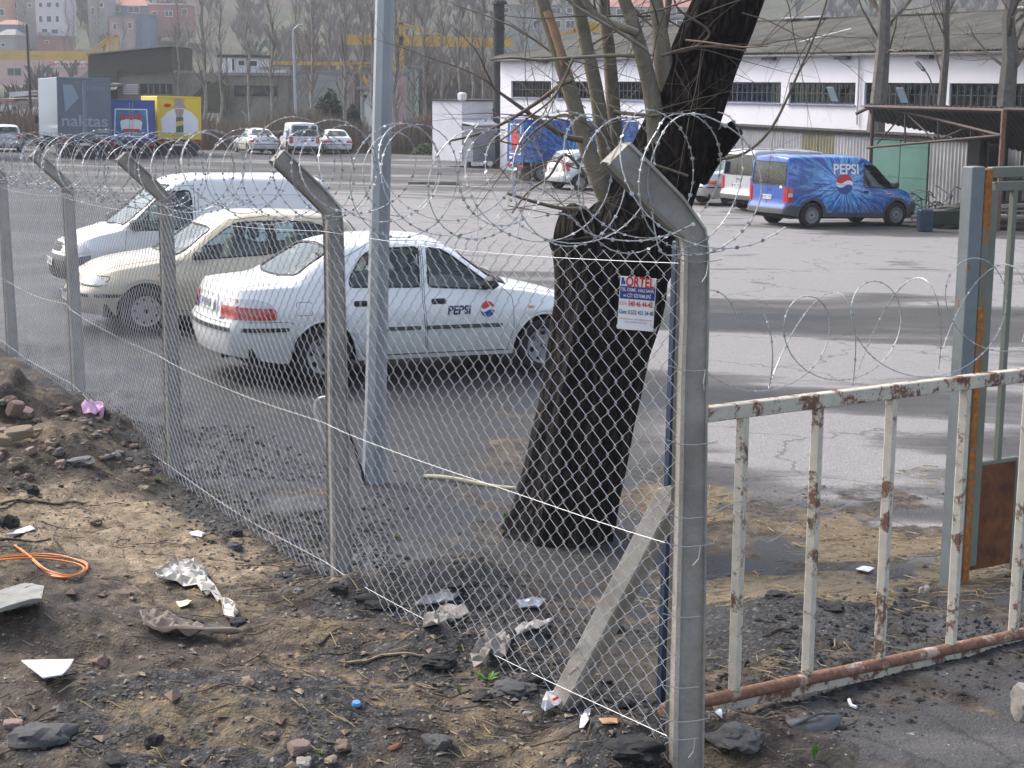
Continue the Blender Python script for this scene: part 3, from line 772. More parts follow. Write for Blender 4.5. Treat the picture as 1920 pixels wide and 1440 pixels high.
mb = MB(); limb(mb, [T(1300, 325, .05), T(1330, 288, .0), T(1358, 262, -.05), T(1382, 238, -.08)], [.10, .085, .07, .05], 20, .25, seed=5, fine=4)
mb.build('broken_stub', BARK, tree, True, 60)
twigs = MB()
def sprig(mb, p, d, length, r, depth, seed, grav=-.04, n=4, kids=3):
    pts = [p.copy()]; q = random.Random(seed); dd = d.normalized(); st = length / 7; rs = [r]
    for k in range(7):
        dd = (dd + Vector((q.uniform(-.16, .16), q.uniform(-.16, .16), q.uniform(-.12, .12) + grav))).normalized()
        pts.append(pts[-1] + dd * st); rs.append(r * (1 - .82 * (k + 1) / 7))
    mb.tube(pts, rs, n, cap=False)
    if depth > 0:
        for k in range(kids):
            i = q.randint(1, 6); b = pts[i]; dv = (pts[i + 1 if i < 7 else 7] - pts[i]).normalized()
            side = (dv.orthogonal().normalized()); side = Matrix.Rotation(q.uniform(0, 6.3), 3, dv) @ side
            sprig(mb, b, dv * .7 + side * q.uniform(.5, .95), length * q.uniform(.4, .7), rs[i] * .6, depth - 1, q.random(), grav, max(3, n - 1), kids)
shoots = [
    ([(1150, 395), (1120, 330), (1092, 250), (1072, 180), (1050, 110), (1025, 30), (1000, -60), (970, -180)], [.062, .055, .052, .047, .044, .042, .038, .03], 0),
    ([(1152, 380), (1142, 310), (1128, 240), (1118, 170), (1100, 90), (1082, 0), (1062, -90), (1040, -220)], [.055, .05, .047, .044, .042, .038, .034, .028], .1),
    ([(1165, 370), (1160, 300), (1150, 200), (1143, 110), (1133, 20), (1128, -80), (1120, -240)], [.048, .046, .044, .041, .037, .034, .026], .2),
    ([(1232, 270), (1228, 215), (1218, 160), (1200, 90), (1182, 30), (1160, -30), (1130, -140)], [.068, .056, .05, .044, .04, .034, .026], -.12),
    ([(1262, 175), (1245, 120), (1238, 60), (1230, 0), (1220, -80), (1215, -220)], [.08, .062, .045, .04, .036, .028], -.05),
    ([(1226, 190), (1234, 130), (1243, 70), (1255, -10), (1262, -120)], [.028, .024, .022, .020, .015], .1)]
for k, (pp_, rd, dy) in enumerate(shoots):
    mb = MB(); limb(mb, [T(a, b, dy) for a, b in pp_], rd, 12, .05, seed=k * 2.2, fine=4); o = mb.build('shoot', YOUNG, tree, True, 60)
    for j in range(4):
        i = rnd.randint(1, len(pp_) - 2); a = Vector(T(*pp_[i], dy)); sd_ = rnd.uniform(-1, 1)
        sprig(twigs, a, Vector((sd_, rnd.uniform(-.6, .5), rnd.uniform(-.1, .7))), rnd.uniform(.6, 1.4), .0065, 2, k * 31 + j, rnd.choice([-.08, .03, -.02]), 4, 3)
mb = MB(); limb(mb, [T(1024, 20, -.05), T(1040, 60, -.05), T(1052, 105, -.055), T(1055, 125, -.05)], [.02, .027, .022, .008], 8, .2, seed=1); mb.build('torn_wood', RAW, tree, True, 60)
# individual long branches the photograph shows
def br(pp_, r0, r1, dy=-.1, m_=TWIG, name='branch', k_=2):
    mb = MB(); p = smoothpath([T(a, b, dy) for a, b in pp_], 5); n = len(p)
    mb.tube(p, [r0 + (r1 - r0) * i / n for i in range(n)], 6, cap=False); mb.build(name, m_, tree, True, 60)
    for j in range(k_):
        i = rnd.randint(2, n - 3); sprig(twigs, p[i], (p[i + 1] - p[i]).normalized() + Vector((rnd.uniform(-.8, .8), rnd.uniform(-.4, .4), rnd.uniform(-.5, .8))), rnd.uniform(.4, 1.1), max(.0045, r0 * .35), 1, rnd.random(), -.03, 3, 3)
br([(1093, 262), (1060, 255), (1010, 225), (960, 190), (930, 168), (912, 150)], .020, .004, -.15, TWIG)
br([(1195, 62), (1150, 45), (1120, 30), (1100, 5), (1085, -30)], .026, .02, -.2, YOUNG)
br([(920, 112), (960, 108), (1010, 112), (1080, 108), (1150, 104), (1190, 105)], .006, .013, -.35, YOUNG)
br([(840, 265), (900, 250), (955, 225), (1010, 190), (1050, 160), (1072, 150)], .006, .016, -.2)
br([(1262, -10), (1275, 20), (1330, 60), (1300, 90), (1262, 98)], .005, .012, -.2)
br([(950, 362), (1000, 378), (1050, 390), (1085, 392)], .008, .014, -.35, TWIG)
br([(1345, 300), (1400, 285), (1450, 235), (1500, 130), (1530, 60), (1550, 0), (1560, -60)], .009, .005, -.5)
br([(1240, 105), (1290, 90), (1330, 88), (1400, 95)], .008, .004, -.3)
br([(1285, 75), (1330, 80), (1390, 88), (1440, 86)], .006, .004, -.35, RAW)
br([(1150, 210), (1200, 215), (1235, 216)], .012, .01, -.2, YOUNG)
br([(1290, 330), (1180, 290), (1120, 250), (1080, 215), (1060, 230)], .008, .004, -.5)
br([(1100, 330), (1060, 290), (1030, 330), (990, 360), (960, 400)], .010, .004, -.45)
br([(1120, 245), (1060, 215), (1010, 240), (975, 270), (930, 262)], .009, .004, -.4)
br([(1075, 110), (1040, 180), (985, 225), (940, 262), (880, 280)], .008, .003, -.4)
br([(1215, 95), (1160, 60), (1080, 12), (1050, -20)], .011, .007, -.4, YOUNG)
for k in range(10):   # hanging sprays at the head of the leaning limb and round the shoots
    a = T(rnd.uniform(1180, 1560), rnd.uniform(-140, 60), rnd.uniform(-1.2, .6))
    sprig(twigs, a, Vector((rnd.uniform(-1, 1), rnd.uniform(-.5, .5), rnd.uniform(-.9, .1))), rnd.uniform(.8, 1.6), .0045, 2, k + 500, -.10, 3, 2)
for k in range(16):
    a = T(rnd.uniform(860, 1130), rnd.uniform(180, 420), rnd.uniform(-.5, .8))
    sprig(twigs, a, Vector((rnd.uniform(-1, .6), rnd.uniform(-.5, .5), rnd.uniform(-.2, .9))), rnd.uniform(.4, 1.1), .0045, 1, k + 900, -.02, 3, 3)
o = twigs.build('twigs', TWIG, tree, fix=False); o['kind'] = 'stuff'

# ================================================================ bare trees further off
def bare_tree_mesh(name, H, r, nb, spread, seed, twn=3, low=.12, kids=3, up=.9, depth=2, mats=None, tsize=1.0):
    q = random.Random(seed); tr = MB(); cr = MB(); pts = [Vector((0, 0, -.4))]; 
    for k in range(1, 10): pts.append(Vector((q.uniform(-1, 1) * H * .006 * k ** .5, q.uniform(-1, 1) * H * .006 * k ** .5, H * k / 9)))
    tr.tube(pts, [r * (1 - .93 * (i / 9) ** 1.1) for i in range(10)], 7)
    for k in range(nb):
        z = low + (1 - low) * ((k + q.random()) / nb) ** .8
        i = min(8, int(z * 9)); p = pts[i].lerp(pts[i + 1], z * 9 - i)
        a = q.uniform(0, 6.283); d = Vector((math.cos(a), math.sin(a), up * q.uniform(.7, 1.5)))
        sprig(cr, p, d, spread * (1.05 - .7 * z) * q.uniform(.6, 1.2), r * .24 * (1.15 - z), depth, q.random(), .05 if up > .8 else .0, 3, kids)
    return tr.mesh(name + '_trunk', mats[0], True), cr.mesh(name + '_crown', mats[1], False)
POPB = mat('poplar_bark', (.30, .275, .24), .85, 0, .4, 3, .1)
FARTW = mat('far_twigs', (.135, .10, .08), .9, 0, .25, 1.5, 0)
GREYB = mat('grey_tree_bark', (.15, .135, .12), .9, 0, .4, 6, .3, 20)
popl = [bare_tree_mesh('poplar', 15, .15, 70, 3.0, s_, kids=3, up=2.2, mats=(POPB, FARTW)) for s_ in (1, 2, 3)]
def place_tree(name, meshes, loc, sc, rz, label, cat='tree', group=None, z=None):
    t = thing(name, loc, rz, label, cat, group); t.scale = (sc[0], sc[0], sc[1])
    for nm, me in zip(('trunk', 'crown'), meshes):
        o = bpy.data.objects.new(nm, me); link(o); o.parent = t
    return t
pops = [(388, 108, 1), (418, 118, .9), (512, 112, 1), (470, 125, .9), (588, 106, 1.1), (648, 108, 1), (700, 122, .9), (742, 106, 1.05), (775, 112, .9), (797, 107, 1.1), (830, 124, 1), (862, 108, .9), (905, 118, 1.0), (886, 140, 1.1), (560, 140, 1), (620, 150, 1), (340, 118, .8), (680, 135, 1)]
for i, (px, Y, s_) in enumerate(pops):
    p = at(px, 300, Y); x = p.x
    place_tree('poplar', popl[i % 3], (x, Y, gz(x, Y)), (s_ * 1.0, s_), i * 1.7, 'bare slender poplar in the brown row behind the far parked cars', 'tree', 'bare poplars behind the yard')
# three grey trees standing in front of the warehouse
bare = [bare_tree_mesh('grey_tree', 11, .36, 26, 4.2, s_, kids=4, up=1.0, low=.36, depth=2, mats=(GREYB, TWIG)) for s_ in (11, 12)]
for px, Y, s_, m_, lab in ((1648, 51.5, (1.0, 1), 0, 'thick grey bare tree rising through the shed roof edge, nearest the canopy'), (1765, 52, (.52, 1), 1, 'thin dark bare tree in the middle of the three by the warehouse'),
                           (1887, 49.5, (1.08, .95), 0, 'thick grey forking bare tree at the right edge before the warehouse')):
    x = at(px, 200, Y).x; place_tree('bare_tree', bare[m_], (x, Y, gz(x, Y)), s_, px * .7, lab)
# ================================================================ vehicles
def paint(name, col, rough=.32, dirt=(.30, .27, .22), dz=.42, metal=0.0):
    m, n, b = new_mat(name); co = N(n, 'TexCoord').outputs['Object']
    sp = N(n, 'SeparateXYZ'); L(n, co, sp.inputs[0])
    nz = noise_(n, co, 5, 5, .7)
    a = N(n, 'Math', operation='MULTIPLY_ADD'); L(n, nz, a.inputs[0]); a.inputs[1].default_value = .45; L(n, sp.outputs[2], a.inputs[2])
    k = ramp(n, a.outputs[0], [(dz - .1, (.75,) * 3), (dz + .5, (.0,) * 3)])
    fine = noise_(n, co, 2.2, 4)
    c = mixc(n, k, ramp(n, fine, [(.3, tuple(x * .93 for x in col)), (.7, col)]), dirt)
    L(n, c, b.inputs['Base Color']); L(n, ramp(n, k, [(0, (rough,) * 3), (1, (.75,) * 3)]), b.inputs['Roughness'])
    b.inputs['Coat Weight'].default_value = .5; b.inputs['Coat Roughness'].default_value = .12; b.inputs['Metallic'].default_value = metal
    return m
def glass_mat(name, tint=(.42, .55, .52), op=.35, refl=(.8, .85, .85)):
    m, n, b = new_mat(name); n.nodes.remove(b); out = n.nodes['Material Output']
    tr = N(n, 'BsdfTransparent'); tr.inputs[0].default_value = (*tint, 1)
    gl = N(n, 'BsdfGlossy'); gl.inputs[0].default_value = (*refl, 1); gl.inputs['Roughness'].default_value = .04
    lw = N(n, 'LayerWeight'); lw.inputs[0].default_value = op
    mx = N(n, 'MixShader'); L(n, lw.outputs['Fresnel'], mx.inputs[0]); L(n, tr.outputs[0], mx.inputs[1]); L(n, gl.outputs[0], mx.inputs[2])
    L(n, mx.outputs[0], out.inputs[0]); return m
GLASS = glass_mat('car_glass', (.74, .84, .82), .42); 
DGLASS = mat('dark_glass', (.035, .045, .045), .06, 0, .2, 2, 0, spec=.8)
TYRE = mat('tyre_rubber', (.026, .025, .025), .85, 0, .35, 12, .1)
TRIM = mat('black_trim', (.03, .03, .032), .6, 0, .25, 8, .03)
GTRIM = mat('grey_trim', (.085, .085, .085), .7, 0, .2, 8, .03)
SEAM = mat('panel_gap', (.05, .048, .045), .9, 0, .1, 8, 0)
CAP = mat('hubcap_silver', (.30, .30, .295), .45, .3, .25, 10, .02)
WELL = mat('wheel_well', (.012, .012, .012), .95, 0, .2, 8, 0)
INTR = mat('beige_interior', (.32, .29, .24), .9, 0, .2, 6, .05); INTD = mat('dark_interior', (.055, .055, .055), .85, 0, .2, 6, .05)
REDL = mat('red_lens', (.45, .015, .02), .12, 0, .15, 12, 0, coat=1); CLEARL = mat('clear_lens', (.62, .62, .64), .12, .2, .3, 25, .1, coat=1, dist=.01)
ORANGEL = mat('orange_lens', (.6, .2, .03), .15, 0, .15, 12, 0, coat=1)
PLATEW = mat('plate_white', (.72, .72, .72), .5, 0, .08, 30, 0); PBLUE = mat('plate_blue', (.02, .06, .4), .5, 0, .05, 6, 0)
DECR = mat('decal_red', (.58, .02, .03), .4, 0, .08, 6, 0); DECB = mat('decal_blue', (.02, .06, .28), .4, 0, .1, 6, 0); DECN = mat('decal_navy', (.025, .035, .13), .45, 0, .1, 6, 0)
DECW = mat('decal_white', (.80, .80, .80), .4, 0, .04, 6, 0)
WHITE = paint('white_paint', (.78, .79, .79)); BEIGE = paint('beige_paint', (.58, .50, .36), .3, (.29, .25, .20), .42, .05)
WHITE2 = paint('van_white_paint', (.76, .77, .79)); SILVER = paint('silver_paint', (.50, .51, .53), .3, (.28, .26, .23), .4, .45)
BLUEP = paint('blue_paint', (.025, .09, .36), .32, (.13, .14, .16), .35)

def curve(pts):
    xs = np.array([p[0] for p in pts], float); ys_ = np.array([p[1] for p in pts], float)
    d = np.diff(ys_) / np.diff(xs); m = np.zeros(len(xs)); m[0], m[-1] = d[0], d[-1]
    for i in range(1, len(xs) - 1):
        m[i] = 0 if d[i - 1] * d[i] <= 0 else 2 * d[i - 1] * d[i] / (d[i - 1] + d[i])
    def f(x):
        x = min(max(x, xs[0]), xs[-1]); i = min(len(xs) - 2, max(0, int(np.searchsorted(xs, x) - 1))); h = xs[i + 1] - xs[i]; t = (x - xs[i]) / h
        return float((2 * t ** 3 - 3 * t * t + 1) * ys_[i] + (t ** 3 - 2 * t * t + t) * h * m[i] + (-2 * t ** 3 + 3 * t * t) * ys_[i + 1] + (t ** 3 - t * t) * h * m[i + 1])
    return f
def inpoly(x, y, P):
    c = False; j = len(P) - 1
    for i in range(len(P)):
        xi, yi = P[i]; xj, yj = P[j]
        if (yi > y) != (yj > y) and x < (xj - xi) * (y - yi) / (yj - yi) + xi: c = not c
        j = i
    return c
def rounded(P, r=.05, k=4):
    """round a polygon's corners"""
    out = []; n = len(P)
    for i in range(n):
        a, b, c = Vector(P[i - 1]), Vector(P[i]), Vector(P[(i + 1) % n])
        u = (a - b); v = (c - b); rr_ = min(r, u.length * .45, v.length * .45); u.normalize(); v.normalize()
        p, q = b + u * rr_, b + v * rr_
        for j in range(k + 1):
            t = j / k; out.append(tuple((p * (1 - t) + b * t) * (1 - t) + (b * (1 - t) + q * t) * t))
    return out

class Car:
    def __init__(s, sp):
        s.sp = sp; s.build_surface()
    def build_surface(s):
        sp = s.sp; c = {k: curve(sp[k]) for k in ('zb', 'w', 'zs', 'ws', 'zr', 'wr', 'zt')}
        x0, x1 = sp['xr'], sp['xf']; xw = sp['wheels']; Ra, hub = sp['Ra'], sp['hub']
        fp, rp = curve(sp['front']), curve(sp['rear'])
        xs = list(np.arange(x0, x1 + 1e-6, sp.get('dx', .035)))
        for w in xw:
            for e in (-Ra, -Ra + .004, Ra - .004, Ra): xs.append(w + e)
        xs = sorted(xs)
        rows = sp.get('rows', (3, 5, 5, 4, 6, 6)); half = []
        ends = []
        K = 7
        st = [(x0, k / K, -1) for k in range(K, 0, -1)] + [(x, 0, 0) for x in xs] + [(x1, k / K, 1) for k in range(1, K + 1)]
        V = []
        for x, kk, e in st:
            zb = c['zb'](x)
            for w in xw:
                if abs(x - w) < Ra: zb = max(zb, hub + math.sqrt(Ra * Ra - (x - w) ** 2))
            w_, zs_, ws, zr, wr, zt = (c[k](x) for k in ('w', 'zs', 'ws', 'zr', 'wr', 'zt'))
            zm = .34 + .3 * (zs_ - .34)
            ctrl = [(w_ - .05, zb), (w_ - .004, max(zb + .02, zm)), (w_, max(zb + .05, zm + (zs_ - zm) * .55)), (ws, zs_), ((ws + wr) / 2 + sp.get('bulge', .018), zs_ + (zr - zs_) * .55), (wr, zr), (wr * .62, zr + (zt - zr) * .72), (0, zt)]
            if zb > zm - .02: ctrl[0] = (w_ - .012, zb)
            P = []
            nr_ = sp.get('nr', (3, 3, 4, 7, 7, 4, 7))
            for i in range(7):
                a, b, c_, d = ctrl[max(i - 1, 0)], ctrl[i], ctrl[i + 1], ctrl[min(i + 2, 7)]
                if i == 6: d = (-ctrl[5 + 1][0], ctrl[6][1])
                for j in range(nr_[i]):
                    t = j / nr_[i]; te = sp.get('tension', .42)
                    def h(p0, p1, p2, p3):
                        m1 = (p2 - p0) * te; m2 = (p3 - p1) * te
                        return (2 * t ** 3 - 3 * t * t + 1) * p1 + (t ** 3 - 2 * t * t + t) * m1 + (-2 * t ** 3 + 3 * t * t) * p2 + (t ** 3 - t * t) * m2
                    P.append((h(a[0], b[0], c_[0], d[0]), h(a[1], b[1], c_[1], d[1])))
            P.append((0, zt))
            row = []
            for y, z in P:
                f = 1 - kk; yy = y * f
                b = (1 - f * f)
                xx = x + (e * sp['nose'][0 if e < 0 else 1] * b)
                tf = max(0, (x - (x1 - .5)) / .5) ** 2; tr_ = max(0, ((x0 + .5) - x) / .5) ** 2
                xx += fp(z) * tf - rp(z) * tr_
                # plan rounding along the last 0.35 m
                g = 1
                if x > x1 - .35: g = 1 - sp['taper'][1] * ((x - (x1 - .35)) / .35) ** 2.2
                if x < x0 + .35: g = 1 - sp['taper'][0] * (((x0 + .35) - x) / .35) ** 2.2
                row.append((xx, yy * g, z))
            V.append(row)
        m = len(V[0]); s.m = m; verts = []; 
        for row in V: verts += [(x, -y, z) for x, y, z in row] + [(x, y, z) for x, y, z in row[-2::-1]]
        M_ = 2 * m - 1; faces = []; n = len(V)
        for i in range(n - 1):
            for j in range(M_ - 1): faces.append((i * M_ + j, (i + 1) * M_ + j, (i + 1) * M_ + j + 1, i * M_ + j + 1))
        s.verts = verts; s.faces = faces
        me = bpy.data.meshes.new('shell'); me.from_pydata(verts, [], faces); me.update()
        bm = bmesh.new(); bm.from_mesh(me); bmesh.ops.remove_doubles(bm, verts=bm.verts, dist=.0006); bmesh.ops.recalc_face_normals(bm, faces=bm.faces)
        bmesh.ops.dissolve_degenerate(bm, edges=bm.edges, dist=.0003)
        bm.normal_update(); bm.verts.ensure_lookup_table()
        s.vn = [(v.co.copy(), v.normal.copy()) for v in bm.verts]; s.fs = [[v.index for v in f.verts] for f in bm.faces]
        s.fc = [(f.calc_center_median(), f.normal.copy()) for f in bm.faces]
        if sum(n_.dot(Vector((c_.x * .2, c_.y, c_.z - .7))) for c_, n_ in s.fc) < 0:
            s.fs = [f[::-1] for f in s.fs]; s.fc = [(a, -b) for a, b in s.fc]; s.vn = [(a, -b) for a, b in s.vn]
        bm.free(); bpy.data.meshes.remove(me)
        s.bvh = BVHTree.FromPolygons([v for v, _ in s.vn], s.fs)
    def proj(s, u, v, ax, sg=1, off=.004):
        """ax 'Y' side view (x,z), 'X' front/rear (y,z), 'Z' top (x,y)"""
        if ax == 'Y': o, d = Vector((u, sg * 3, v)), Vector((0, -sg, 0))
        elif ax == 'X': o, d = Vector((sg * 6, u, v)), Vector((-sg, 0, 0))
        else: o, d = Vector((u, v, 4)), Vector((0, 0, -1))
        h = s.bvh.ray_cast(o, d)
        if h[0] is None:
            h = s.bvh.find_nearest(o + d * (2.2 if ax == 'Y' else 3.5))
            p = h[0]
        else: p = h[0]
        return p - d * off
    def patch(s, P, ax, sg=1, off=.004, res=.06):
        P = [tuple(p) for p in P]; bd = []
        for i in range(len(P)):
            a, b = P[i], P[(i + 1) % len(P)]; l = math.dist(a, b); k = max(1, int(l / res))
            for j in range(k): bd.append((a[0] + (b[0] - a[0]) * j / k, a[1] + (b[1] - a[1]) * j / k))
        pts = [Vector(p) for p in bd]; nb = len(pts)
        xs = [p[0] for p in P]; zs = [p[1] for p in P]
        y = min(zs) + res / 2
        while y < max(zs):
            x = min(xs) + res / 2
            while x < max(xs):
                if inpoly(x, y, P) and min(math.dist((x, y), q) for q in bd) > res * .35: pts.append(Vector((x, y)))
                x += res
            y += res
        r = delaunay_2d_cdt(pts, [(i, (i + 1) % nb) for i in range(nb)], [list(range(nb))], 1, 1e-5)
        return [s.proj(v.x, v.y, ax, sg, off) for v in r[0]], [tuple(f) for f in r[2]]
    def part(s, name, P, ax, mat_, parent, sg=1, off=.004, res=.06, thick=.0, smooth_=True):
        vs, fs = s.patch(P, ax, sg, off, res); mb = MB(); mb.add(vs, fs)
        if thick:
            n = len(vs); d = {'Y': Vector((0, sg, 0)), 'X': Vector((sg, 0, 0)), 'Z': Vector((0, 0, 1))}[ax] * thick
            cnt = {}
            for f in fs:
                for i in range(len(f)):
                    e_ = (f[i], f[(i + 1) % len(f)]); cnt[tuple(sorted(e_))] = cnt.get(tuple(sorted(e_)), 0) + 1
            mb = MB(); mb.add([v + d for v in vs], fs)
            mb.v += [tuple(v - d * .5) for v in vs]
            for (a, b), c_ in cnt.items():
                if c_ == 1: mb.f.append((a, b, b + n, a + n)); mb.m.append(0)
        o = mb.build(name, mat_, parent, smooth_, 50, fix=False)
        orient(o.data, {'Y': Vector((0, sg, 0)), 'X': Vector((sg, 0, 0)), 'Z': Vector((0, 0, 1))}[ax]) if not thick else fix_normals(o.data)
        return o
    def line(s, name, P, ax, mat_, parent, sg=1, r=.004, off=.001, closed=False, res=.05, n=5):
        pts = []; m_ = len(P)
        for i in range(m_ if closed else m_ - 1):
            a, b = P[i], P[(i + 1) % m_]; k = max(1, int(math.dist(a, b) / res))
            for j in range(k): pts.append(s.proj(a[0] + (b[0] - a[0]) * j / k, a[1] + (b[1] - a[1]) * j / k, ax, sg, off))
        if not closed: pts.append(s.proj(*P[-1], ax, sg, off))
        return MB().tube(pts, r, n, closed).build(name, mat_, parent, True, 60, fix=False)
    def split(s, parent, regions, holes, paint_):
        """body faces: holes dropped, named regions become their own objects with the shell's smooth normals"""
        groups = {}
        for fi, (c, n) in enumerate(s.fc):
            drop = False
            for ax, P, cond in holes:
                u, v = {'Y': (c.x, c.z), 'X': (c.y, c.z), 'Z': (c.x, c.y)}[ax]
                if cond(c, n) and inpoly(u, v, P): drop = True; break
            if drop: continue
            nm = 'body'
            for rn, fn in regions:
                if fn(c, n): nm = rn; break
            groups.setdefault(nm, []).append(fi)
        res = {}
        for nm, fl in groups.items():
            idx = {}; vs = []; fs = []; nn = []
            for fi in fl:
                f = []
                for v in s.fs[fi]:
                    if v not in idx: idx[v] = len(vs); vs.append(s.vn[v][0]); nn.append(s.vn[v][1])
                    f.append(idx[v])
                fs.append(f)
            name = nm.split('|')[0]
            me = bpy.data.meshes.new(name); me.from_pydata(vs, [], fs); me.materials.append(paint_.get(name, paint_['body'])); me.update()
            me.polygons.foreach_set('use_smooth', [True] * len(fs))
            me.normals_split_custom_set_from_vertices([tuple(x) for x in nn])
            o = bpy.data.objects.new(name, me); link(o); o.parent = parent; res[nm] = o
        return res
def orient(me, d):
    bm = bmesh.new(); bm.from_mesh(me); bm.normal_update()
    fl = [f for f in bm.faces if f.normal.dot(d) < 0]; bmesh.ops.reverse_faces(bm, faces=fl); bm.to_mesh(me); bm.free()

def wheel_meshes(r, w, rim_r, style):
    ty = MB(); h = w / 2
    prof = [(rim_r, -h * .82), (rim_r + .012, -h * .95), (r * .86, -h), (r * .965, -h * .88), (r, -h * .62), (r * 1.002, 0), (r, h * .62), (r * .965, h * .88), (r * .86, h), (rim_r + .012, h * .95), (rim_r, h * .82)]
    ty.lathe(prof, 40, 'Y'); tm = ty.mesh('tyre', TYRE, True, 50); fix_normals(tm)
    rm = MB(); f = h * .72
    rm.lathe([(rim_r + .004, h * .9), (rim_r, h * .84), (rim_r * .9, f), (rim_r * .55, f + .012), (rim_r * .22, f + .006), (.0001, f + .010)], 40, 'Y')
    rm.lathe([(rim_r, -h * .8), (rim_r * .5, -h * .1), (.0001, 0)], 24, 'Y')
    m1 = rm.mesh('rim', CAP, True, 50); fix_normals(m1)
    hm = MB()
    nh = {'cap7': 7, 'steel': 16, 'cap9': 9}[style]
    for k in range(nh):
        a = 2 * math.pi * k / nh; da = math.pi / nh
        if style == 'steel': pr = [(.66, .42), (.66, -.42), (.80, -.46), (.80, .46)]
        elif style == 'cap9': pr = [(.70, .32), (.70, -.32), (.84, -.32), (.84, .32)]
        else: pr = [(.42, .04), (.42, -.04), (.82, -.5), (.86, 0), (.82, .5)]
        vs = []
        for q, s_ in pr:
            aa = a + da * s_; rr_ = rim_r * q; yy = np.interp(q, [.22, .55, .9], [f + .006, f + .012, f]) + .0035
            vs.append((rr_ * math.cos(aa), float(yy), rr_ * math.sin(aa)))
        hm.add(vs, [tuple(range(len(vs)))])
    if style == 'steel': 
        for q0, q1 in ((.56, .60), (.88, .92)): hm.lathe([(rim_r * q0, f + .013), (rim_r * q1, f + .012)], 32, 'Y')
    hm.lathe([(rim_r * .16, f + .011), (rim_r * .08, f + .014), (.0001, f + .014)], 12, 'Y')
    m2 = hm.mesh('rim_opening', WELL)
    return tm, m1, m2
WH = {}
def add_wheels(root, sp, style='cap7', capmat=None):
    key = (sp['tr'], style)
    if key not in WH: WH[key] = wheel_meshes(sp['tr'], sp.get('tw', .185), sp['rim'], style)
    for x in sp['wheels']:
        for sd_ in (-1, 1):
            w = bpy.data.objects.new('wheel', WH[key][0]); link(w); w.parent = root; w.location = (x, sd_ * (sp['track'] / 2), sp['tr'])
            w.rotation_euler = (0, rnd.uniform(0, 6), 0) if sd_ > 0 else (0, rnd.uniform(0, 6), math.pi)
            for nm, me in (('rim', WH[key][1]), ('rim_opening', WH[key][2])):
                o = bpy.data.objects.new(nm, me); link(o); o.parent = w
def underside(root, sp, W):
    mb = MB(); x0, x1 = sp['xr'] + .12, sp['xf'] - .12; 
    cuts = sorted([x0, x1] + [w + e for w in sp['wheels'] for e in (-sp['Ra'], sp['Ra'])])
    for a, b, full in ((cuts[0], cuts[1], 1), (cuts[1], cuts[2], 0), (cuts[2], cuts[3], 1), (cuts[3], cuts[4], 0), (cuts[4], cuts[5], 1)):
        w = W - .16 if full else W - .55
        mb.box(((a + b) / 2, 0, .30), (b - a + .001, w, .16))
    for x in sp['wheels']:
        for sd_ in (-1, 1):
            n = 14; vs = []; R_ = sp['Ra'] + .012
            for k in range(n + 1):
                a = math.pi * k / n
                for y in (W / 2 - .035, W / 2 - .30): vs.append((x + R_ * math.cos(a), sd_ * y, sp['hub'] + R_ * math.sin(a)))
            fs = [(2 * k, 2 * k + 1, 2 * k + 3, 2 * k + 2) for k in range(n)]
            b = len(vs); vs += [(x - R_, sd_ * (W / 2 - .30), .25), (x + R_, sd_ * (W / 2 - .30), .25)]
            fs.append(tuple([2 * k + 1 for k in range(n + 1)] + [b, b + 1]))
            mb.add(vs, fs)
    o = mb.build('underbody', WELL, root, fix=False); return o
def seats(root, rows_, mt=INTR, z0=.38, wy=.36):
    for x, ys_ in rows_:
        for y in ys_:
            w = .5 if abs(y) > .01 else 1.25
            mb = MB(); mb.bbox((x, y, z0 + .10), (.5, w, .17), .05); mb.bbox((x - .27, y, z0 + .42), (.15, w * .95, .58), .06, Matrix.Rotation(-.28, 3, 'Y'))
            for hy in ([y] if w < 1 else [-.35, .35]): mb.bbox((x - .38, hy, z0 + .80), (.10, .27, .19), .045, Matrix.Rotation(-.2, 3, 'Y'))
            o = mb.build('seat', mt, root, True, 40); o['kind'] = 'stuff' if False else 'part'; del o['kind']
def dash(root, x, W, z=.86, mt=INTD, side=1):
    mb = MB(); mb.bbox((x, 0, z - .14), (.42, W - .3, .26), .08); mb.build('dashboard', mt, root, True)
    mb = MB(); q = Matrix.Rotation(-.45, 3, 'Y'); mb.tube([Vector((x - .34, side * .36, z - .03)) + q @ Vector((0, .18 * math.cos(a), .18 * math.sin(a))) for a in np.linspace(0, 2 * math.pi, 20)[:-1]], .014, 6, True)
    mb.build('steering_wheel', INTD, root, True)
def plate(root, car, y, z, sg, txt, w=.52, h=.11, off=.012):
    p = car.proj(y, z, 'X', sg, off); n = car.proj(y, z + .04, 'X', sg, off) - p; tilt = math.atan2(n.x, n.z) if abs(n.z) > 1e-6 else 0
    o = MB().bbox((0, 0, 0), (.006, w, h), .002).build('number_plate', PLATEW, root); o.location = p; o.rotation_euler = (0, tilt, 0)
    MB().box((sg * .0035, sg * -w * .45, 0), (.002, .045, h * .9)).build('plate_band', PBLUE, o)
    me = text_mesh(txt, h * .95, offset=.001, sx=.82); me.materials.clear(); me.materials.append(DECN)
    t = bpy.data.objects.new('plate_number', me); link(t); t.parent = o; t.rotation_euler = (math.pi / 2, 0, math.pi / 2 * sg); t.location = (sg * .006, 0, 0)
    return o
def mirror(root, x, y, z, mt, sc=1):
    mb = MB(); sg = 1 if y > 0 else -1
    mb.bbox((x, y + sg * .09, z), (.11 * sc, .19 * sc, .13 * sc), .035); mb.box((x, y + sg * .0, z - .04), (.05, .08, .04)); return mb.build('door_mirror', mt, root, True)
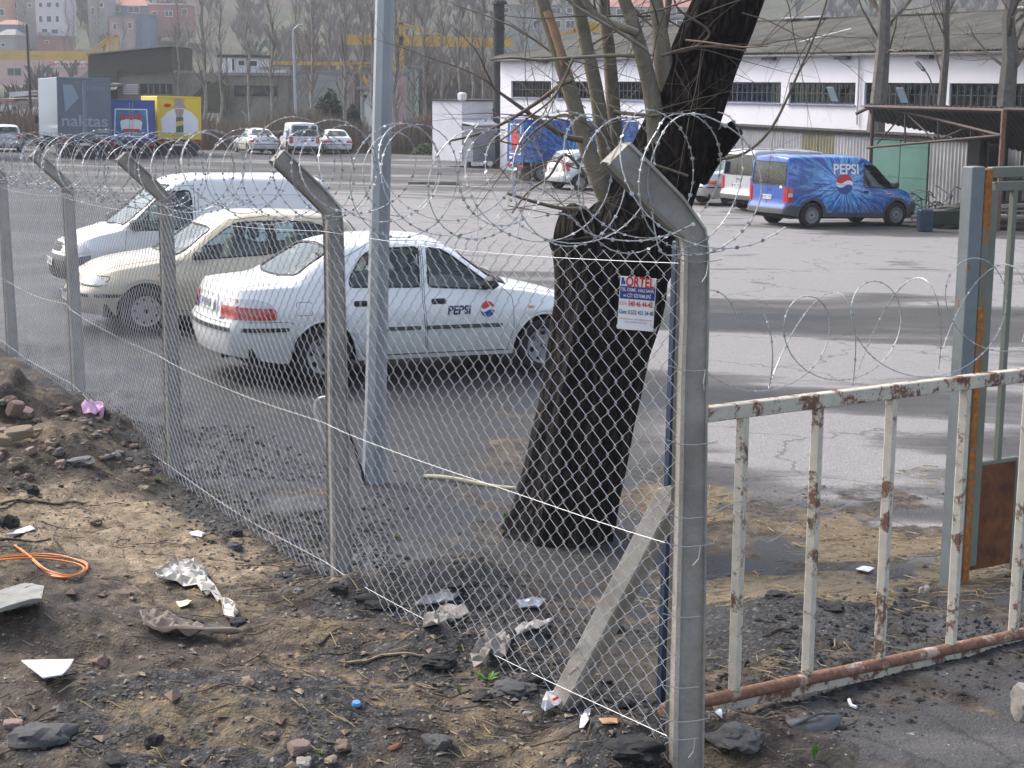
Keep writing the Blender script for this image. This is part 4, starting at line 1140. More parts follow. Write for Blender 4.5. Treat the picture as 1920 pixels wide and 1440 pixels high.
def handle(car, x, z, root, sg, mt=TRIM, w=.17):
    o = car.part('handle_recess', rounded([(x - w / 2, z - .03), (x + w / 2, z - .03), (x + w / 2, z + .028), (x - w / 2, z + .028)], .028, 3), 'Y', TRIM, root, sg, .0035, .04)
    p = car.proj(x, z + .004, 'Y', sg, .012); MB().bbox((0, 0, 0), (w * .8, .02, .022), .008).build('door_handle', mt, root, loc=p)
def globe(car, x, z, r, root, sg, ax='Y', off=.006):
    """round badge: red upper wave, white wave, blue lower"""
    def arc(a0, a1, n=16): return [(x + r * math.cos(R(a0 + (a1 - a0) * k / n)), z + r * math.sin(R(a0 + (a1 - a0) * k / n))) for k in range(n + 1)]
    fl = sg if ax == 'Y' else -sg
    def wave(o_, n=12, rev=False):
        pts = [(x + r * .96 * (2 * k / n - 1), z + o_ * r + .16 * r * math.sin(-fl * math.pi * (2 * k / n - 1))) for k in range(n + 1)]
        pts = [p for p in pts if math.dist(p, (x, z)) < r * .985]; return pts[::-1] if rev else pts
    wb = wave(.18, rev=False)
    car.part('emblem_disc', arc(0, 360 - 12, 28), ax, DECW, root, sg, off - .002, r / 3)
    up = arc(12, 168); car.part('emblem_red', up + wave(.2), ax, DECR, root, sg, off, r / 3)
    lo = arc(192, 348); car.part('emblem_blue', lo + wave(-.2, rev=True), ax, DECB, root, sg, off, r / 3)
def side_text(car, txt, x, z, size, root, sg, m_, name='lettering', off=.006, offset=.0, shear=0.0, sx=1.0, align='CENTER'):
    me = text_mesh(txt, size, offset=offset, shear=shear, sx=sx, align=align); me.materials.clear(); me.materials.append(m_)
    for v in me.vertices: v.co = car.proj(x + (-sg) * v.co.x, z + v.co.y, 'Y', sg, off)
    o = bpy.data.objects.new(name, me); link(o); o.parent = root; return o

# ---------------------------------------------------------------- saloon
SED = dict(xr=-2.10, xf=1.95, wheels=(-1.2195, 1.2195), Ra=.335, hub=.30, tr=.29, rim=.185, track=1.50, dx=.04, nose=(.10, .13), taper=(.10, .16),
    zb=[(-2.1, .30), (-1.9, .26), (-1.6, .22), (1.6, .22), (1.8, .22), (1.95, .25)],
    w=[(-2.1, .80), (-1.7, .84), (-.9, .852), (.9, .852), (1.5, .84), (1.95, .79)],
    zs=[(-2.1, .93), (-1.6, .95), (-.9, .925), (.3, .90), (.85, .875), (1.3, .80), (1.7, .70), (1.95, .62)],
    ws=[(-2.1, .72), (-1.5, .775), (-.6, .80), (.5, .80), (1.1, .78), (1.6, .74), (1.95, .70)],
    zr=[(-2.1, .965), (-1.72, .99), (-1.55, 1.01), (-1.25, 1.18), (-.95, 1.33), (-.5, 1.385), (.0, 1.37), (.30, 1.24), (.55, 1.07), (.80, .93), (1.3, .845), (1.7, .745), (1.95, .655)],
    wr=[(-2.1, .62), (-1.7, .66), (-1.45, .66), (-1.1, .58), (-.7, .555), (-.2, .555), (.2, .57), (.6, .64), (.85, .69), (1.3, .66), (1.7, .60), (1.95, .55)],
    zt=[(-2.1, .98), (-1.8, 1.01), (-1.58, 1.03), (-1.35, 1.16), (-1.05, 1.345), (-.75, 1.43), (-.3, 1.455), (.05, 1.44), (.30, 1.35), (.62, 1.15), (.90, .985), (1.3, .90), (1.7, .80), (1.95, .70)],
    front=[(.2, -.04), (.36, .05), (.5, .06), (.56, .0), (.7, -.06), (.9, -.12)], rear=[(.2, -.08), (.33, .02), (.52, .05), (.60, .045), (.63, -.01), (.8, -.025), (.95, -.06), (1.1, -.1)])
FD = [(-.10, .27), (.80, .27), (.86, .5), (.84, .82), (.60, 1.06), (.22, 1.35), (-.10, 1.40), (-.16, .8)]
RD = [(-.98, .55), (-.80, .27), (-.12, .27), (-.18, .8), (-.12, 1.40), (-.62, 1.40), (-1.02, 1.22), (-1.12, .94)]
WF = [(-.10, .945), (.58, .905), (.60, .965), (.50, 1.04), (.22, 1.25), (.06, 1.33), (-.05, 1.335)]
WR_ = [(-.20, .948), (-.95, .965), (-.93, 1.06), (-.78, 1.25), (-.64, 1.325), (-.15, 1.338)]
def saloon(paint_=WHITE, full=True):
    root = thing('saloon_car', (0, 0, 0))
    car = Car(SED); side = lambda c, n: abs(n.y) > .45 and abs(c.y) > .4
    wind = [(.37, .54), (.40, .0), (.37, -.54), (.84, -.62), (.93, -.3), (.95, 0), (.93, .3), (.84, .62)]
    back = [(-1.06, .50), (-1.04, 0), (-1.06, -.50), (-1.44, -.58), (-1.52, -.3), (-1.54, 0), (-1.52, .3), (-1.44, .58)]
    top = lambda c, n: n.z > .15 and c.z > .93
    holes = [('Y', WF, side), ('Y', WR_, side), ('Z', wind, top), ('Z', back, top)]
    regs = [('front_door|l', lambda c, n: side(c, n) and c.y > 0 and inpoly(c.x, c.z, FD)), ('front_door|r', lambda c, n: side(c, n) and c.y < 0 and inpoly(c.x, c.z, FD)),
            ('rear_door|l', lambda c, n: side(c, n) and c.y > 0 and inpoly(c.x, c.z, RD)), ('rear_door|r', lambda c, n: side(c, n) and c.y < 0 and inpoly(c.x, c.z, RD)),
            ('bonnet', lambda c, n: c.x > .93 and n.z > .5 and abs(c.y) < .66 and c.x < 1.93), ('boot_lid', lambda c, n: c.x < -1.62 and abs(c.y) < .58 and (c.z > .9 or (c.x < -2.0 and c.z > .62))),
            ('front_bumper', lambda c, n: c.x > 1.62 and c.z < .56), ('rear_bumper', lambda c, n: c.x < -1.62 and c.z < .62)]
    parts = car.split(root, regs, holes, {'body': paint_})
    for sg in (-1, 1):
        fd, rd = parts['front_door|' + ('l' if sg > 0 else 'r')], parts['rear_door|' + ('l' if sg > 0 else 'r')]
        for P, d in ((WF, fd), (WR_, rd)):
            car.part('window', rounded(P, .05), 'Y', GLASS, d, sg, -.004, .08); car.line('window_seal', rounded(P, .05), 'Y', TRIM, d, sg, .011, .0, True)
        car.line('panel_gap', FD, 'Y', SEAM, fd, sg, .0035, .0, True); car.line('panel_gap', RD, 'Y', SEAM, rd, sg, .0035, .0, True)
        for x, d in ((-.02, fd), (-.86, rd)): handle(car, x + .02, .80, d, sg)
        o = car.part('rubbing_strip', rounded([(-.14, .515), (.72, .515), (.72, .555), (-.14, .555)], .02), 'Y', GTRIM, fd, sg, .004, .08, .008)
        o = car.part('rubbing_strip', rounded([(-.20, .515), (-.76, .515), (-.79, .555), (-.20, .555)][::-1], .02), 'Y', GTRIM, rd, sg, .004, .08, .008)
        mirror(fd, .56, sg * .80, .98, TRIM)
        car.line('panel_gap', [(-.8, .262), (.82, .262)], 'Y', SEAM, root, sg, .003, .0)
        car.part('bumper_strip', rounded([(-2.06, .545), (-1.60, .545), (-1.60, .585), (-2.06, .585)], .015), 'Y', TRIM, root, sg, .010, .035, .008)
        car.part('tail_light', rounded([(-2.13, .665), (-1.72, .665), (-1.74, .775), (-2.12, .785)], .03), 'Y', REDL, root, sg, .012, .035, .008)
        car.part('tail_light', rounded([(-2.12, .788), (-1.745, .778), (-1.80, .835), (-1.92, .865), (-2.10, .868)], .02), 'Y', CLEARL, root, sg, .0125, .035, .008)
        P = rounded([(sg * .42, .67), (sg * .76, .67), (sg * .76, .86), (sg * .50, .86), (sg * .43, .79)], .03)
        car.part('tail_light', P, 'X', REDL, root, -1, .012, .035, .008)
        car.part('tail_light', rounded([(sg * .45, .788), (sg * .76, .788), (sg * .76, .855), (sg * .51, .855)], .02), 'X', CLEARL, root, -1, .016, .035, .006)
        car.part('headlight', rounded([(sg * .40, .60), (sg * .70, .60), (sg * .72, .70), (sg * .50, .71), (sg * .40, .67)], .03), 'X', CLEARL, root, 1, .006, .05, .008)
        car.part('headlight', rounded([(1.62, .62), (1.98, .60), (1.98, .70), (1.70, .72)], .03), 'Y', CLEARL, root, sg, .006, .05, .008)
        car.part('side_repeater', rounded([(1.02, .70), (1.10, .70), (1.10, .725), (1.02, .725)], .01), 'Y', ORANGEL, root, sg, .005, .04)
        car.line('panel_gap', [(-2.0, .64), (-1.62, .64), (-1.54, .62), (-1.50, .56)], 'Y', SEAM, root, sg, .0035, 0)
        for k, xw in enumerate(SED['wheels']):
            pts = [car.proj(xw + .337 * math.cos(a), .30 + .337 * math.sin(a), 'Y', sg, .0) for a in np.linspace(.12, math.pi - .12, 22)]
            MB().tube(pts, .011, 6).build('arch_lip', paint_, root, True, 60, fix=False)
        if sg < 0:
            car.line('filler_flap', rounded([(-1.52, .70), (-1.36, .70), (-1.36, .83), (-1.52, .83)], .025), 'Y', SEAM, root, sg, .003, 0, True, n=4)
    car.part('windscreen', rounded(wind, .05), 'Z', GLASS, root, 1, -.004, .1); car.line('windscreen_seal', rounded(wind, .05), 'Z', TRIM, root, 1, .012, .0, True)
    car.part('rear_window', rounded(back, .05), 'Z', GLASS, root, 1, -.004, .1); car.line('rear_window_seal', rounded(back, .05), 'Z', TRIM, root, 1, .014, .0, True)
    car.line('panel_gap', [(-1.60, .62), (-1.66, .63), (-2.04, .60)], 'Z', SEAM, root, 1, .0035, 0); car.line('panel_gap', [(-1.60, -.62), (-1.66, -.63), (-2.04, -.60)], 'Z', SEAM, root, 1, .0035, 0)
    car.line('panel_gap', [(.98, .66), (1.9, .58)], 'Z', SEAM, root, 1, .0035, 0); car.line('panel_gap', [(.98, -.66), (1.9, -.58)], 'Z', SEAM, root, 1, .0035, 0)
    car.part('rear_bumper_strip', [(-.70, .545), (.70, .545), (.70, .585), (-.70, .585)], 'X', TRIM, root, -1, .012, .05, .008)
    car.part('front_bumper_strip', [(-.68, .47), (.68, .47), (.68, .51), (-.68, .51)], 'X', TRIM, root, 1, .012, .05, .008)
    car.part('lower_grille', rounded([(-.4, .28), (.4, .28), (.36, .38), (-.36, .38)], .03), 'X', TRIM, root, 1, .003, .1)
    car.part('grille', rounded([(-.28, .60), (.28, .60), (.24, .665), (-.24, .665)], .02), 'X', TRIM, root, 1, .004, .08)
    car.line('panel_gap', [(-.6, .62), (.6, .62)], 'X', SEAM, root, -1, .004, 0)
    car.line('plate_surround', rounded([(-.30, .70), (.30, .70), (.30, .87), (-.30, .87)], .03), 'X', paint_, root, -1, .012, 0, True)
    plate(root, car, 0, .765, -1, '34 BJ 8436')
    plate(root, car, 0, .41, 1, '34 BJ 8436')
    w = MB(); w.tube([(.94, -.15, 1.0), (.90, .1, 1.035), (.86, .42, 1.05)], .009, 5); w.tube([(.94, .45, .995), (.9, .55, 1.0), (.72, -.05, 1.10)], .004, 4)
    w.build('wiper', TRIM, root); 
    MB().tube([(-.02, 0, 1.44), (-.25, 0, 1.62)], .004, 5).build('aerial', TRIM, root)
    seats(root, [(.12, (-.36, .36)), (-.75, (0,))]); dash(root, .62, 1.6, .93, INTR)
    add_wheels(root, SED, 'cap7'); underside(root, SED, 1.70)
    mb = MB(); mb.box((-.2, 0, .36), (2.6, 1.45, .04)); mb.box((-1.35, 0, .94), (.5, 1.2, .03)); mb.build('cabin_floor', INTD, root)
    mb = MB(); mb.tube([(-2.0, -.35, .27), (-2.14, -.35, .26)], .022, 8); mb.build('exhaust', TRIM, root)
    return root, car

# ---------------------------------------------------------------- three-door hatchback
HAT = dict(xr=-1.74, xf=1.80, wheels=(-1.1865, 1.1865), Ra=.335, hub=.30, tr=.285, rim=.180, track=1.43, dx=.04, nose=(.09, .13), taper=(.10, .17),
    zb=[(-1.74, .30), (-1.5, .24), (1.5, .22), (1.8, .25)],
    w=[(-1.74, .75), (-1.3, .795), (-.6, .815), (.9, .815), (1.4, .80), (1.8, .75)],
    zs=[(-1.74, .90), (-.9, .90), (.3, .88), (.85, .86), (1.25, .80), (1.55, .75), (1.8, .69)],
    ws=[(-1.74, .68), (-1.2, .74), (-.4, .765), (.5, .765), (1.1, .745), (1.5, .71), (1.8, .66)],
    zr=[(-1.74, 1.0), (-1.62, 1.12), (-1.42, 1.30), (-1.0, 1.375), (-.2, 1.385), (.10, 1.33), (.40, 1.15), (.70, .945), (.86, .90), (1.3, .835), (1.6, .785), (1.8, .72)],
    wr=[(-1.74, .62), (-1.5, .58), (-1.1, .55), (-.2, .545), (.2, .56), (.55, .62), (.8, .67), (1.25, .64), (1.6, .58), (1.8, .52)],
    zt=[(-1.74, 1.02), (-1.66, 1.15), (-1.52, 1.34), (-1.1, 1.42), (-.3, 1.445), (.0, 1.43), (.25, 1.33), (.55, 1.13), (.84, .965), (1.3, .90), (1.6, .84), (1.8, .765)],
    front=[(.2, -.04), (.36, .05), (.5, .06), (.56, .0), (.7, -.06), (.9, -.12)], rear=[(.2, -.06), (.33, .05), (.52, .08), (.58, .03), (.8, .02), (.95, -.02), (1.2, -.08)])
def hatch(paint_=BEIGE):
    root = thing('hatchback_car', (0, 0, 0)); car = Car(HAT); side = lambda c, n: abs(n.y) > .42 and abs(c.y) > .38
    D3 = [(-.42, .27), (.80, .27), (.86, .5), (.82, .80), (.50, 1.08), (.12, 1.34), (-.38, 1.39), (-.46, .8)]
    W1 = [(-.36, .93), (.60, .885), (.60, .94), (.44, 1.04), (.16, 1.24), (.02, 1.31), (-.34, 1.325)]
    W2 = [(-.46, .935), (-1.22, .975), (-1.30, 1.06), (-1.12, 1.24), (-.95, 1.305), (-.46, 1.33)]
    wind = [(.32, .52), (.36, .0), (.32, -.52), (.76, -.60), (.86, -.3), (.88, 0), (.86, .3), (.76, .60)]
    back = [(-.55, .98), (.55, .98), (.48, 1.30), (-.48, 1.30)]
    top = lambda c, n: n.z > .15 and c.z > .9 and c.x > 0
    holes = [('Y', W1, side), ('Y', W2, side), ('Z', wind, top), ('X', back, lambda c, n: c.x < -1.3 and n.x < -.2)]
    regs = [('door|l', lambda c, n: side(c, n) and c.y > 0 and inpoly(c.x, c.z, D3)), ('door|r', lambda c, n: side(c, n) and c.y < 0 and inpoly(c.x, c.z, D3)),
            ('bonnet', lambda c, n: c.x > .86 and n.z > .5 and abs(c.y) < .62 and c.x < 1.78), ('front_bumper', lambda c, n: c.x > 1.5 and c.z < .56), ('rear_bumper', lambda c, n: c.x < -1.45 and c.z < .56),
            ('tailgate', lambda c, n: c.x < -1.45 and abs(c.y) < .58 and n.x < -.2)]
    parts = car.split(root, regs, holes, {'body': paint_})
    for sg in (-1, 1):
        d = parts['door|' + ('l' if sg > 0 else 'r')]
        car.part('window', rounded(W1, .05), 'Y', GLASS, d, sg, -.004, .08); car.line('window_seal', rounded(W1, .05), 'Y', TRIM, d, sg, .012, .0, True)
        car.part('window', rounded(W2, .05), 'Y', GLASS, root, sg, -.004, .08); car.line('window_seal', rounded(W2, .05), 'Y', TRIM, root, sg, .012, .0, True)
        car.part('window_pillar', [(-.47, .93), (-.35, .93), (-.33, 1.33), (-.47, 1.335)], 'Y', TRIM, root, sg, .005, .08)
        car.line('panel_gap', D3, 'Y', SEAM, d, sg, .0035, .0, True); handle(car, -.30, .79, d, sg)
        mirror(d, .52, sg * .76, .96, TRIM)
        car.part('headlight', rounded([(sg * .33, .61), (sg * .66, .60), (sg * .66, .69), (sg * .52, .72), (sg * .35, .69)], .035), 'X', CLEARL, root, 1, .010, .035, .01)
        car.part('headlight', rounded([(1.63, .61), (1.80, .60), (1.80, .69), (1.70, .70)], .03), 'Y', CLEARL, root, sg, .008, .035, .01)
        car.line('headlight_seal', rounded([(sg * .37, .585), (sg * .70, .585), (sg * .72, .70), (sg * .50, .715), (sg * .37, .66)], .035), 'X', TRIM, root, 1, .006, .004, True)
        car.part('bumper_strip', rounded([(1.35, .46), (1.78, .46), (1.78, .50), (1.35, .50)], .015), 'Y', TRIM, root, sg, .010, .035, .008)
        car.part('tail_light', rounded([(sg * .55, .68), (sg * .72, .68), (sg * .72, .98), (sg * .60, .98)], .03), 'X', REDL, root, -1, .008, .05, .006)
        car.part('tail_light', rounded([(-1.80, .68), (-1.62, .68), (-1.66, .98), (-1.78, .98)], .02), 'Y', REDL, root, sg, .012, .035, .008)
        car.part('side_repeater', rounded([(.98, .70), (1.05, .70), (1.05, .722), (.98, .722)], .01), 'Y', ORANGEL, root, sg, .005, .04)
        for xw in HAT['wheels']:
            pts = [car.proj(xw + .337 * math.cos(a), .30 + .337 * math.sin(a), 'Y', sg, .0) for a in np.linspace(.12, math.pi - .12, 22)]
            MB().tube(pts, .011, 6).build('arch_lip', paint_, root, True, 60, fix=False)
    car.part('windscreen', rounded(wind, .05), 'Z', GLASS, root, 1, -.004, .1); car.line('windscreen_seal', rounded(wind, .05), 'Z', TRIM, root, 1, .012, .0, True)
    car.part('rear_window', rounded(back, .05), 'X', GLASS, root, -1, -.004, .1); car.line('rear_window_seal', rounded(back, .05), 'X', TRIM, root, -1, .012, .0, True)
    for s_ in (1, -1): car.line('panel_gap', [(.92, s_ * .64), (1.75, s_ * .56)], 'Z', SEAM, root, 1, .0035, 0)
    car.part('grille', rounded([(-.26, .60), (.26, .60), (.22, .665), (-.22, .665)], .02), 'X', TRIM, root, 1, .005, .08)
    car.part('lower_grille', rounded([(-.36, .27), (.36, .27), (.32, .38), (-.32, .38)], .03), 'X', TRIM, root, 1, .004, .1)
    car.part('front_bumper_strip', [(-.64, .46), (.64, .46), (.64, .50), (-.64, .50)], 'X', TRIM, root, 1, .012, .05, .008)
    plate(root, car, 0, .42, 1, '34 BJ 5127'); plate(root, car, 0, .74, -1, '34 BJ 5127')
    w = MB(); w.tube([(.88, -.1, .98), (.84, .12, 1.01), (.80, .42, 1.03)], .009, 5); w.build('wiper', TRIM, root)
    seats(root, [(.10, (-.33, .33)), (-.72, (0,))]); dash(root, .58, 1.5, .90, INTD)
    add_wheels(root, HAT, 'cap9'); underside(root, HAT, 1.62); mb = MB(); mb.box((-.2, 0, .36), (2.5, 1.38, .04)); mb.build('cabin_floor', INTD, root)
    return root, car

# ---------------------------------------------------------------- vans
def van_spec(L_, W, H, wb, tr=.31, hood=.62, nose=.12, rake=.0):
    x0, x1 = -wb / 2 - (L_ - wb) * .47 + .03, wb / 2 + (L_ - wb) * .53 - .13; h = W / 2
    cw = x1 - hood
    return dict(xr=x0, xf=x1, wheels=(-wb / 2, wb / 2), Ra=tr + .05, hub=tr, tr=tr, rim=.20, tw=.19, track=W - .2, dx=.05, nose=(.05, nose), taper=(.03, .17), bulge=.01, tension=.38,
        zb=[(x0, .34), (x0 + .3, .28), (x1 - .3, .24), (x1, .26)],
        w=[(x0, h - .015), (-.5, h), (.9, h), (x1 - .35, h - .02), (x1, h - .07)],
        zs=[(x0, 1.02), (-.2, 1.0), (cw - .2, .98), (cw + .1, .94), (x1 - .2, .83), (x1, .74)],
        ws=[(x0, h - .03), (-.5, h - .02), (.6, h - .02), (cw, h - .06), (x1, h - .14)],
        zr=[(x0, H - .12), (x0 + .3, H - .08), (0, H - .07), (cw - 1.05, H - .10), (cw - .75, H - .26), (cw - .4, H - .55), (cw, .99), (x1 - .25, .88), (x1, .78)],
        wr=[(x0, h - .14), (0, h - .15), (cw - 1.0, h - .17), (cw - .5, h - .16), (cw, h - .12), (x1, h - .26)],
        zt=[(x0, H - .04), (x0 + .3, H), (-.1, H), (cw - 1.15, H - .03), (cw - .85, H - .15), (cw - .45, H - .45), (cw + .05, 1.05), (x1 - .25, .93), (x1, .82)],
        front=[(.2, -.03), (.36, .05), (.55, .05), (.62, .0), (.8, -.07), (1.0, -.13)], rear=[(.2, .0), (.34, .07), (.52, .07), (.56, .0), (1.0, .0), (1.4, -.02), (H, -.07)]), cw
def van(sp, cw, W, H, paint_, cladding=True, doors=2, style='steel', rear_glass=True, pl='34 AZ 2210', frontdark=True, sidepanel=True):
    root = thing('van', (0, 0, 0)); car = Car(sp); side = lambda c, n: abs(n.y) > .45 and abs(c.y) > .4
    x0, x1 = sp['xr'], sp['xf']; a = cw - .12
    W1 = [(a - 1.02, 1.02), (a - .12, .99), (a - .10, 1.06), (a - .42, H - .44), (a - .62, H - .26), (a - 1.0, H - .24)]
    WB = [(a - .34, 1.02), (a + .12, .99), (a - .30, H - .50)]
    D1 = [(a - 1.08, .30), (a - .05, .30), (a + .04, .55), (a - .02, 1.0), (a - .36, H - .38), (a - .62, H - .18), (a - 1.06, H - .16)]
    h = W / 2
    wind = [(cw - .86, h - .27), (cw - .80, 0), (cw - .86, -(h - .27)), (cw - .12, -(h - .18)), (cw - .03, -.3), (cw, 0), (cw - .03, .3), (cw - .12, h - .18)]
    back = [[(s_ * .05, 1.05), (s_ * (h - .17), 1.05), (s_ * (h - .22), H - .24), (s_ * .05, H - .24)] for s_ in (1, -1)] if doors == 2 else [[(-(h - .16), 1.05), (h - .16, 1.05), (h - .21, H - .2), (-(h - .21), H - .2)]]
    top = lambda c, n: n.z > .12 and c.z > 1.0 and c.x > cw - 1.1
    holes = [('Y', W1, side), ('Z', wind, top)] + [('X', b, lambda c, n: c.x < x0 + .1 and n.x < -.5) for b in back]
    regs = [('front_door|l', lambda c, n: side(c, n) and c.y > 0 and inpoly(c.x, c.z, D1)), ('front_door|r', lambda c, n: side(c, n) and c.y < 0 and inpoly(c.x, c.z, D1)),
            ('rear_door|l', lambda c, n: c.x < x0 + .1 and n.x < -.5 and c.y > 0 and c.z > .5), ('rear_door|r', lambda c, n: c.x < x0 + .1 and n.x < -.5 and c.y <= 0 and c.z > .5),
            ('front_bumper', lambda c, n: c.x > x1 - .42 and c.z < .60), ('rear_bumper', lambda c, n: c.x < x0 + .5 and c.z < .54), ('bonnet', lambda c, n: c.x > cw and n.z > .45 and abs(c.y) < h - .2)]
    pm = {'body': paint_}
    if frontdark: pm['front_bumper'] = GTRIM if not cladding else GTRIM
    pm['rear_bumper'] = GTRIM
    parts = car.split(root, regs, holes, pm)
    for sg in (-1, 1):
        d = parts['front_door|' + ('l' if sg > 0 else 'r')]
        car.part('window', rounded(W1, .05), 'Y', GLASS, d, sg, -.004, .08); car.line('window_seal', rounded(W1, .05), 'Y', TRIM, d, sg, .013, .0, True)
        car.line('window_divider', [(a - .33, 1.0), (a - .38, H - .46)], 'Y', TRIM, d, sg, .014, .0)
        car.line('panel_gap', D1, 'Y', SEAM, d, sg, .004, .0, True); handle(car, a - .95, .90, d, sg)
        mirror(d, a - .12, sg * (h - .02), 1.08, TRIM, 1.25)
        car.line('panel_gap', [(a - 1.12, .30), (a - 1.12, H - .2)], 'Y', SEAM, root, sg, .004, 0)
        car.line('slide_rail', [(a - 1.12, .93), (x0 + .25, .93)], 'Y', SEAM, root, sg, .006, 0)
        if sidepanel: car.line('panel_crease', rounded([(a - 1.25, 1.08), (x0 + .35, 1.08), (x0 + .38, H - .3), (a - 1.25, H - .3)], .08), 'Y', paint_, root, sg, .007, 0, True)
        mt = GTRIM
        for xw in sp['wheels']:
            Ra = sp['Ra']
            P = [(xw + (Ra + .075) * math.cos(t), sp['hub'] + (Ra + .075) * math.sin(t)) for t in np.linspace(-.08, math.pi + .08, 22)]
            Q = [(xw + (Ra + .002) * math.cos(t), sp['hub'] + (Ra + .002) * math.sin(t)) for t in np.linspace(math.pi - .02, .02, 22)]
            if cladding: car.part('wheel_arch', P + Q, 'Y', mt, root, sg, .008, .05, .012)
            else:
                pts = [car.proj(xw + (Ra + .003) * math.cos(t), sp['hub'] + (Ra + .003) * math.sin(t), 'Y', sg, .0) for t in np.linspace(.12, math.pi - .12, 22)]
                MB().tube(pts, .012, 6).build('arch_lip', paint_, root, True, 60, fix=False)
        xa, xb = sp['wheels'][0] + sp['Ra'] + .08, sp['wheels'][1] - sp['Ra'] - .08
        if cladding: car.part('sill_cladding', [(xa, .27), (xb, .25), (xb, .36), (xa, .38)], 'Y', mt, root, sg, .008, .08, .01)
        car.part('rubbing_strip', rounded([(xa + .04, .52), (xb - .04, .52), (xb - .04, .60), (xa + .04, .60)], .02), 'Y', paint_ if cladding else GTRIM, root, sg, .004, .08, .01)
        car.part('tail_light', rounded([(sg * (h - .17), .62), (sg * (h - .05), .62), (sg * (h - .06), 1.0), (sg * (h - .16), 1.0)], .02), 'X', REDL, root, -1, .008, .05, .008)
        car.part('tail_light', rounded([(x0 - .02, .62), (x0 + .13, .62), (x0 + .13, 1.0), (x0 - .02, 1.0)], .02), 'Y', REDL, root, sg, .008, .05, .008)
        car.part('tail_light', rounded([(x0 - .0, .77), (x0 + .11, .77), (x0 + .11, .86), (x0 - .0, .86)], .01), 'Y', CLEARL, root, sg, .013, .05, .008)
        car.part('headlight', rounded([(sg * (h - .50), .66), (sg * (h - .13), .66), (sg * (h - .13), .82), (sg * (h - .40), .80)], .03), 'X', CLEARL, root, 1, .008, .05, .008)
        car.part('headlight', rounded([(x1 - .30, .67), (x1 + .02, .66), (x1 + .02, .80), (x1 - .2, .84)], .03), 'Y', CLEARL, root, sg, .008, .05, .008)
    for i, b in enumerate(back):
        d = parts['rear_door|' + ('l' if (i == 0) else 'r')]
        car.part('rear_window', rounded(b, .05), 'X', GLASS if rear_glass else DGLASS, d, -1, -.002, .1); car.line('window_seal', rounded(b, .05), 'X', TRIM, d, -1, .013, .0, True)
    car.line('panel_gap', [(0, .55), (0, H - .12)], 'X', SEAM, root, -1, .005, 0)
    for s_ in (1, -1): car.line('panel_gap', [(s_ * (h - .13), .56), (s_ * (h - .15), 1.2), (s_ * (h - .19), H - .14)], 'X', SEAM, root, -1, .004, 0)
    car.part('windscreen', rounded(wind, .05), 'Z', GLASS, root, 1, -.004, .1); car.line('windscreen_seal', rounded(wind, .05), 'Z', TRIM, root, 1, .013, .0, True)
    car.part('grille', rounded([(-.34, .66), (.34, .66), (.38, .80), (-.38, .80)], .03), 'X', TRIM, root, 1, .006, .08)
    for k in range(3): car.line('grille_bar', [(-.34, .69 + k * .04), (.34, .69 + k * .04)], 'X', GTRIM, root, 1, .008, .008)
    car.part('lower_grille', rounded([(-.5, .30), (.5, .30), (.46, .44), (-.46, .44)], .03), 'X', TRIM, root, 1, .005, .1)
    plate(root, car, 0, .50, 1, pl); plate(root, car, h * .42 if doors == 2 else 0, .74, -1, pl, w=.42)
    p = car.proj(-.08, .93, 'X', -1, .012); MB().bbox((0, 0, 0), (.02, .13, .025), .006).build('door_handle', TRIM, root, loc=p)
    w = MB(); w.tube([(cw + .02, .1, 1.06), (cw - .02, .45, 1.10)], .010, 5); w.tube([(cw + .02, -.4, 1.06), (cw - .02, .0, 1.10)], .010, 5); w.build('wiper', TRIM, root)
    seats(root, [(a - .62, (-.38, .38))], INTD, .5); dash(root, a - .02, W - .1, 1.04, INTD)
    add_wheels(root, sp, style); underside(root, sp, W - .02); mb = MB(); mb.box((0, 0, .42), (x1 - x0 - 1.0, W - .25, .04)); mb.build('cabin_floor', INTD, root)
    if not rear_glass: pass
    mb = MB(); mb.box((a - 1.15, 0, .95), (.03, W - .28, 1.1)); o = mb.build('bulkhead', INTD, root) if doors == 2 and not rear_glass else None
    return root, car

def put(root, px, py, Y=None, yaw=0, ref=(0, 0), label='', cat='car', group=None, name=None):
    """stand the vehicle so its reference point (local x, y on the ground) is at the pixel's ground point"""
    p = gp(px, py) if Y is None else Vector((at(px, py, Y).x, Y, 0))
    r_ = Matrix.Rotation(yaw, 2) @ Vector(ref)
    x, y = p.x - r_.x, p.y - r_.y
    # settle on the slope
    fx, fy = math.cos(yaw) * 1.3, math.sin(yaw) * 1.3
    zf_, zr_ = float(G(x + fx, y + fy, False)), float(G(x - fx, y - fy, False)); lx, ly = -math.sin(yaw) * .7, math.cos(yaw) * .7
    zl, zr2 = float(G(x + lx, y + ly, False)), float(G(x - lx, y - ly, False))
    root.location = (x, y, (zf_ + zr_) / 2)
    root.rotation_euler = (math.atan2(zl - zr2, 1.4), -math.atan2(zf_ - zr_, 2.6), yaw)
    if name: root.name = name
    tag(root, label, cat, group); return root
def recolour(root, old, new):
    for o in root.children_recursive:
        for sl in o.material_slots:
            if sl.material == old: sl.link = 'OBJECT'; sl.material = new

sal, scar = saloon()
hb, hcar = hatch()
sp_d, cw_d = van_spec(4.16, 1.72, 1.82, 2.566, .30, .70)
dob, dcar = van(sp_d, cw_d, 1.72, 1.82, WHITE2, cladding=False, style='cap9', pl='34 VT 6084', rear_glass=False)
sp_c, cw_c = van_spec(4.28, 1.795, 1.82, 2.664, .315, .66)
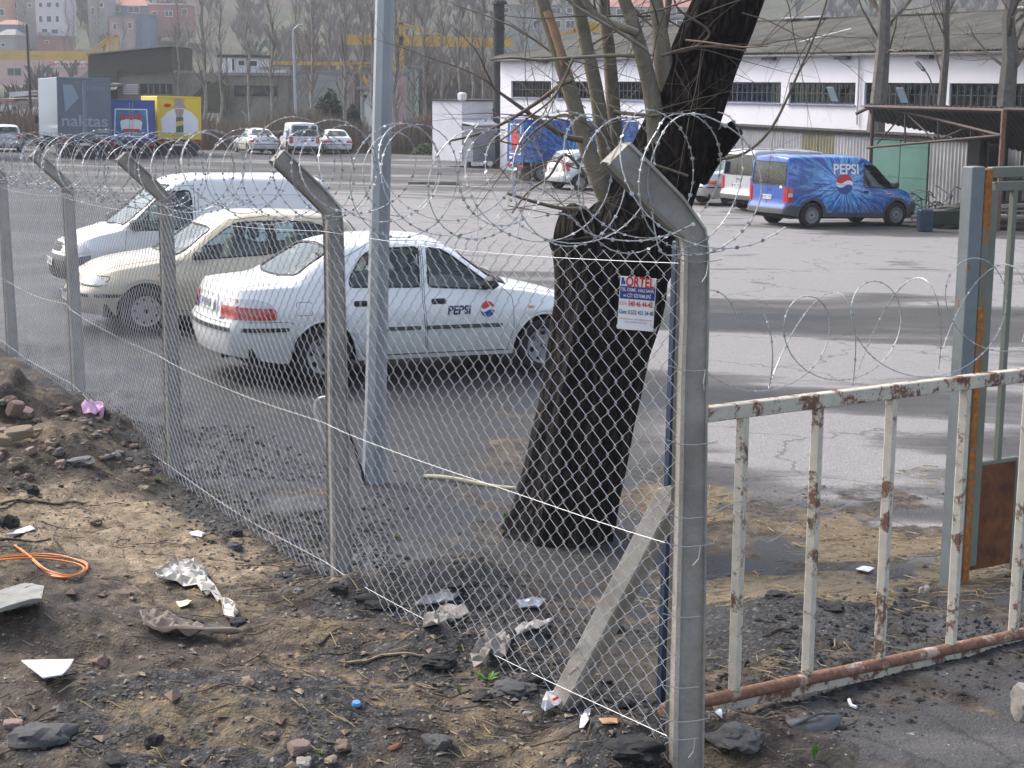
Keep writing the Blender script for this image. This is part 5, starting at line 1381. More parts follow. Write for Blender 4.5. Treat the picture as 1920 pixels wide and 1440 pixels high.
# ---------------------------------------------------------------- parked in the yard
def dzpt(px, py, dz): return gp(px, py, dz)
def put_at(root, p, yaw, ref, **kw):
    r_ = Matrix.Rotation(yaw, 2) @ Vector(ref)
    x, y = p.x - r_.x, p.y - r_.y
    fx, fy = math.cos(yaw) * 1.3, math.sin(yaw) * 1.3
    f = lambda a, b: float(G(a, b, False))
    lx, ly = -math.sin(yaw) * .7, math.cos(yaw) * .7
    root.location = (x, y, (f(x + fx, y + fy) + f(x - fx, y - fy)) / 2)
    root.rotation_euler = (math.atan2(f(x + lx, y + ly) - f(x - lx, y - ly), 1.4), -math.atan2(f(x + fx, y + fy) - f(x - fx, y - fy), 2.6), yaw)
    nm = kw.pop('name', None)
    if nm: root.name = nm
    tag(root, **kw); return root

sal2 = copy_tree(sal); sal3 = copy_tree(sal); sal4 = copy_tree(sal); sal5 = copy_tree(sal)
hb2 = copy_tree(hb); hb3 = copy_tree(hb)
# decals only on the near saloon
fd_r = [o for o in sal.children if o.name.startswith('front_door') and o.data.vertices[0].co.y < 0][0]
side_text(scar, 'PEPSI', .22, .70, .125, fd_r, -1, DECN, 'drinks_lettering', .006, .004, .15, .95)
globe(scar, .545, .705, .082, fd_r, -1)
p = scar.proj(-1.9, .64, 'X', -1); side_text  # (boot badge)
scar.part('boot_badge', [(-.50, .645), (-.40, .645), (-.40, .675), (-.50, .675)], 'X', GTRIM, sal, -1, .006, .1)
put_at(sal, Vector((-1.135, 17.18, 0)), .454, (0, 0), label='white four door saloon with a drinks logo on its front door, nearest the fence', cat='car', name='saloon_car')
put_at(hb, dzpt(271, 577, .285), math.pi + .44, (1.1865, .72), label='beige three door hatchback parked between the white saloon and the white van', cat='car')
dob.scale = (.95, .95, .95)
put_at(dob, dzpt(250, 417, 1.04), math.pi + .43, (.95 * (cw_d - .24), .86), label='white panel van with black front bumper, leftmost of the three cars behind the fence', cat='van')
put_at(sal2, gp(487, 289), R(115), (-1.6, .2), label='white saloon left of the far van in front of the reeds', cat='car')
put_at(sal3, gp(634, 289), R(105), (-1.8, 0), label='white saloon right of the far van, nearest the light pole', cat='car')
put_at(sal4, gp(946, 315), R(28), (-1.9, -.2), label='white saloon half hidden between the white cabin and the blue truck', cat='car')
put_at(sal5, gp(1366, 386), .447, (-1.22, -.74), label='silver saloon left of the white van, partly behind the willow', cat='car')
recolour(sal5, WHITE, SILVER)
put_at(hb2, gp(1086, 357), .53, (-1.19, -.72), label='white hatchback with red tail lights seen between the willow shoots', cat='car'); recolour(hb2, BEIGE, WHITE)
put_at(hb3, gp(14, 285), R(110), (-1.6, 0), label='pale grey car cut off by the left edge beside the blue lorry', cat='car'); recolour(hb3, BEIGE, SILVER)

# ---- drinks van with its splashed blue wrap
def wrap_material():
    m, n, b = new_mat('splash_wrap'); co = N(n, 'TexCoord').outputs['Object']
    sp = N(n, 'SeparateXYZ'); L(n, co, sp.inputs[0])
    cx, cz = -.36, 1.07
    dx = N(n, 'Math', operation='SUBTRACT'); L(n, sp.outputs[0], dx.inputs[0]); dx.inputs[1].default_value = cx
    dz = N(n, 'Math', operation='SUBTRACT'); L(n, sp.outputs[2], dz.inputs[0]); dz.inputs[1].default_value = cz
    an = N(n, 'Math', operation='ARCTAN2'); L(n, dz.outputs[0], an.inputs[0]); L(n, dx.outputs[0], an.inputs[1])
    cb = N(n, 'CombineXYZ'); L(n, dx.outputs[0], cb.inputs[0]); L(n, dz.outputs[0], cb.inputs[1])
    ln = N(n, 'VectorMath', operation='LENGTH'); L(n, cb.outputs[0], ln.inputs[0])
    pc = N(n, 'CombineXYZ'); a1 = N(n, 'Math', operation='MULTIPLY'); L(n, an.outputs[0], a1.inputs[0]); a1.inputs[1].default_value = 5.5; L(n, a1.outputs[0], pc.inputs[0])
    a2 = N(n, 'Math', operation='MULTIPLY'); L(n, ln.outputs['Value'], a2.inputs[0]); a2.inputs[1].default_value = 1.1; L(n, a2.outputs[0], pc.inputs[1])
    rays = noise_(n, pc.outputs[0], 1.6, 6, .72, .35)
    base = ramp(n, rays, [(.30, (.004, .012, .11)), (.42, (.006, .04, .30)), (.50, (.02, .20, .60)), (.56, (.32, .66, .88)), (.59, (.02, .16, .52)), (.66, (.006, .05, .30)), (.72, (.18, .5, .8)), (.75, (.006, .05, .3))])
    nr_ = ramp(n, ln.outputs['Value'], [(0, (1,) * 3), (.55, (.95,) * 3), (.8, (.7,) * 3), (1, (.4,) * 3)])
    c = mixc(n, nr_, (.010, .045, .26), base)
    dr = noise_(n, co, 4, 5, .7)
    ma = N(n, 'Math', operation='MULTIPLY_ADD'); L(n, dr, ma.inputs[0]); ma.inputs[1].default_value = .4; L(n, sp.outputs[2], ma.inputs[2])
    c = mixc(n, ramp(n, ma.outputs[0], [(.42, (.62,) * 3), (.86, (0,) * 3)]), c, (.17, .17, .165))
    L(n, c, b.inputs['Base Color']); b.inputs['Roughness'].default_value = .3; b.inputs['Coat Weight'].default_value = .5; return m
WRAP = wrap_material()
con, ccar = van(sp_c, cw_c, 1.795, 1.82, WRAP, cladding=True, doors=1, style='steel', pl='34 BR 7391')
for o in con.children_recursive:      # the tail doors are plain blue
    if o.name.startswith('rear_door'): o.material_slots[0].link = 'OBJECT'; o.material_slots[0].material = BLUEP
con2 = copy_tree(con); con3 = copy_tree(con)
side_text(ccar, 'PEPSI', -.30, 1.46, .36, con, -1, DECB, 'lettering_outline', .006, .022, 0, 1.02)
side_text(ccar, 'PEPSI', -.30, 1.46, .36, con, -1, DECW, 'lettering', .010, .010, 0, 1.02)
globe(ccar, -.36, 1.10, .26, con, -1)
globe(ccar, 1.06, .86, .055, con, -1)
ccar.part('rear_badge', [(-.62, .98), (-.52, .98), (-.52, 1.04), (-.62, 1.04)], 'X', DECW, con, -1, .008, .1)
ccar.line('brake_light', [(-.05, 1.74), (.05, 1.74)], 'X', REDL, con, -1, .016, .004)
put_at(con, Vector((8.362, 42.38, 0)), .447, (0, 0), label='blue van wrapped in a splashing drinks advert with a red white and blue ball', cat='van')
for v in (con2, con3): recolour(v, WRAP, SILVER if v is con2 else WHITE2); recolour(v, BLUEP, SILVER if v is con2 else WHITE2)
put_at(con2, gp(1394, 392), .447, (-1.33, .74), label='silver white van with rear windows parked close behind the blue splash van', cat='van')
put_at(con3, gp(569, 289.3), R(107), (-1.7, 0), label='white van with a small ball logo on its tail, between two far white saloons', cat='van')
ccar.bvh = ccar.bvh
globe(ccar, -.45, .86, .12, con3, -1, 'X'); 
def sidepatch(P, m_, r_): ccar.part('blue_sticker', P, 'Y', m_, r_, 1, .008, .1)
sidepatch([(-1.9, .9), (-1.0, .9), (-.9, 1.3), (-1.3, 1.25), (-1.5, 1.5), (-1.85, 1.4)], DECB, con3)

# ---------------------------------------------------------------- lorries
def lorry(wd, ht, ln, bed, boxm, rearm, cabm, name='lorry', low=False, roofrack=False, tr=.42, frame=None):
    root = thing(name, (0, 0, 0)); x0, x1 = -ln / 2, ln / 2
    mb = MB(); mb.bbox((0, 0, bed + (ht - bed) / 2), (ln, wd, ht - bed), .03); mb.build('cargo_box', boxm, root)
    mb = MB(); t = .06
    mb.bbox((x0 - .012, 0, bed + .05), (.05, wd + .02, .12), .01); mb.bbox((x0 - .012, 0, ht - .04), (.05, wd + .02, .10), .01)
    for s_ in (-1, 1): mb.bbox((x0 - .010, s_ * (wd / 2 - .03), (bed + ht) / 2), (.05, .08, ht - bed - .1), .01)
    mb.build('rear_frame', frame or cabm, root)
    for s_ in (-1, 1):
        mb = MB(); mb.bbox((x0 - .012, s_ * wd / 4, (bed + ht) / 2), (.03, wd / 2 - .12, ht - bed - .24), .008); o = mb.build('rear_door', rearm, root)
        MB().tube([(x0 - .05, s_ * .08, bed + .1), (x0 - .05, s_ * .08, ht - .1)], .014, 6).build('lock_rod', GALVP, o)
    mb = MB(); mb.box((.3, 0, bed - .10), (ln + .6, .9, .18)); mb.box((x0 + .1, 0, bed - .2), (.12, wd - .1, .16)); mb.build('chassis', TRIM, root)
    for s_ in (-1, 1):
        mb = MB(); mb.bbox((x0 - .0, s_ * (wd / 2 - .28), bed - .16), (.06, .46, .12), .01); mb.build('tail_light', REDL, root)
    mb = MB(); mb.bbox((x0 - .02, 0, bed - .3), (.02, .5, .11), .004); mb.build('number_plate', PLATEW, root)
    sp = dict(tr=tr, rim=.27, tw=.26, wheels=(x0 + .9, x1 + .65), track=wd - .35); add_wheels(root, sp, 'steel')
    mb = MB(); mb.bbox((x0 + .35, 0, .35), (.03, wd - .3, .55), .01); mb.build('mud_flap', TRIM, root)
    cz = min(ht - .25, 2.35); cw_ = min(wd, 2.1)
    prof = [(x1 + .08, .55), (x1 + 1.7, .55), (x1 + 1.75, 1.2), (x1 + 1.45, cz - .15), (x1 + 1.2, cz), (x1 + .08, cz)]
    mb = MB(); mb.extrude(prof, 'Y', -cw_ / 2, cw_ / 2); cb_ = mb.build('cab', cabm, root)
    for s_ in (-1, 1):
        mb = MB(); mb.extrude([(x1 + .45, 1.35), (x1 + 1.52, 1.3), (x1 + 1.34, cz - .22), (x1 + .45, cz - .22)], 'Y', s_ * cw_ / 2 - .01, s_ * cw_ / 2 + .012); mb.build('cab_window', DGLASS, cb_)
        mb = MB(); mb.bbox((x1 + 1.6, s_ * (cw_ / 2 + .15), 1.75), (.08, .2, .42), .03); mb.build('mirror', TRIM, cb_)
    mb = MB(); mb.quad((x1 + 1.765, -cw_ / 2 + .1, 1.28), (x1 + 1.765, cw_ / 2 - .1, 1.28), (x1 + 1.48, cw_ / 2 - .14, cz - .18), (x1 + 1.48, -cw_ / 2 + .14, cz - .18)); mb.build('windscreen', DGLASS, cb_)
    return root
def flat(root, P, x, m_, name, off=0):    # flat print on the tail, P in (y, z)
    mb = MB(); vs = [(x, a, b) for a, b in P]
    tr_ = tessellate_polygon([[Vector((a, b, 0)) for a, b in P]]); mb.add(vs, [tuple(t) for t in tr_]); return mb.build(name, m_, root, fix=False)
def tail_text(root, txt, x, y, z, size, m_, name='lettering', **kw):
    me = text_mesh(txt, size, **kw); me.materials.clear(); me.materials.append(m_); o = bpy.data.objects.new(name, me); link(o); o.parent = root
    o.rotation_euler = (math.pi / 2, 0, -math.pi / 2); o.location = (x, y, z); return o
GREYT = paint('grey_blue_tarpaulin', (.13, .155, .19), .6, (.15, .16, .17), .9); SIDEB = paint('pale_blue_side', (.24, .33, .45), .5, (.25, .3, .35), 1.2)
LETT = mat('pale_lettering', (.34, .37, .41), .6, 0, .15, 5, 0); BLU2 = paint('royal_blue_paint', (.02, .06, .30), .4, (.08, .1, .2), .8)
YEL = paint('yellow_paint', (.80, .55, .015), .45, (.5, .38, .1), .8); SKIN = mat('printed_skin', (.50, .36, .28), .6, 0, .2, 5, 0); GRN = mat('printed_green', (.03, .09, .06), .5, 0, .3, 9, 0)
CYAN = mat('printed_cyan', (.05, .25, .42), .5, 0, .6, 3, 0, col2=(.02, .07, .22))
l1 = lorry(2.52, 3.85, 7.2, .98, SIDEB, GREYT, GREYT)
tail_text(l1, 'naktas', -3.66, -.0, 1.78, .78, LETT, offset=.012, sx=1.12)
MB().box((-3.65, .42, 1.42), (.01, .02, .03)).build('speck', LETT, l1)
tail_text(l1, 'EXPRESS', -3.66, -.55, 3.35, .26, LETT, sx=.9)
flat(l1, [(1.0, 3.5), (.55, 3.5), (.25, 2.9), (.9, 2.2)], -3.652, SIDEB, 'pale_flash'); flat(l1, [(-.4, 1.25), (-1.15, 1.5), (-1.15, 1.25)], -3.652, SIDEB, 'pale_flash')
put_at(l1, gp(160, 298), R(113), (-3.6, 0), label='grey blue curtain sided lorry with large pale lower case name on its tail', cat='lorry')
l2 = lorry(2.35, 2.85, 5.5, .80, BLU2, BLU2, BLU2, tr=.36)
for P, m_, nm, e in (([(-.86, 1.02), (.86, 1.02), (.80, 2.42), (-.80, 2.42)], DECW, 'poster_border', 0), ([(-.80, 1.08), (.80, 1.08), (.74, 2.36), (-.74, 2.36)], CYAN, 'poster', .004),
                     ([(-.48, 1.35), (.48, 1.35), (.55, 1.75), (.42, 1.9), (-.42, 1.9), (-.55, 1.75)], DECW, 'printed_box', .008), ([(-.42, 1.28), (.42, 1.28), (.42, 1.42), (-.42, 1.42)], DECR, 'printed_band', .012)):
    flat(l2, P, -2.79 - e, m_, nm)
for yy in (-.38, 0, .38):
    flat(l2, [(yy + .15 * math.cos(a), 2.02 + .17 * math.sin(a)) for a in np.linspace(0, 6.28, 10)[:-1]], -2.805, DECR, 'printed_face')
put_at(l2, gp(247, 295), R(108), (-2.75, 0), label='low royal blue delivery lorry with a framed poster of red faces on its tail', cat='lorry')
l3 = lorry(2.3, 3.1, 5.2, .86, YEL, YEL, YEL, tr=.36)
flat(l3, [(-.98, 1.18), (.92, 1.18), (.98, 1.9), (.62, 2.28), (.18, 2.5), (-.18, 2.5), (-.66, 2.28), (-1.0, 1.9)], -2.64, DECW, 'printed_shirt')
flat(l3, [(-.36, 2.5), (.36, 2.5), (.22, 2.75), (.30, 2.98), (-.30, 2.98), (-.22, 2.75)], -2.645, SKIN, 'printed_face'); flat(l3, [(-.12, 1.9), (.12, 1.9), (.26, 2.45), (-.26, 2.45)], -2.644, SKIN, 'printed_chest')
flat(l3, [(-.2, 1.22), (.18, 1.22), (.18, 2.02), (-.2, 2.02)], -2.65, GRN, 'printed_can'); flat(l3, [(-.2, 1.62), (.18, 1.52), (.18, 1.78), (-.2, 1.84)], -2.655, YEL, 'printed_stripe')
flat(l3, [(.62 + .2 * math.cos(a), 2.62 + .10 * math.sin(a)) for a in np.linspace(0, 6.28, 12)[:-1]], -2.65, DECR, 'printed_badge')
put_at(l3, gp(337, 292), R(112), (-2.6, 0), label='bright yellow box lorry with a white shirted figure holding a can printed on its tail', cat='lorry')
l4 = lorry(2.5, 3.85, 6.5, .98, BLU2, BLU2, BLU2); put_at(l4, gp(-62, 298), R(113), (-3.2, 0), label='blue lorry mostly cut off by the left edge of the photo', cat='lorry')
tail_text(l4, 's', -3.31, -1.05, 1.78, .78, LETT, offset=.012)
# blue drinks lorry by the warehouse
l5 = lorry(2.15, 2.70, 5.6, .82, WRAP, BLU2, BLU2, tr=.38)
for k in range(1, 5): 
    for s_ in (-1, 1): MB().bbox((-2.8 + 1.12 * k, s_ * 1.09, 1.76), (.05, .03, 1.8), .008).build('side_shutter_rail', BLU2, l5)
mb = MB()
for s_ in (-1, 1): mb.tube([(-2.8, s_ * .98, 2.84), (2.8, s_ * .98, 2.84)], .025, 6)
for k in range(6):
    for s_ in (-1, 1): mb.tube([(-2.7 + k * 1.08, s_ * .98, 2.7), (-2.7 + k * 1.08, s_ * .98, 2.84)], .015, 5)
o = mb.build('roof_rack', BLU2, l5, fix=False); o['kind'] = 'stuff'
flat(l5, [(-.72, 1.15), (.72, 1.15), (.72, 2.5), (-.72, 2.5)], -2.84, DECW, 'poster_border'); flat(l5, [(-.66, 1.2), (.66, 1.2), (.66, 2.44), (-.66, 2.44)], -2.845, CYAN, 'poster')
flat(l5, [(-.4, 1.4), (.4, 1.3), (.5, 2.2), (.1, 2.35), (-.45, 2.1)], -2.85, DECR, 'printed_figure')
MB().bbox((-2.83, .5, 1.0), (.02, .5, .12), .01).build('rear_number', DECW, l5)
l5.scale = (.88, .85, .90)
put_at(l5, gp(975, 338), .36, (-2.3, -.1), label='blue drinks lorry with roof rack parked against the white warehouse behind the willow', cat='lorry')
# ================================================================ warehouse
WALLW = mat('white_render', (.74, .72, .76), .85, 0, .08, .6, .1, 12)
ROOFG = None
def roof_material():
    m, n, b = new_mat('mossy_fibre_cement'); co = N(n, 'TexCoord').outputs['Object']
    a = noise_(n, mapped(n, co, (.5, .12, .12)), 2.2, 6, .7, .5); f = noise_(n, co, 3, 6, .75)
    c = ramp(n, a, [(.35, (.060, .056, .045)), (.5, (.105, .097, .082)), (.7, (.165, .152, .135))])
    c = mixc(n, ramp(n, f, [(.45, (0,) * 3), (.62, (.6,) * 3)]), c, (.07, .068, .05)); L(n, c, b.inputs['Base Color']); b.inputs['Roughness'].default_value = .95
    bump_(n, b, f, .3, .02); return m
ROOFG = roof_material()
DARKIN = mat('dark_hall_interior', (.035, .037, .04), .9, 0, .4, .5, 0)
WFRAME = mat('window_steel', (.05, .055, .07), .6, 0, .2, 5, 0)
HALLG = glass_mat('hall_glass', (.75, .8, .8), .22)
WO = Vector((14, 54, 0)); wu = Vector((-.515, .857, 0)); wn = Vector((.857, .515, 0))     # along the front, and inwards
wyaw = math.atan2(wu.y, wu.x)
wh = thing('warehouse', (14, 54, 0), wyaw, 'long white warehouse with a strip of barred windows and mossy grey corrugated roof', 'warehouse')
# local: x along the front (growing to the far end), y outwards is +? keep -y inwards
def wl(t, d, z): return Vector((t, -d, z))
EZ, T0, T1 = 3.80, -13.0, 28.4; DW = 8.0; RZ = 2.735 + 2.67
WZ0, WZ1 = 1.98, 2.745
wins = [(.06 + 3.97 * k, .06 + 3.97 * k + 3.52) for k in range(-3, 7)]
mb = MB()
def slab(a, b, z0, z1, d0=0, d1=.3): mb.box(((a + b) / 2, -(d0 + d1) / 2, (z0 + z1) / 2), (b - a, d1 - d0, z1 - z0))
slab(T0, T1, -2.2, WZ0); slab(T0, T1, WZ1, EZ + .0)
edges = [T0] + [e for w in wins for e in w] + [T1]
for i in range(0, len(edges), 2):
    if edges[i + 1] - edges[i] > .01: slab(edges[i], edges[i + 1], WZ0, WZ1)
mb.build('front_wall', WALLW, wh)
mb = MB()
for t in (T0, T1):
    P = [(-.30, -2.2), (-2 * DW, -2.2), (-2 * DW, EZ), (-DW, RZ - .12), (-.30, EZ)]
    mb.extrude(P, 'X', t - (.3 if t > 0 else 0), t + (0 if t > 0 else .3))
mb.box(((T0 + T1) / 2, -2 * DW + .15, .8), (T1 - T0 - .6, .3, 6)); mb.build('end_and_back_walls', WALLW, wh)
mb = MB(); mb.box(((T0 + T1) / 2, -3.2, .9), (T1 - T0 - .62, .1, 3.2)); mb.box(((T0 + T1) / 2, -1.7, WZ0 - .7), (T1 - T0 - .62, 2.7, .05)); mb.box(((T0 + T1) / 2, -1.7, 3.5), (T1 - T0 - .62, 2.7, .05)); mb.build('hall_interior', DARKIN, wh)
ITEM = mat('hall_pale_things', (.28, .27, .26), .8, 0, .5, 1.5, 0)
for i, (a, b) in enumerate(wins):
    fm = MB(); w = .05
    for t in (a + w / 2, b - w / 2): fm.box((t, -.12, (WZ0 + WZ1) / 2), (w, .06, WZ1 - WZ0 - .004))
    for z in (WZ0 + w / 2 + .002, WZ1 - w / 2 - .002): fm.box(((a + b) / 2, -.122, z), (b - a - 2 * w, .056, w))
    win = fm.build('window', WFRAME, wh)
    bm_ = MB()
    for k in range(1, 12): 
        t = a + (b - a) * k / 12; bm_.box((t, -.09, (WZ0 + WZ1) / 2), (.028 if k % 3 else .05, .03, WZ1 - WZ0 - .1))
    bm_.box(((a + b) / 2, -.10, WZ0 + .38), (b - a - .1, .02, .025)); o = bm_.build('window_bars', WFRAME, win); o['kind'] = 'stuff'
    MB().box(((a + b) / 2, -.16, (WZ0 + WZ1) / 2), (b - a - .06, .006, WZ1 - WZ0 - .06)).build('pane', HALLG, win)
    sl = MB(); sl.box(((a + b) / 2, .02, WZ0 - .03), (b - a + .1, .10, .05)); sl.build('sill', mat('sill_blue', (.20, .21, .34), .8, 0, .2, 3, 0), win)
    for k in range(3):   # pale goods and posts seen inside
        t = a + (b - a) * rnd.uniform(.1, .9); h_ = rnd.uniform(.2, .7); it = MB(); it.box((t, -rnd.uniform(.9, 2.2), WZ0 + h_ / 2 - .1), (rnd.uniform(.12, .5), .3, h_)); it.build('stored_goods', ITEM, wh)
    if i in (3, 4): # a tilted open vent
        t = a + (b - a) * (.45 if i == 3 else .3); v = MB(); v.box((0, 0, 0), (.36, .02, .55)); o = v.build('open_vent', mat('vent_glass', (.30, .40, .46), .1, 0, .1, 2, 0, spec=.9), win); o.location = (t, .10, WZ0 + .36); o.rotation_euler = (R(-28), R(0), R(0))
# roof: real corrugation, three overlapping courses a side
def corr(mb, t0, t1, d0, z0, d1, z1, pitch=.177, amp=.028, tiers=3, lap=.05):
    n = int((t1 - t0) / pitch * 4)
    for k in range(tiers):
        f0, f1 = k / tiers, (k + 1) / tiers + (.02 if k < tiers - 1 else 0)
        up = .03 * (tiers - 1 - k) * 0 + (.022 if k % 2 else 0)
        vs = []
        for i in range(n + 1):
            t = t0 + (t1 - t0) * i / n; c = amp * math.sin(i * math.pi / 2 + .4)
            for f in (f0, f1): vs.append((t, -(d0 + (d1 - d0) * f), z0 + (z1 - z0) * f + c + up + (.02 * math.sin(t * .9 + k) if f == f0 else .02 * math.sin(t * .9 + k + 1))))
        mb.add(vs, [(2 * i, 2 * i + 2, 2 * i + 3, 2 * i + 1) for i in range(n)])
mb = MB(); corr(mb, T0 - .3, T1 + .5, -.35, EZ + .0, DW, RZ, tiers=3); o = mb.build('roof', ROOFG, wh, False, fix=False)
mb = MB(); corr(mb, T0 - .3, T1 + .5, 2 * DW + .35, EZ, DW, RZ, tiers=3); o = mb.build('roof', ROOFG, wh, False, fix=False)
mb = MB(); mb.box(((T0 + T1) / 2 + .1, -DW, RZ + .03), (T1 - T0 + .8, .4, .05)); mb.build('ridge_cap', ROOFG, wh)
mb = MB(); mb.box(((T0 + T1) / 2, .30, EZ - .085), (T1 - T0, .09, .05)); mb.box(((T0 + T1) / 2, .18, EZ - .13), (T1 - T0, .30, .03)); mb.build('eaves_board', mat('eaves_grey', (.26, .25, .23), .9, 0, .3, 2, 0), wh)
for k in range(-2, 6):
    mb = MB(); mb.box((4.6 + k * 3.97, .16, EZ - .21), (.62, .22, .10)); mb.build('eaves_bracket', WFRAME, wh)
LM0 = mat('downpipe_grey', (.42, .42, .43), .6, 0, .2, 3, 0)
RS = mat('white_roof_sheet', (.62, .63, .64), .7, 0, .1, 2, 0)
for t, w in ((1.9, 2.1), (14.5, 1.2), (16.2, .9)):
    mb = MB(); 
    for j in range(6): mb.box((t + w * j / 6, -DW + .2, RZ + .10), (w / 7, .5, .05))
    o = mb.build('rooflight_sheet', RS, wh); o['kind'] = 'stuff'
mb = MB(); mb.tube([wl(9.6, -.3 + 2.0, 4.15), wl(8.3, 3.6, 4.75)], .035, 6); mb.build('roof_conduit', RS, wh)
for k in range(-2, 7):
    t = 3.82 + k * 3.97
    if k in (0, 3, 5): MB().tube([wl(t, -.10, EZ - .16), wl(t, -.06, 2.9), wl(t, -.06, 1.3)], .03, 6).build('downpipe', LM0, wh)
# lantern on a bent bracket
lb = at(1751, 145, 53.9); mb = MB()
lampo = thing('wall_lamp', lb, wyaw, 'broken street lamp head on a bent bracket between two warehouse windows', 'lamp')
LM = mat('lamp_grey', (.12, .12, .14), .5, .2, .3, 6, 0)
mb.tube(smoothpath([Vector((0, .05, -.55)), Vector((0, .10, -.2)), Vector((0.0, .25, .05)), Vector((.12, .3, .22))]), .022, 6); mb.build('bracket', LM, lampo, True)
mb = MB(); mb.bbox((0, 0, 0), (.50, .16, .11), .04); o = mb.build('lamp_head', LM, lampo); o.location = (.32, .32, .36); o.rotation_euler = (0, R(-38), 0)

# flue beside the far gable
fx = at(935, 100, 79.5); FL = mat('sooty_flue', (.035, .038, .042), .7, .2, .3, 2, .1)
fl = thing('flue_pipe', (fx.x, 79.5, gz(fx.x, 79.5)), 0, 'tall black sooty flue pipe at the left end of the warehouse', 'chimney')
ftop = at(935, 6, 79.5).z - fl.location.z
mb = MB(); mb.tube([(0, 0, -.2), (0, 0, ftop)], .27, 14); mb.build('pipe', FL, fl, True)
mb = MB(); mb.tube([(0, 0, ftop - .05), (0, 0, ftop + .12)], [.42, .36], 14); mb.build('cowl', FL, fl, True)
for f in (.35, .62, .84): MB().tube([(0, 0, ftop * f), (0, 0, ftop * f + .10)], .31, 14).build('collar', FL, fl, True)

# white cabin by the far gable
CABW = mat('cabin_white', (.60, .61, .64), .6, 0, .12, 1.5, 0); CABG = mat('cabin_grey_panel', (.22, .24, .27), .6, 0, .15, 1.5, .1, 30)
c0 = at(866, 250, 79); c1 = at(962, 250, 81)
cabn = thing('site_cabin', (c0.x, 79, gz(c0.x, 79) + .3), math.atan2(2, c1.x - c0.x), 'white site cabin with a grey lower panel and small sloping roof left of the warehouse', 'cabin')
wl_ = (c1 - c0).length; zt_ = at(866, 190, 79).z - cabn.location.z; zm_ = at(866, 232, 79).z - cabn.location.z
mb = MB(); mb.box((wl_ / 2, 1.2, zt_ / 2), (wl_, 2.4, zt_)); mb.build('cabin_wall', CABW, cabn)
mb = MB(); mb.box((.68, -.42, zm_ / 2 - .05), (1.3, .84, zm_ - .1)); mb.box((1.95, -.40, zm_ / 2 - .05), (1.22, .80, zm_ - .1)); mb.build('lower_panel', CABG, cabn)
mb = MB(); mb.add([(-.02, -.95, zm_ - .02), (2.7, -.9, zm_ + .0), (2.9, -.0, zm_ + .40), (-.02, 0, zm_ + .1), (-.02, -.95, zm_ - .08), (2.7, -.9, zm_ - .06), (2.9, 0, zm_ + .34), (-.02, 0, zm_ + .04)], [(0, 1, 2, 3), (7, 6, 5, 4), (0, 4, 5, 1), (1, 5, 6, 2), (2, 6, 7, 3), (3, 7, 4, 0)]); mb.build('lean_to_roof', CABW, cabn)
mb = MB(); mb.box((wl_ / 2, 1.2, zt_ + .04), (wl_ + .15, 2.6, .07)); mb.build('cabin_roof', FL, cabn)
for x in (.2, 1.2, 2.2): MB().box((x, -.3, -.16), (.14, .14, .32)).build('leg', FL, cabn)
mb = MB(); mb.bbox((-.06, -.1, zt_ + .22), (.34, .4, .42), .08); mb.build('flood_lamp', CABW, cabn)

# ================================================================ corrugated shed
SHEET = mat('grey_corrugated_sheet', (.44, .43, .43), .7, .1, .25, 1.2, .05, 30); SHEETY = mat('ochre_corrugated_sheet', (.27, .24, .15), .8, 0, .3, 2, 0)
RUSTEDGE = mat('dark_roof_edge', (.06, .05, .05), .9, 0, .4, 4, .1)
sp_ = [(1325, 58.2), (1400, 56.0), (1640, 52.7), (1885, 45.8)]
SH = [at(px, 240, Y) for px, Y in sp_]
shed = thing('corrugated_shed', (SH[0].x, SH[0].y, gz(SH[0].x, SH[0].y)), 0, 'long low shed clad in grey corrugated sheets with green double doors', 'shed')
# one straight front through the measured points
sa, sb_ = Vector((SH[0].x, SH[0].y, 0)), Vector((SH[3].x, SH[3].y, 0)); su = (sb_ - sa); SL = su.length; su.normalize(); sn = Vector((-su.y, su.x, 0)); sn = sn if sn.y > 0 else -sn
def spt(px, py):   # pixel -> (distance along front, height)
    d = ray(px, py); t = (sa - C).dot(sn) / d.dot(sn); p = C + d * t; return (p - sa).dot(su), p.z
def eave(t): return 1.13 + .10 * (1 - t / SL)
def sgz(t): q = sa + su * t; return gz(q.x, q.y)
d0, dz1 = spt(1640, 262); d1, _ = spt(1744, 262)
dtop = spt(1690, 264)[1]
def sheet_panel(t0, t1, z0, z1, m_, off=0.0, tilt=0.0):
    n = max(2, int((t1 - t0) / .148 * 6)); vs = []
    for i in range(n + 1):
        t = t0 + (t1 - t0) * i / n; c = .022 * math.sin(2 * math.pi * t / .148) + off
        for z in (z0 if z0 is not None else sgz(t) - .1, z1 if z1 is not None else eave(t)):
            q = sa + su * t - sn * c; vs.append((q.x, q.y, z))
    mb = MB(); mb.add([Vector(v) - shed.location for v in vs], [(2 * i, 2 * i + 2, 2 * i + 3, 2 * i + 1) for i in range(n)])
    return mb.build('cladding_sheet', m_, shed, True, 80, fix=False)
t = 0; k = 0; yel = spt(1538, 250)[0]
while t < SL + 3:
    w = rnd.uniform(.82, 1.02); e = min(t + w, SL + 3)
    if t < d0 < e: e = d0
    if d0 <= t < d1 - .01:
        e = d1; sheet_panel(t, e, dtop + .02, None, SHEET, .004)
    else: sheet_panel(t, e, None, None, SHEETY if abs((t + e) / 2 - yel) < .55 else SHEET, rnd.choice([0, .012, .006]))
    t = e; k += 1
GREEN = mat('green_door_paint', (.085, .20, .165), .6, 0, .18, 2, .05); HG = mat('hinge_dark', (.02, .03, .03), .7, 0, .1, 5, 0)
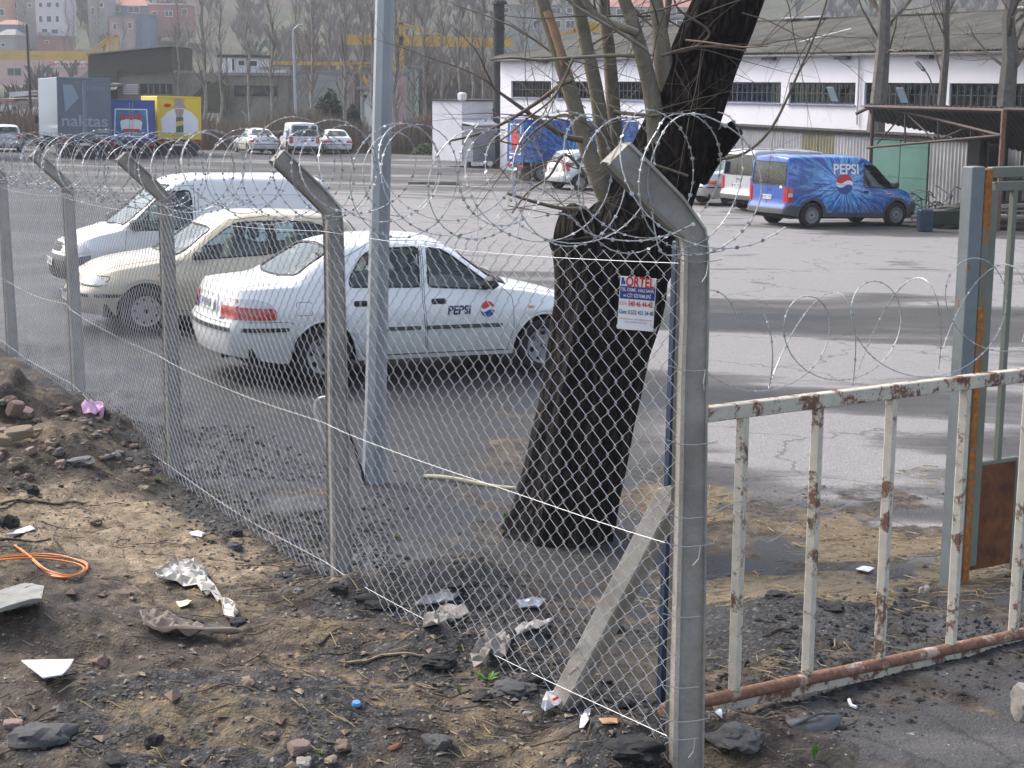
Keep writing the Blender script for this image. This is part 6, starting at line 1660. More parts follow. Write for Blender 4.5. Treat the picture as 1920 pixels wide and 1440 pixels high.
for j in (0, 1):
    a, b = d0 + (d1 - d0) * j / 2 + .012, d0 + (d1 - d0) * (j + 1) / 2 - .012; q = sa + su * ((a + b) / 2) - sn * .02; zb_ = sgz((a + b) / 2) + .02
    mb = MB(); ang = math.atan2(su.y, su.x); mb.bbox(Vector((q.x, q.y, (zb_ + dtop) / 2)) - shed.location, (b - a, .05, dtop - zb_), .008, Matrix.Rotation(ang, 3, 'Z')); o = mb.build('green_door', GREEN, shed)
    mb = MB()
    for z in (zb_ + .15, (zb_ + dtop) / 2, dtop - .15): mb.box(Vector((q.x, q.y, z)) - shed.location - sn * .03, (b - a - .02, .01, .035), Matrix.Rotation(ang, 3, 'Z'))
    mb.build('door_batten', GREEN, o)
# roof edge: wavy sheet ends and a flat run of roof behind
n = int((SL + 3) / .148 * 4); vs = []
for i in range(n + 1):
    t = (SL + 3) * i / n; c = .022 * math.sin(i * math.pi / 2)
    for dd, zz in ((-.16, 0), (1.6, -.03)):
        q = sa + su * t + sn * dd; vs.append(Vector((q.x, q.y, eave(t) + .05 + c + zz)) - shed.location)
mb = MB(); mb.add(vs, [(2 * i, 2 * i + 2, 2 * i + 3, 2 * i + 1) for i in range(n)]); mb.build('roof', ROOFG, shed, False, fix=False)
mb = MB(); ang = math.atan2(su.y, su.x); q = sa + su * (SL + 3) / 2 - sn * .06; mb.box(Vector((q.x, q.y, 1.15)) - shed.location, (SL + 3, .06, .09), Matrix.Rotation(ang, 3, 'Z') @ Matrix.Rotation(.10 / SL, 3, 'Y')); mb.build('eaves_beam', RUSTEDGE, shed)
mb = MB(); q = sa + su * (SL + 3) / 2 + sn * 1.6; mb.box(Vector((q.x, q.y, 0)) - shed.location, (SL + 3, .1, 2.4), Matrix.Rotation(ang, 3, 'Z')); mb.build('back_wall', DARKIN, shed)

# ================================================================ open canopy on steel trusses
STEEL = mat('dark_rusty_steel', (.055, .045, .042), .8, .1, .5, 3, .1, col2=(.09, .06, .05))
RED2 = rusty('red_brown_column', (.17, .12, .11), (.20, .10, .07), .6, 3)
YA, YB = 46.0, 40.5
ca_ = at(1632, 395, YA); cb2 = at(1880, 438, YB)
can = thing('open_canopy', (cb2.x, YB, gz(cb2.x, YB)), 0, 'open rusty canopy on a steel truss at the right edge before the shed', 'canopy')
def K(px, py, f): return at(px, py, YA + (YB - YA) * f) - can.location      # f: 0 far column .. 1 near column
def gk(p): return Vector((p.x, p.y, gz(p.x + can.location.x, p.y + can.location.y) - can.location.z - .1))
a = K(1637, 205, 0); mb = MB(); mb.tube([gk(a), a], .055, 6); mb.build('column', STEEL, can)
b = K(1883, 205, 1); mb = MB(); mb.bbox((gk(b) + b) / 2, (.11, .11, (b - gk(b)).z), .01); mb.build('column', RED2, can)
TR = [((1625, 277, 0), (1876, 254, 1), .035), ((1650, 200, .05), (1760, 225, .5), .04), ((1760, 225, .5), (1876, 254, 1), .04), ((1644, 270, .03), (1694, 214, .22), .026), ((1697, 210, .25), (1697, 270, .25), .028), ((1700, 214, .25), (1752, 262, .48), .026),
      ((1759, 224, .48), (1759, 262, .48), .028), ((1764, 260, .50), (1815, 238, .72), .026), ((1820, 236, .74), (1820, 258, .74), .026), ((1826, 240, .76), (1850, 256, .88), .022), ((1852, 246, .9), (1852, 256, .9), .02), ((1605, 213, -.06), (1637, 198, .0), .05)]
for p, q, w in TR: mb = MB(); mb.tube([K(*p), K(*q)], w, 4); mb.build('truss_member', STEEL, can)
# roof: high front edge on the left column to the near column, falling to the right behind
RR = mat('dark_sheet_underside', (.05, .045, .045), .9, 0, .4, 3, .1)
E0, E1 = K(1624, 194, -.03), K(1886, 201, 1.0); back0, back1 = K(1650, 200, .05) + Vector((.6, 3.5, -.45)), K(2010, 262, 1) + Vector((.5, 3.5, -.55)); E2 = K(2010, 206, 1.25)
def corr2(A_, B_, C_, D_, name, m_, n=60, amp=.02):
    vs = []
    for i in range(n + 1):
        f = i / n; c = Vector((0, 0, amp * math.sin(i * math.pi / 2)))
        vs += [A_.lerp(B_, f) + c, C_.lerp(D_, f) + c, A_.lerp(B_, f) + c - Vector((0, 0, .012)), C_.lerp(D_, f) + c - Vector((0, 0, .012))]
    fs = []
    for i in range(n): a = 4 * i; b = a + 4; fs += [(a, b, b + 1, a + 1), (a + 2, a + 3, b + 3, b + 2), (a, a + 2, b + 2, b)]
    return MB().add(vs, fs).build(name, m_, can, fix=False)
corr2(E0, E1, back0, back1, 'roof_sheeting', RR, 120); corr2(E1, E2, back1, back1 + Vector((2.5, -.8, 0)), 'roof_sheeting', RR, 40)
mb = MB(); mb.tube([E0 - Vector((0, 0, .09)), E1 - Vector((0, 0, .09))], .06, 4); mb.build('edge_purlin', STEEL, can)
mb = MB(); mb.tube([E1 - Vector((0, 0, .05)), E2 - Vector((0, 0, .05))], .05, 4); mb.build('edge_purlin', STEEL, can)
# dark room under the right end
dk = thing('lean_to_room', (can.location.x + .35, 44.5, gz(can.location.x, 44.5)), 0, 'dark lean-to room with a glazed timber partition under the canopy', 'shed')
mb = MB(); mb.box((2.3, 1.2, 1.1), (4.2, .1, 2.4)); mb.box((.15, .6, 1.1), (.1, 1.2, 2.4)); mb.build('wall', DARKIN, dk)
FR2 = mat('grey_timber', (.11, .095, .085), .85, 0, .4, 4, .1)
for x in (.35, .8, 1.3, 1.9): MB().box((x, .1, 1.15), (.07, .07, 2.1)).build('partition_post', FR2, dk)
for z in (.55, 1.15, 1.5, 2.1): MB().box((1.15, .1, z), (1.7, .05, .06)).build('partition_rail', FR2, dk)
# stacked timber in front
WOODS = [mat('weathered_board', (.19, .165, .145), .9, 0, .4, 3, .2, 30), mat('pale_board', (.30, .27, .24), .9, 0, .3, 3, .2, 30)]
tp = gp(1850, 432)
pile = thing('timber_pile', tp, 0, 'untidy stack of weathered boards lying under the canopy by the shed', 'timber')
for k in range(30):
    l = rnd.uniform(1.6, 3.2); mb = MB(); mb.box((0, 0, 0), (l, .16, .035)); o = mb.build('board', rnd.choice(WOODS), pile)
    o.location = (rnd.uniform(-.9, 1.4), rnd.uniform(.2, 1.6), .05 + (k // 3) * .055 + rnd.uniform(0, .02)); o.rotation_euler = (rnd.uniform(-.05, .05), rnd.uniform(-.04, .04), rnd.uniform(-.25, .25))
# scrap frames beside the blue van's nose
sc_ = gp(1735, 418); SCR = mat('scrap_grey_steel', (.12, .13, .12), .6, .2, .5, 4, .1)
scrap = thing('scrap_frames', sc_, .3, 'tangle of bent steel racks heaped in front of the green doors', 'scrap metal')
for k in range(16):
    x0_, z0_ = rnd.uniform(-.5, .9), rnd.uniform(.35, .95); mb = MB(); dx = rnd.uniform(.3, .8)
    mb.tube(smoothpath([Vector((x0_ - dx / 2, rnd.uniform(-.2, .5), z0_ - rnd.uniform(0, .25))), Vector((x0_, rnd.uniform(-.1, .4), z0_ + rnd.uniform(0, .2))), Vector((x0_ + dx / 2, rnd.uniform(-.2, .5), z0_ - rnd.uniform(0, .3)))]), .016, 5); mb.build('bent_bar', SCR, scrap)
for x in (-.35, .2, .75): MB().tube([(x, .1, 0), (x + rnd.uniform(-.1, .1), .15, .85)], .02, 5).build('upright', SCR, scrap)
bx = thing('dark_green_bin', gp(1775, 428), .25, 'dark green steel trough standing right of the scrap racks', 'bin')
DG = mat('dark_green_steel', (.018, .03, .022), .6, 0, .3, 4, .1)
mb = MB(); mb.extrude([(-.45, .15), (.45, .05), (.55, .62), (-.5, .45)], 'Y', -.3, .3); mb.build('trough', DG, bx)
for s_ in (-1, 1): MB().box((s_ * .35, 0, .06), (.06, .5, .2)).build('foot', DG, bx)
o = MB().bbox((0, 0, .27), (.34, .3, .56), .03).build('blue_drum_box', NAVY, loc=gp(1733, 434)); tag(o, 'small dark blue metal box standing by the front wheel of the splash van', 'box')
for k, (px, py) in enumerate(((1600, 432), (1748, 432), (1790, 420))):
    pass
# ---------------------------------------------------------------- low kerb slab in the yard
k0, k1 = gp(765, 345), gp(862, 347)
mb = MB(); dk_ = k1 - k0; mb.bbox((0, 0, .05), (dk_.length, .45, .14), .02); o = mb.build('concrete_kerb', mat('old_kerb', (.17, .165, .15), .9, 0, .3, 3, .2, 20), loc=(k0 + k1) / 2); o.rotation_euler = (0, 0, math.atan2(dk_.y, dk_.x)); tag(o, 'long low dark kerb block lying alone in the middle of the yard', 'kerb')

# ================================================================ far side of the yard
FC = mat('far_concrete', (.30, .285, .25), .9, 0, .3, 1, .1, 5)
for px, Y, wh_ in ((462, 103, 'left of the far saloons'), (685, 104, 'just left of the light pole'), (775, 103, 'right of the light pole'), (863, 100, 'against the white cabin'), (305, 103, 'behind the yellow lorry')):
    x = at(px, 250, Y).x; z = gz(x, Y); mb = MB(); mb.bbox((0, 0, 1.05), (.13, .13, 2.3), .01); mb.bbox((-.10, 0, 2.3), (.12, .12, .5), .01, Matrix.Rotation(-.7, 3, 'Y'))
    o = mb.build('boundary_post', FC, loc=(x, Y, z)); tag(o, 'concrete post of the far boundary among the reeds, ' + wh_, 'fence post', 'concrete posts of the far boundary')
sl_ = thing('street_lamp', (at(557, 280, 104).x, 104, gz(at(557, 280, 104).x, 104)), 0, 'slim pale street lamp rising behind the far van, its arm bent right', 'street lamp')
hh_ = at(553, 60, 104).z - sl_.location.z
mb = MB(); mb.tube([(0, 0, 0), (-.12, 0, hh_)], [.11, .07], 8); mb.build('lamp_shaft', GALVP, sl_, True)
mb = MB(); mb.tube(smoothpath([Vector((-.12, 0, hh_)), Vector((-.05, 0, hh_ + .2)), Vector((.25, 0, hh_ + .42))]), .035, 6); mb.build('lamp_arm', GALVP, sl_, True)
mb = MB(); mb.bbox((.36, 0, hh_ + .42), (.35, .16, .1), .03); mb.build('lamp_head', GALVP, sl_)
pq = at(55, 240, 118); tp_ = thing('power_pole', (pq.x, 118, gz(pq.x, 118)), 0, 'thin dark leaning utility pole behind the naming lorry at left', 'pole')
mb = MB(); mb.tube([(0.15, 0, 0), at(50, 45, 118) - Vector((pq.x, 118, gz(pq.x, 118)))], [.12, .07], 7); mb.build('pole_shaft', FL, tp_, True)

# reeds and brambles along the far edge (nobody could count them)
def reeds():
    q = random.Random(5); v = []; f = []
    for k in range(22000):
        Y = 101.8 + abs(q.gauss(0, 1)) * 6; x = q.uniform(-48, 6) ; 
        if x > at(866, 250, 100).x + 1 and Y < 100: continue
        h = q.uniform(.8, 2.4) * (.55 + .45 * math.sin(x * .35) ** 2 + .25) * (1 if x > -30 or q.random() < .5 else .6); z = -1.95 - (Y - 105) * .0
        z = -1.9 if Y > 104 else -.0175 * x - .018 * Y
        w = q.uniform(.012, .035); dx, dy = q.gauss(0, .14) * h, q.gauss(0, .1) * h; n = len(v)
        v += [(x - w, Y, z - .1), (x + w, Y, z - .1), (x + dx * .4, Y + dy * .4 - w, z + h * .6), (x + dx, Y + dy, z + h)]
        f += [(0 + n, 1 + n, 2 + n), (2 + n, 3 + n, 1 + n)]
    return v, f
v, f = reeds(); mb = MB(); mb.add(v, f)
o = mb.build('reeds', mat('dry_reeds', (.24, .165, .11), .95, 0, .5, .25, 0, col2=(.13, .10, .075)), fix=False); tag(o, 'dry brown reeds and brambles along the far edge of the yard', 'reeds', kind='stuff')
def leafball(name, n, rx, rz, m_, seed, leaf=.16, z0=0, trunk=True):
    q = random.Random(seed); mb = MB()
    for k in range(n):
        while 1:
            p = Vector((q.uniform(-1, 1), q.uniform(-1, 1), q.uniform(0, 1)))
            w = (1 - p.z) ** .55
            if (p.x ** 2 + p.y ** 2) < w * w and (p.x ** 2 + p.y ** 2) > w * w * .15 * q.random(): break
        p = Vector((p.x * rx, p.y * rx, p.z * rz + z0)); a = Vector((q.gauss(0, 1), q.gauss(0, 1), q.gauss(0, .6))).normalized(); b = a.orthogonal().normalized(); s_ = leaf * q.uniform(.5, 1.4)
        mb.add([p - a * s_, p + b * s_ * .5, p + a * s_, p - b * s_ * .5], [(0, 1, 2, 3)])
    cr = mb.mesh(name + '_crown', m_); tr = MB().tube([(0, 0, -.2), (0, 0, rz * .8)], [rx * .1, .02], 6).mesh(name + '_trunk', GREYB); return tr, cr
CON_ = mat('dark_evergreen', (.035, .055, .035), .9, 0, .5, 1, 0); SHR = mat('scrub_green', (.07, .10, .035), .9, 0, .5, 1, 0)
ever = leafball('evergreen', 2600, 1.1, 3.4, CON_, 3)
for px, py, Y, s_, lab in ((605, 262, 112, 1.0, 'dark evergreen left of the two near the street lamp'), (622, 262, 113, 1.15, 'dark evergreen right behind the street lamp'), (662, 262, 113, .85, 'small dark evergreen between the street lamp and the poplars')):
    x = at(px, 250, Y).x; place_tree('evergreen', ever, (x, Y, gz(x, Y)), (s_, s_), px, lab, 'evergreen')
bush = leafball('bush', 900, 1.0, 1.2, SHR, 4, .10)
for i, (px, py, Y, s_, lab) in enumerate(((800, 280, 101, .9, 'low green bush at the far kerb, left'), (828, 282, 100.5, .7, 'low green bush at the far kerb, right'), (690, 270, 108, 1.2, 'scrubby bush behind the right far saloon'), (12, 160, 135, 2.0, 'round dark bush beside the yard of white marble'))):
    x = at(px, 250, Y).x; place_tree('bush', bush, (x, Y, gz(x, Y)), (s_ * 1.3, s_ * .7), px, lab, 'bush')
# ================================================================ beyond the yard
def pm(name, col, **k): return mat(name, col, .9, 0, k.get('var', .15), k.get('scale', .8), .05, 4)
CBW = pm('old_concrete_wall', (.23, .215, .175), var=.35, scale=.5); CBD = pm('dark_boarding', (.06, .056, .05), var=.3, scale=.6); BLK = pm('black_opening', (.012, .012, .012))
PINK = pm('pink_render', (.56, .38, .34)); PINK2 = pm('dusty_pink_render', (.46, .32, .31)); REDW = pm('brick_red_render', (.36, .16, .14)); WHW = pm('block_white', (.62, .61, .62)); GRW = pm('block_grey', (.33, .32, .31), var=.25)
ORW = pm('orange_render', (.48, .28, .20)); YELW = pm('ochre_render', (.52, .38, .14)); BLW = pm('slate_blue_wall', (.12, .20, .30)); TILE = pm('clay_roof', (.40, .19, .15), var=.25); WFR = pm('white_frame', (.75, .75, .75)); SLATE = pm('grey_flat_roof', (.26, .25, .24))
YC = pm('crane_yellow', (.62, .36, .045), var=.2)
def opening(mb, x0, x1, z0, z1, y=-.06): mb.box(((x0 + x1) / 2, y, (z0 + z1) / 2), (x1 - x0, .12, z1 - z0))
def house(name, px0, px1, py0, py1, Y, wallm, label, wins=(), roof='flat', roofm=None, depth=8, cat='building', down=6, yaw=0, over=.3, roofh=1.6, frame=WFR, extra=None, winm=None):
    """wins in pixels (x0, x1, y0, y1[, balcony])"""
    a, b = at(px0, py1, Y), at(px1, py0, Y); o = Vector((a.x, Y, a.z)); w, h = b.x - a.x, b.z - a.z
    root = thing(name, o, yaw, label, cat)
    mb = MB(); mb.box((w / 2, depth / 2, h / 2 - down / 2), (w, depth, h + down)); mb.build('wall', wallm, root)
    for wn_ in wins:
        p, q = at(wn_[0], wn_[3], Y) - o, at(wn_[1], wn_[2], Y) - o
        t = min(.12, (q.x - p.x) * .12)
        mb = MB(); mb.box(((p.x + q.x) / 2, -.03, (p.z + q.z) / 2), (q.x - p.x, .08, q.z - p.z)); wo = mb.build('window', frame, root)
        n = max(1, round((q.x - p.x) / 1.1)); ww = (q.x - p.x - t) / n
        for k in range(n):
            MB().box((p.x + t / 2 + ww * (k + .5), -.08, (p.z + q.z) / 2), (ww - t, .04, q.z - p.z - 2 * t)).build('pane', winm or DGLASS, wo)
        if len(wn_) > 4:
            MB().box(((p.x + q.x) / 2, -.55, p.z - .1), (q.x - p.x + .8, 1.1, .9)).build('balcony', wn_[4], root)
    rm = roofm or SLATE
    if roof == 'flat': MB().box((w / 2, depth / 2, h + .12), (w + 2 * over, depth + 2 * over, .25)).build('roof', rm, root)
    else:
        A_ = [(-over, -over, h), (w + over, -over, h), (w + over, depth + over, h), (-over, depth + over, h), (w * (.25 if roof == 'hip' else 0), depth / 2, h + roofh), (w * (.75 if roof == 'hip' else 1), depth / 2, h + roofh)]
        MB().add(A_, [(0, 1, 5, 4), (1, 2, 5), (2, 3, 4, 5), (3, 0, 4), (3, 2, 1, 0)]).build('roof', rm, root)
    return root, o
def W_(xs, ys_, *e): return [(a, b, c, d) + e for c, d in ys_ for a, b in xs]
# derelict concrete works
YW = 140
cw1, co_ = house('concrete_works', 222, 325, 137, 212, YW, CBW, 'derelict concrete works building with a boarded dark upper storey behind the yellow lorry', depth=9, down=3, roof='flat', over=.05)
def cpt(px, py, y=0): p = at(px, py, YW) - co_; return (p.x, p.z)
mb = MB(); a, b = cpt(258, 157), cpt(323, 176); opening(mb, a[0], b[0], b[1], a[1], -.02); op = mb.build('window', BLK, cw1)
for px in (262, 278, 288, 300, 312): 
    a, b = cpt(px, 158), cpt(px + 3, 176); MB().box((a[0], -.10, (a[1] + b[1]) / 2), (.10, .06, a[1] - b[1])).build('mullion', CBW, op)
for k in range(5):
    a, b = cpt(231, 158 + k * 4), cpt(260, 158 + k * 4); MB().box(((a[0] + b[0]) / 2, -.12, a[1] - .05), (b[0] - a[0], .05, .13), Matrix.Rotation(.0, 3, 'Y')).build('louvre', WHW, cw1)
P = [cpt(168, 104), cpt(324, 89), cpt(325, 134), cpt(222, 135), cpt(222, 157), cpt(168, 157)]
mb = MB(); mb.extrude([(p[0], p[1]) for p in P], 'Y', -.5, 8.4); mb.build('boarded_storey', CBD, cw1)
a, b = cpt(165, 103), cpt(326, 87); mb = MB(); mb.extrude([(a[0], a[1]), (b[0], b[1]), (b[0], b[1] + .12), (a[0], a[1] + .12)], 'Y', -.8, 8.8); mb.build('roof', SLATE, cw1)
mb = MB(); P = [cpt(115, 172), cpt(115, 146), cpt(145, 143), cpt(168, 122), cpt(170, 205), cpt(115, 205)]; mb.extrude(P, 'Y', 1.2, 7); mb.build('side_wing', GRW, cw1)
mb = MB(); P = [cpt(82, 176), cpt(236, 160), cpt(236, 157), (cpt(232, 155)), cpt(85, 172)]; mb.extrude(P, 'Y', -4.2, 1.0); mb.build('lean_to_roof', SLATE, cw1)
mb = MB(); a, b = cpt(205, 168), cpt(224, 205); opening(mb, a[0], b[0], b[1], a[1], -.52); mb.build('doorway', BLK, cw1)
mb = MB(); P = [cpt(325, 137), cpt(398, 137), cpt(420, 150), cpt(425, 212), cpt(325, 212)]; mb.extrude(P, 'Y', .5, 8); mb.build('right_wing', CBW, cw1)
MOSS = pm('mossy_slope', (.10, .12, .06), var=.4, scale=.6); mb = MB(); P = [cpt(345, 205), cpt(395, 160), cpt(412, 150), cpt(428, 160), cpt(425, 210)]; mb.extrude(P, 'Y', -.6, .6); mb.build('overgrown_ramp', MOSS, cw1)
mb = MB(); P = [cpt(345, 200), cpt(393, 152), cpt(399, 154), cpt(352, 203)]; mb.extrude(P, 'Y', -.9, -.5); mb.build('stair_string', CBD, cw1)
# raised platform with a white cabin
pf, po = house('raised_platform', 410, 540, 142, 210, 141, CBW, 'long concrete platform with a dark opening carrying the white cabin', [(440, 520, 161, 180)], depth=8, down=3, frame=BLK, over=.2)
ph, _ = house('platform_cabin', 413, 488, 108, 142, 143, WHW, 'small white cabin with open shutters standing on the concrete platform', [(434, 440, 110, 132), (446, 460, 112, 124), (464, 484, 112, 126)], depth=5, down=.0, over=.2, roofm=FL)
for px in (413, 425): p = at(px, 125, 142.6) - ph.location; MB().box((p.x + .25, -.15, p.z), (.36, .08, 1.5)).build('shutter', WFR, ph)
house('low_white_wall', 488, 541, 131, 142, 143, WHW, 'low white parapet running right from the white cabin', depth=.4, down=.2, cat='wall', over=.05)
house('grey_wall', 540, 652, 138, 212, 142, GRW, 'blank pale grey wall behind the poplars right of the platform', depth=6, down=3, over=.1)
house('grey_wall', 690, 756, 139, 212, 144, PINK2, 'lone mottled grey pink wall between the poplar trunks', depth=6, down=3, over=.1)
house('white_shack', 676, 700, 168, 204, 135, WHW, 'tiny white shack glimpsed left of the light pole', [(680, 688, 176, 184)], depth=3, down=2)
house('pale_green_tank_house', 755, 780, 128, 176, 150, pm('pale_green', (.42, .50, .46)), 'pale green block just right of the light pole', [(758, 764, 140, 150)], depth=4, down=3)
# pink building with its sign
pk, pko = house('pink_building', -40, 168, 112, 152, 290, PINK, 'long pink building with a red lettered sign and dark framed windows', [(14, 40, 127, 142), (70, 82, 126, 142), (86, 100, 126, 142), (128, 137, 127, 141), (139, 146, 127, 141)], depth=10, down=6, frame=GRW, over=.1)
p, q = at(103, 125, 289.6) - pko, at(163, 115, 289.6) - pko; mb = MB(); mb.box(((p.x + q.x) / 2, -.4, (p.z + q.z) / 2), (q.x - p.x, .2, q.z - p.z)); sb2 = mb.build('sign_board', WFR, pk)
put_text('sign_lettering', 'Derhurivel Meydani', sb2, (p.x + q.x) / 2, (p.z + q.z) / 2, .95, DECR, -.56, offset=.02)
# houses on the hill
house('apartment_block', -14, 11, -8, 41, 330, ORW, 'orange apartment block at the top left corner', [(0, 8, 16, 30)], down=5)
house('apartment_block', 12, 68, -10, 50, 336, GRW, 'tall grey block between the orange and the white apartment blocks', [(24, 32, 4, 16), (22, 33, 30, 42), (52, 60, 6, 14)], down=10)
house('apartment_block', 69, 121, -6, 66, 326, WHW, 'white apartment block with three columns of windows', W_([(73, 80), (87, 97), (104, 111)], [(-1 + 5, 14), (29, 42)]) + [(78, 90, 53, 64, GRW), (96, 110, 54, 64)], down=10)
house('small_house', 72, 119, 69, 92, 322, REDW, 'low red walled house below the white apartment block', [(84, 92, 76, 82)], down=4)
house('small_house', -8, 32, 46, 78, 318, BLW, 'dark slate blue house at the left edge above the pink building', [(18, 26, 55, 66)], down=4, roofm=TILE, roof='hip', roofh=1)
house('small_house', -6, 27, 66, 92, 312, GRW, 'low grey roofed house at the left edge directly above the crane beam', [(2, 10, 80, 88)], down=4, roof='hip', roofh=1.2, roofm=SLATE)
house('small_house', 166, 200, -8, 42, 345, GRW, 'narrow pale grey house right of the dark pine gap', [(171, 178, 14, 28), (186, 194, 4, 14)], down=8)
house('villa', 183, 280, 11, 32, 352, BLW, 'wide house with a red hipped roof and deep blue balcony storey', [(190, 206, 16, 26), (216, 226, 12, 22), (240, 262, 12, 24)], roof='hip', roofm=TILE, down=3, roofh=2)
house('small_house', 205, 250, 32, 62, 340, PINK2, 'pale pink two storey house with a ragged plaster patch', [(212, 219, 44, 56), (240, 248, 42, 54)], down=4)
house('small_house', 250, 278, 27, 55, 342, BLW, 'blue walled house joined to the pale pink one', [], down=4, roofm=TILE)
house('red_house', 279, 352, 9, 41, 350, REDW, 'brick red house with three white windows and a thin white roof slab', [(285, 295, 21, 33), (309, 324, 20, 31), (341, 351, 16, 28)], down=3, roofm=WHW)
house('small_house', 442, 482, -6, 12, 400, YELW, 'ochre house at the top edge above the green clearing', [(464, 474, 3, 9)], down=4, roof='hip', roofm=TILE)
house('small_house', 515, 560, -10, 6, 420, BLW, 'blue roofed house at the top edge right of the ochre one', [], down=3)
house('small_house', 750, 766, 14, 24, 430, WHW, 'tiny white house high on the slope right of the light pole', [(754, 760, 17, 21)], down=2)
house('terrace_block', 950, 1112, 12, 62, 300, GRW, 'long grey terrace with white framed windows seen between the willow shoots', W_([(944, 955), (1000, 1012), (1034, 1052), (1062, 1074), (1092, 1104)], [(14, 25)]) + W_([(1000, 1008), (1036, 1052), (1060, 1078), (1090, 1104)], [(38, 54)]), down=8)
house('terrace_block', 1140, 1312, 14, 52, 296, GRW, 'grey terrace with a red tiled roof and white windows above the warehouse roof', W_([(1155, 1170), (1192, 1210), (1217, 1227), (1268, 1281), (1291, 1306)], [(16, 28)]) + W_([(1152, 1166), (1190, 1200), (1268, 1280)], [(38, 48)]), roof='gable', roofm=TILE, down=8, roofh=2.2)
# yellow gantry cranes
def crane(label, Y, parts):
    root = thing('gantry_crane', (at(parts[0][0], 100, Y).x, Y, gz(at(parts[0][0], 100, Y).x, Y)), 0, label, 'crane')
    for x0, y0, x1, y1, th, nm in parts:
        a, b = at(x0, y0, Y) - root.location, at(x1, y1, Y) - root.location; d = b - a; q = d.to_track_quat('X', 'Z').to_matrix()
        mb = MB(); mb.box((a + b) / 2, (d.length, .7, th), q); mb.build(nm, YC, root)
    return root
crane('yellow gantry crane beam crossing in front of the pink building at left', 250, [(-40, 99, 185, 101, .72, 'main_beam'), (-40, 109, 170, 109, .55, 'lower_beam'), (203, 66, 203, 98, .45, 'mast'), (218, 66, 218, 96, .5, 'mast'), (202, 68, 222, 68, .35, 'mast_head'), (201, 72, 172, 96, .22, 'tie'), (206, 72, 180, 97, .16, 'tie')])
crane('yellow gantry crane on tall legs behind the poplars in the middle', 190, [(645, 74, 962, 81, 1.15, 'main_beam'), (738, 40, 738, 186, .4, 'mast'), (752, 42, 754, 186, .5, 'mast'), (736, 41, 756, 44, .4, 'mast_head'), (755, 44, 830, 66, .22, 'tie'), (755, 50, 800, 62, .16, 'tie')])
crane('thin orange crane jib with a bent arm behind the evergreens', 165, [(507, 118, 707, 120, .34, 'main_beam'), (668, 123, 692, 162, .36, 'jib_arm'), (668, 124, 700, 122, .22, 'jib_arm')])
crane('small yellow crane head peeping over the warehouse roof', 160, [(1075, 58, 1105, 48, .55, 'main_beam'), (1100, 48, 1128, 54, .9, 'crane_head'), (1045, 66, 1078, 58, .3, 'main_beam')])
# stone yard: white slabs under an awning
st = thing('stone_yard_awning', at(60, 230, 150), 0, 'pale awning over rows of standing white slabs behind the grey lorry', 'awning')
for k in range(34):
    p = at(rnd.uniform(0, 82), rnd.uniform(205, 236), 148 + rnd.uniform(0, 5)) - st.location; h_ = rnd.uniform(.5, 1.6)
    o = MB().box((p.x, p.y, p.z), (rnd.uniform(.2, .9), .12, h_)).build('slab', WHW, st)
for a_, b_, c_, d_, m_ in ((30, 82, 168, 182, WHW), (8, 40, 184, 192, TILE), (45, 84, 186, 196, SLATE)):
    p, q = at(a_, d_, 152) - st.location, at(b_, c_, 152) - st.location; MB().box(((p.x + q.x) / 2, (p.y), (p.z + q.z) / 2), (q.x - p.x, 4, (q.z - p.z) * .6), Matrix.Rotation(-.08, 3, 'Y')).build('awning_roof', m_, st)
house('small_house', 5, 38, 190, 225, 156, PINK2, 'pink wall with white frames behind the marble slabs', [(10, 18, 198, 212), (24, 32, 198, 210)], down=2)

# bare wood and scrub clothing the slope: reads as one mass
def scrub(n, seed, ymin, ymax, hs_, m_, name, label, xr=.42, dens=None, nb=22):
    q = random.Random(seed); V = []; F = []; PP = []
    while len(PP) < n:
        Y = ymin + (ymax - ymin) * q.random() ** 1.3; x = q.uniform(-xr, xr) * Y
        if dens and not dens(x, Y, q): continue
        PP.append((x, Y))
    ZZ = G(np.array([p[0] for p in PP]), np.array([p[1] for p in PP]))
    for (x, Y), z in zip(PP, ZZ):
        z = float(z); h = q.uniform(*hs_)
        for j in range(nb):
            a = q.uniform(0, 6.28); z0 = q.uniform(0, .4) * h; r0 = q.uniform(.1, .45) * h; dx, dy = math.cos(a) * r0, math.sin(a) * r0; w = .016 * h * q.uniform(.5, 1.4) * (Y / 200)
            b = len(V); V += [(x - w, Y, z + z0 * .5), (x + w, Y, z + z0 * .5), (x + dx * .6 - w * .5, Y + dy * .6, z + z0 + (h - z0) * .6), (x + dx, Y + dy, z + h * q.uniform(.7, 1.0)), (x + dx * .75 + w * 1.3, Y + dy, z + h * .62)]
            F += [(b, b + 1, b + 2), (b + 1, b + 3, b + 2), (b + 2, b + 4, b + 3)]
    me = bpy.data.meshes.new(name); me.from_pydata(V, [], F); me.materials.append(m_); o = bpy.data.objects.new(name, me); link(o); tag(o, label, 'woodland', kind='stuff')
BR1 = mat('bare_wood_brown', (.088, .064, .050), .95, 0, .3, .02, 0, col2=(.055, .045, .038)); BR2 = mat('bare_wood_grey', (.12, .10, .082), .95, 0, .3, .02, 0)
clear = lambda x, Y, q: (vnoise(x / 28, Y / 40, 4) > .42 or q.random() < .12) and not (x / Y < -.16 and Y < 345 and q.random() < .93)
scrub(2600, 1, 170, 620, (2, 6.0), BR1, 'bare_wood', 'brown bare woodland covering the slope behind the yard', dens=clear)
scrub(1000, 2, 170, 600, (2, 5.5), BR2, 'pale_bare_wood', 'pale grey bare saplings mixed through the woodland', dens=clear)
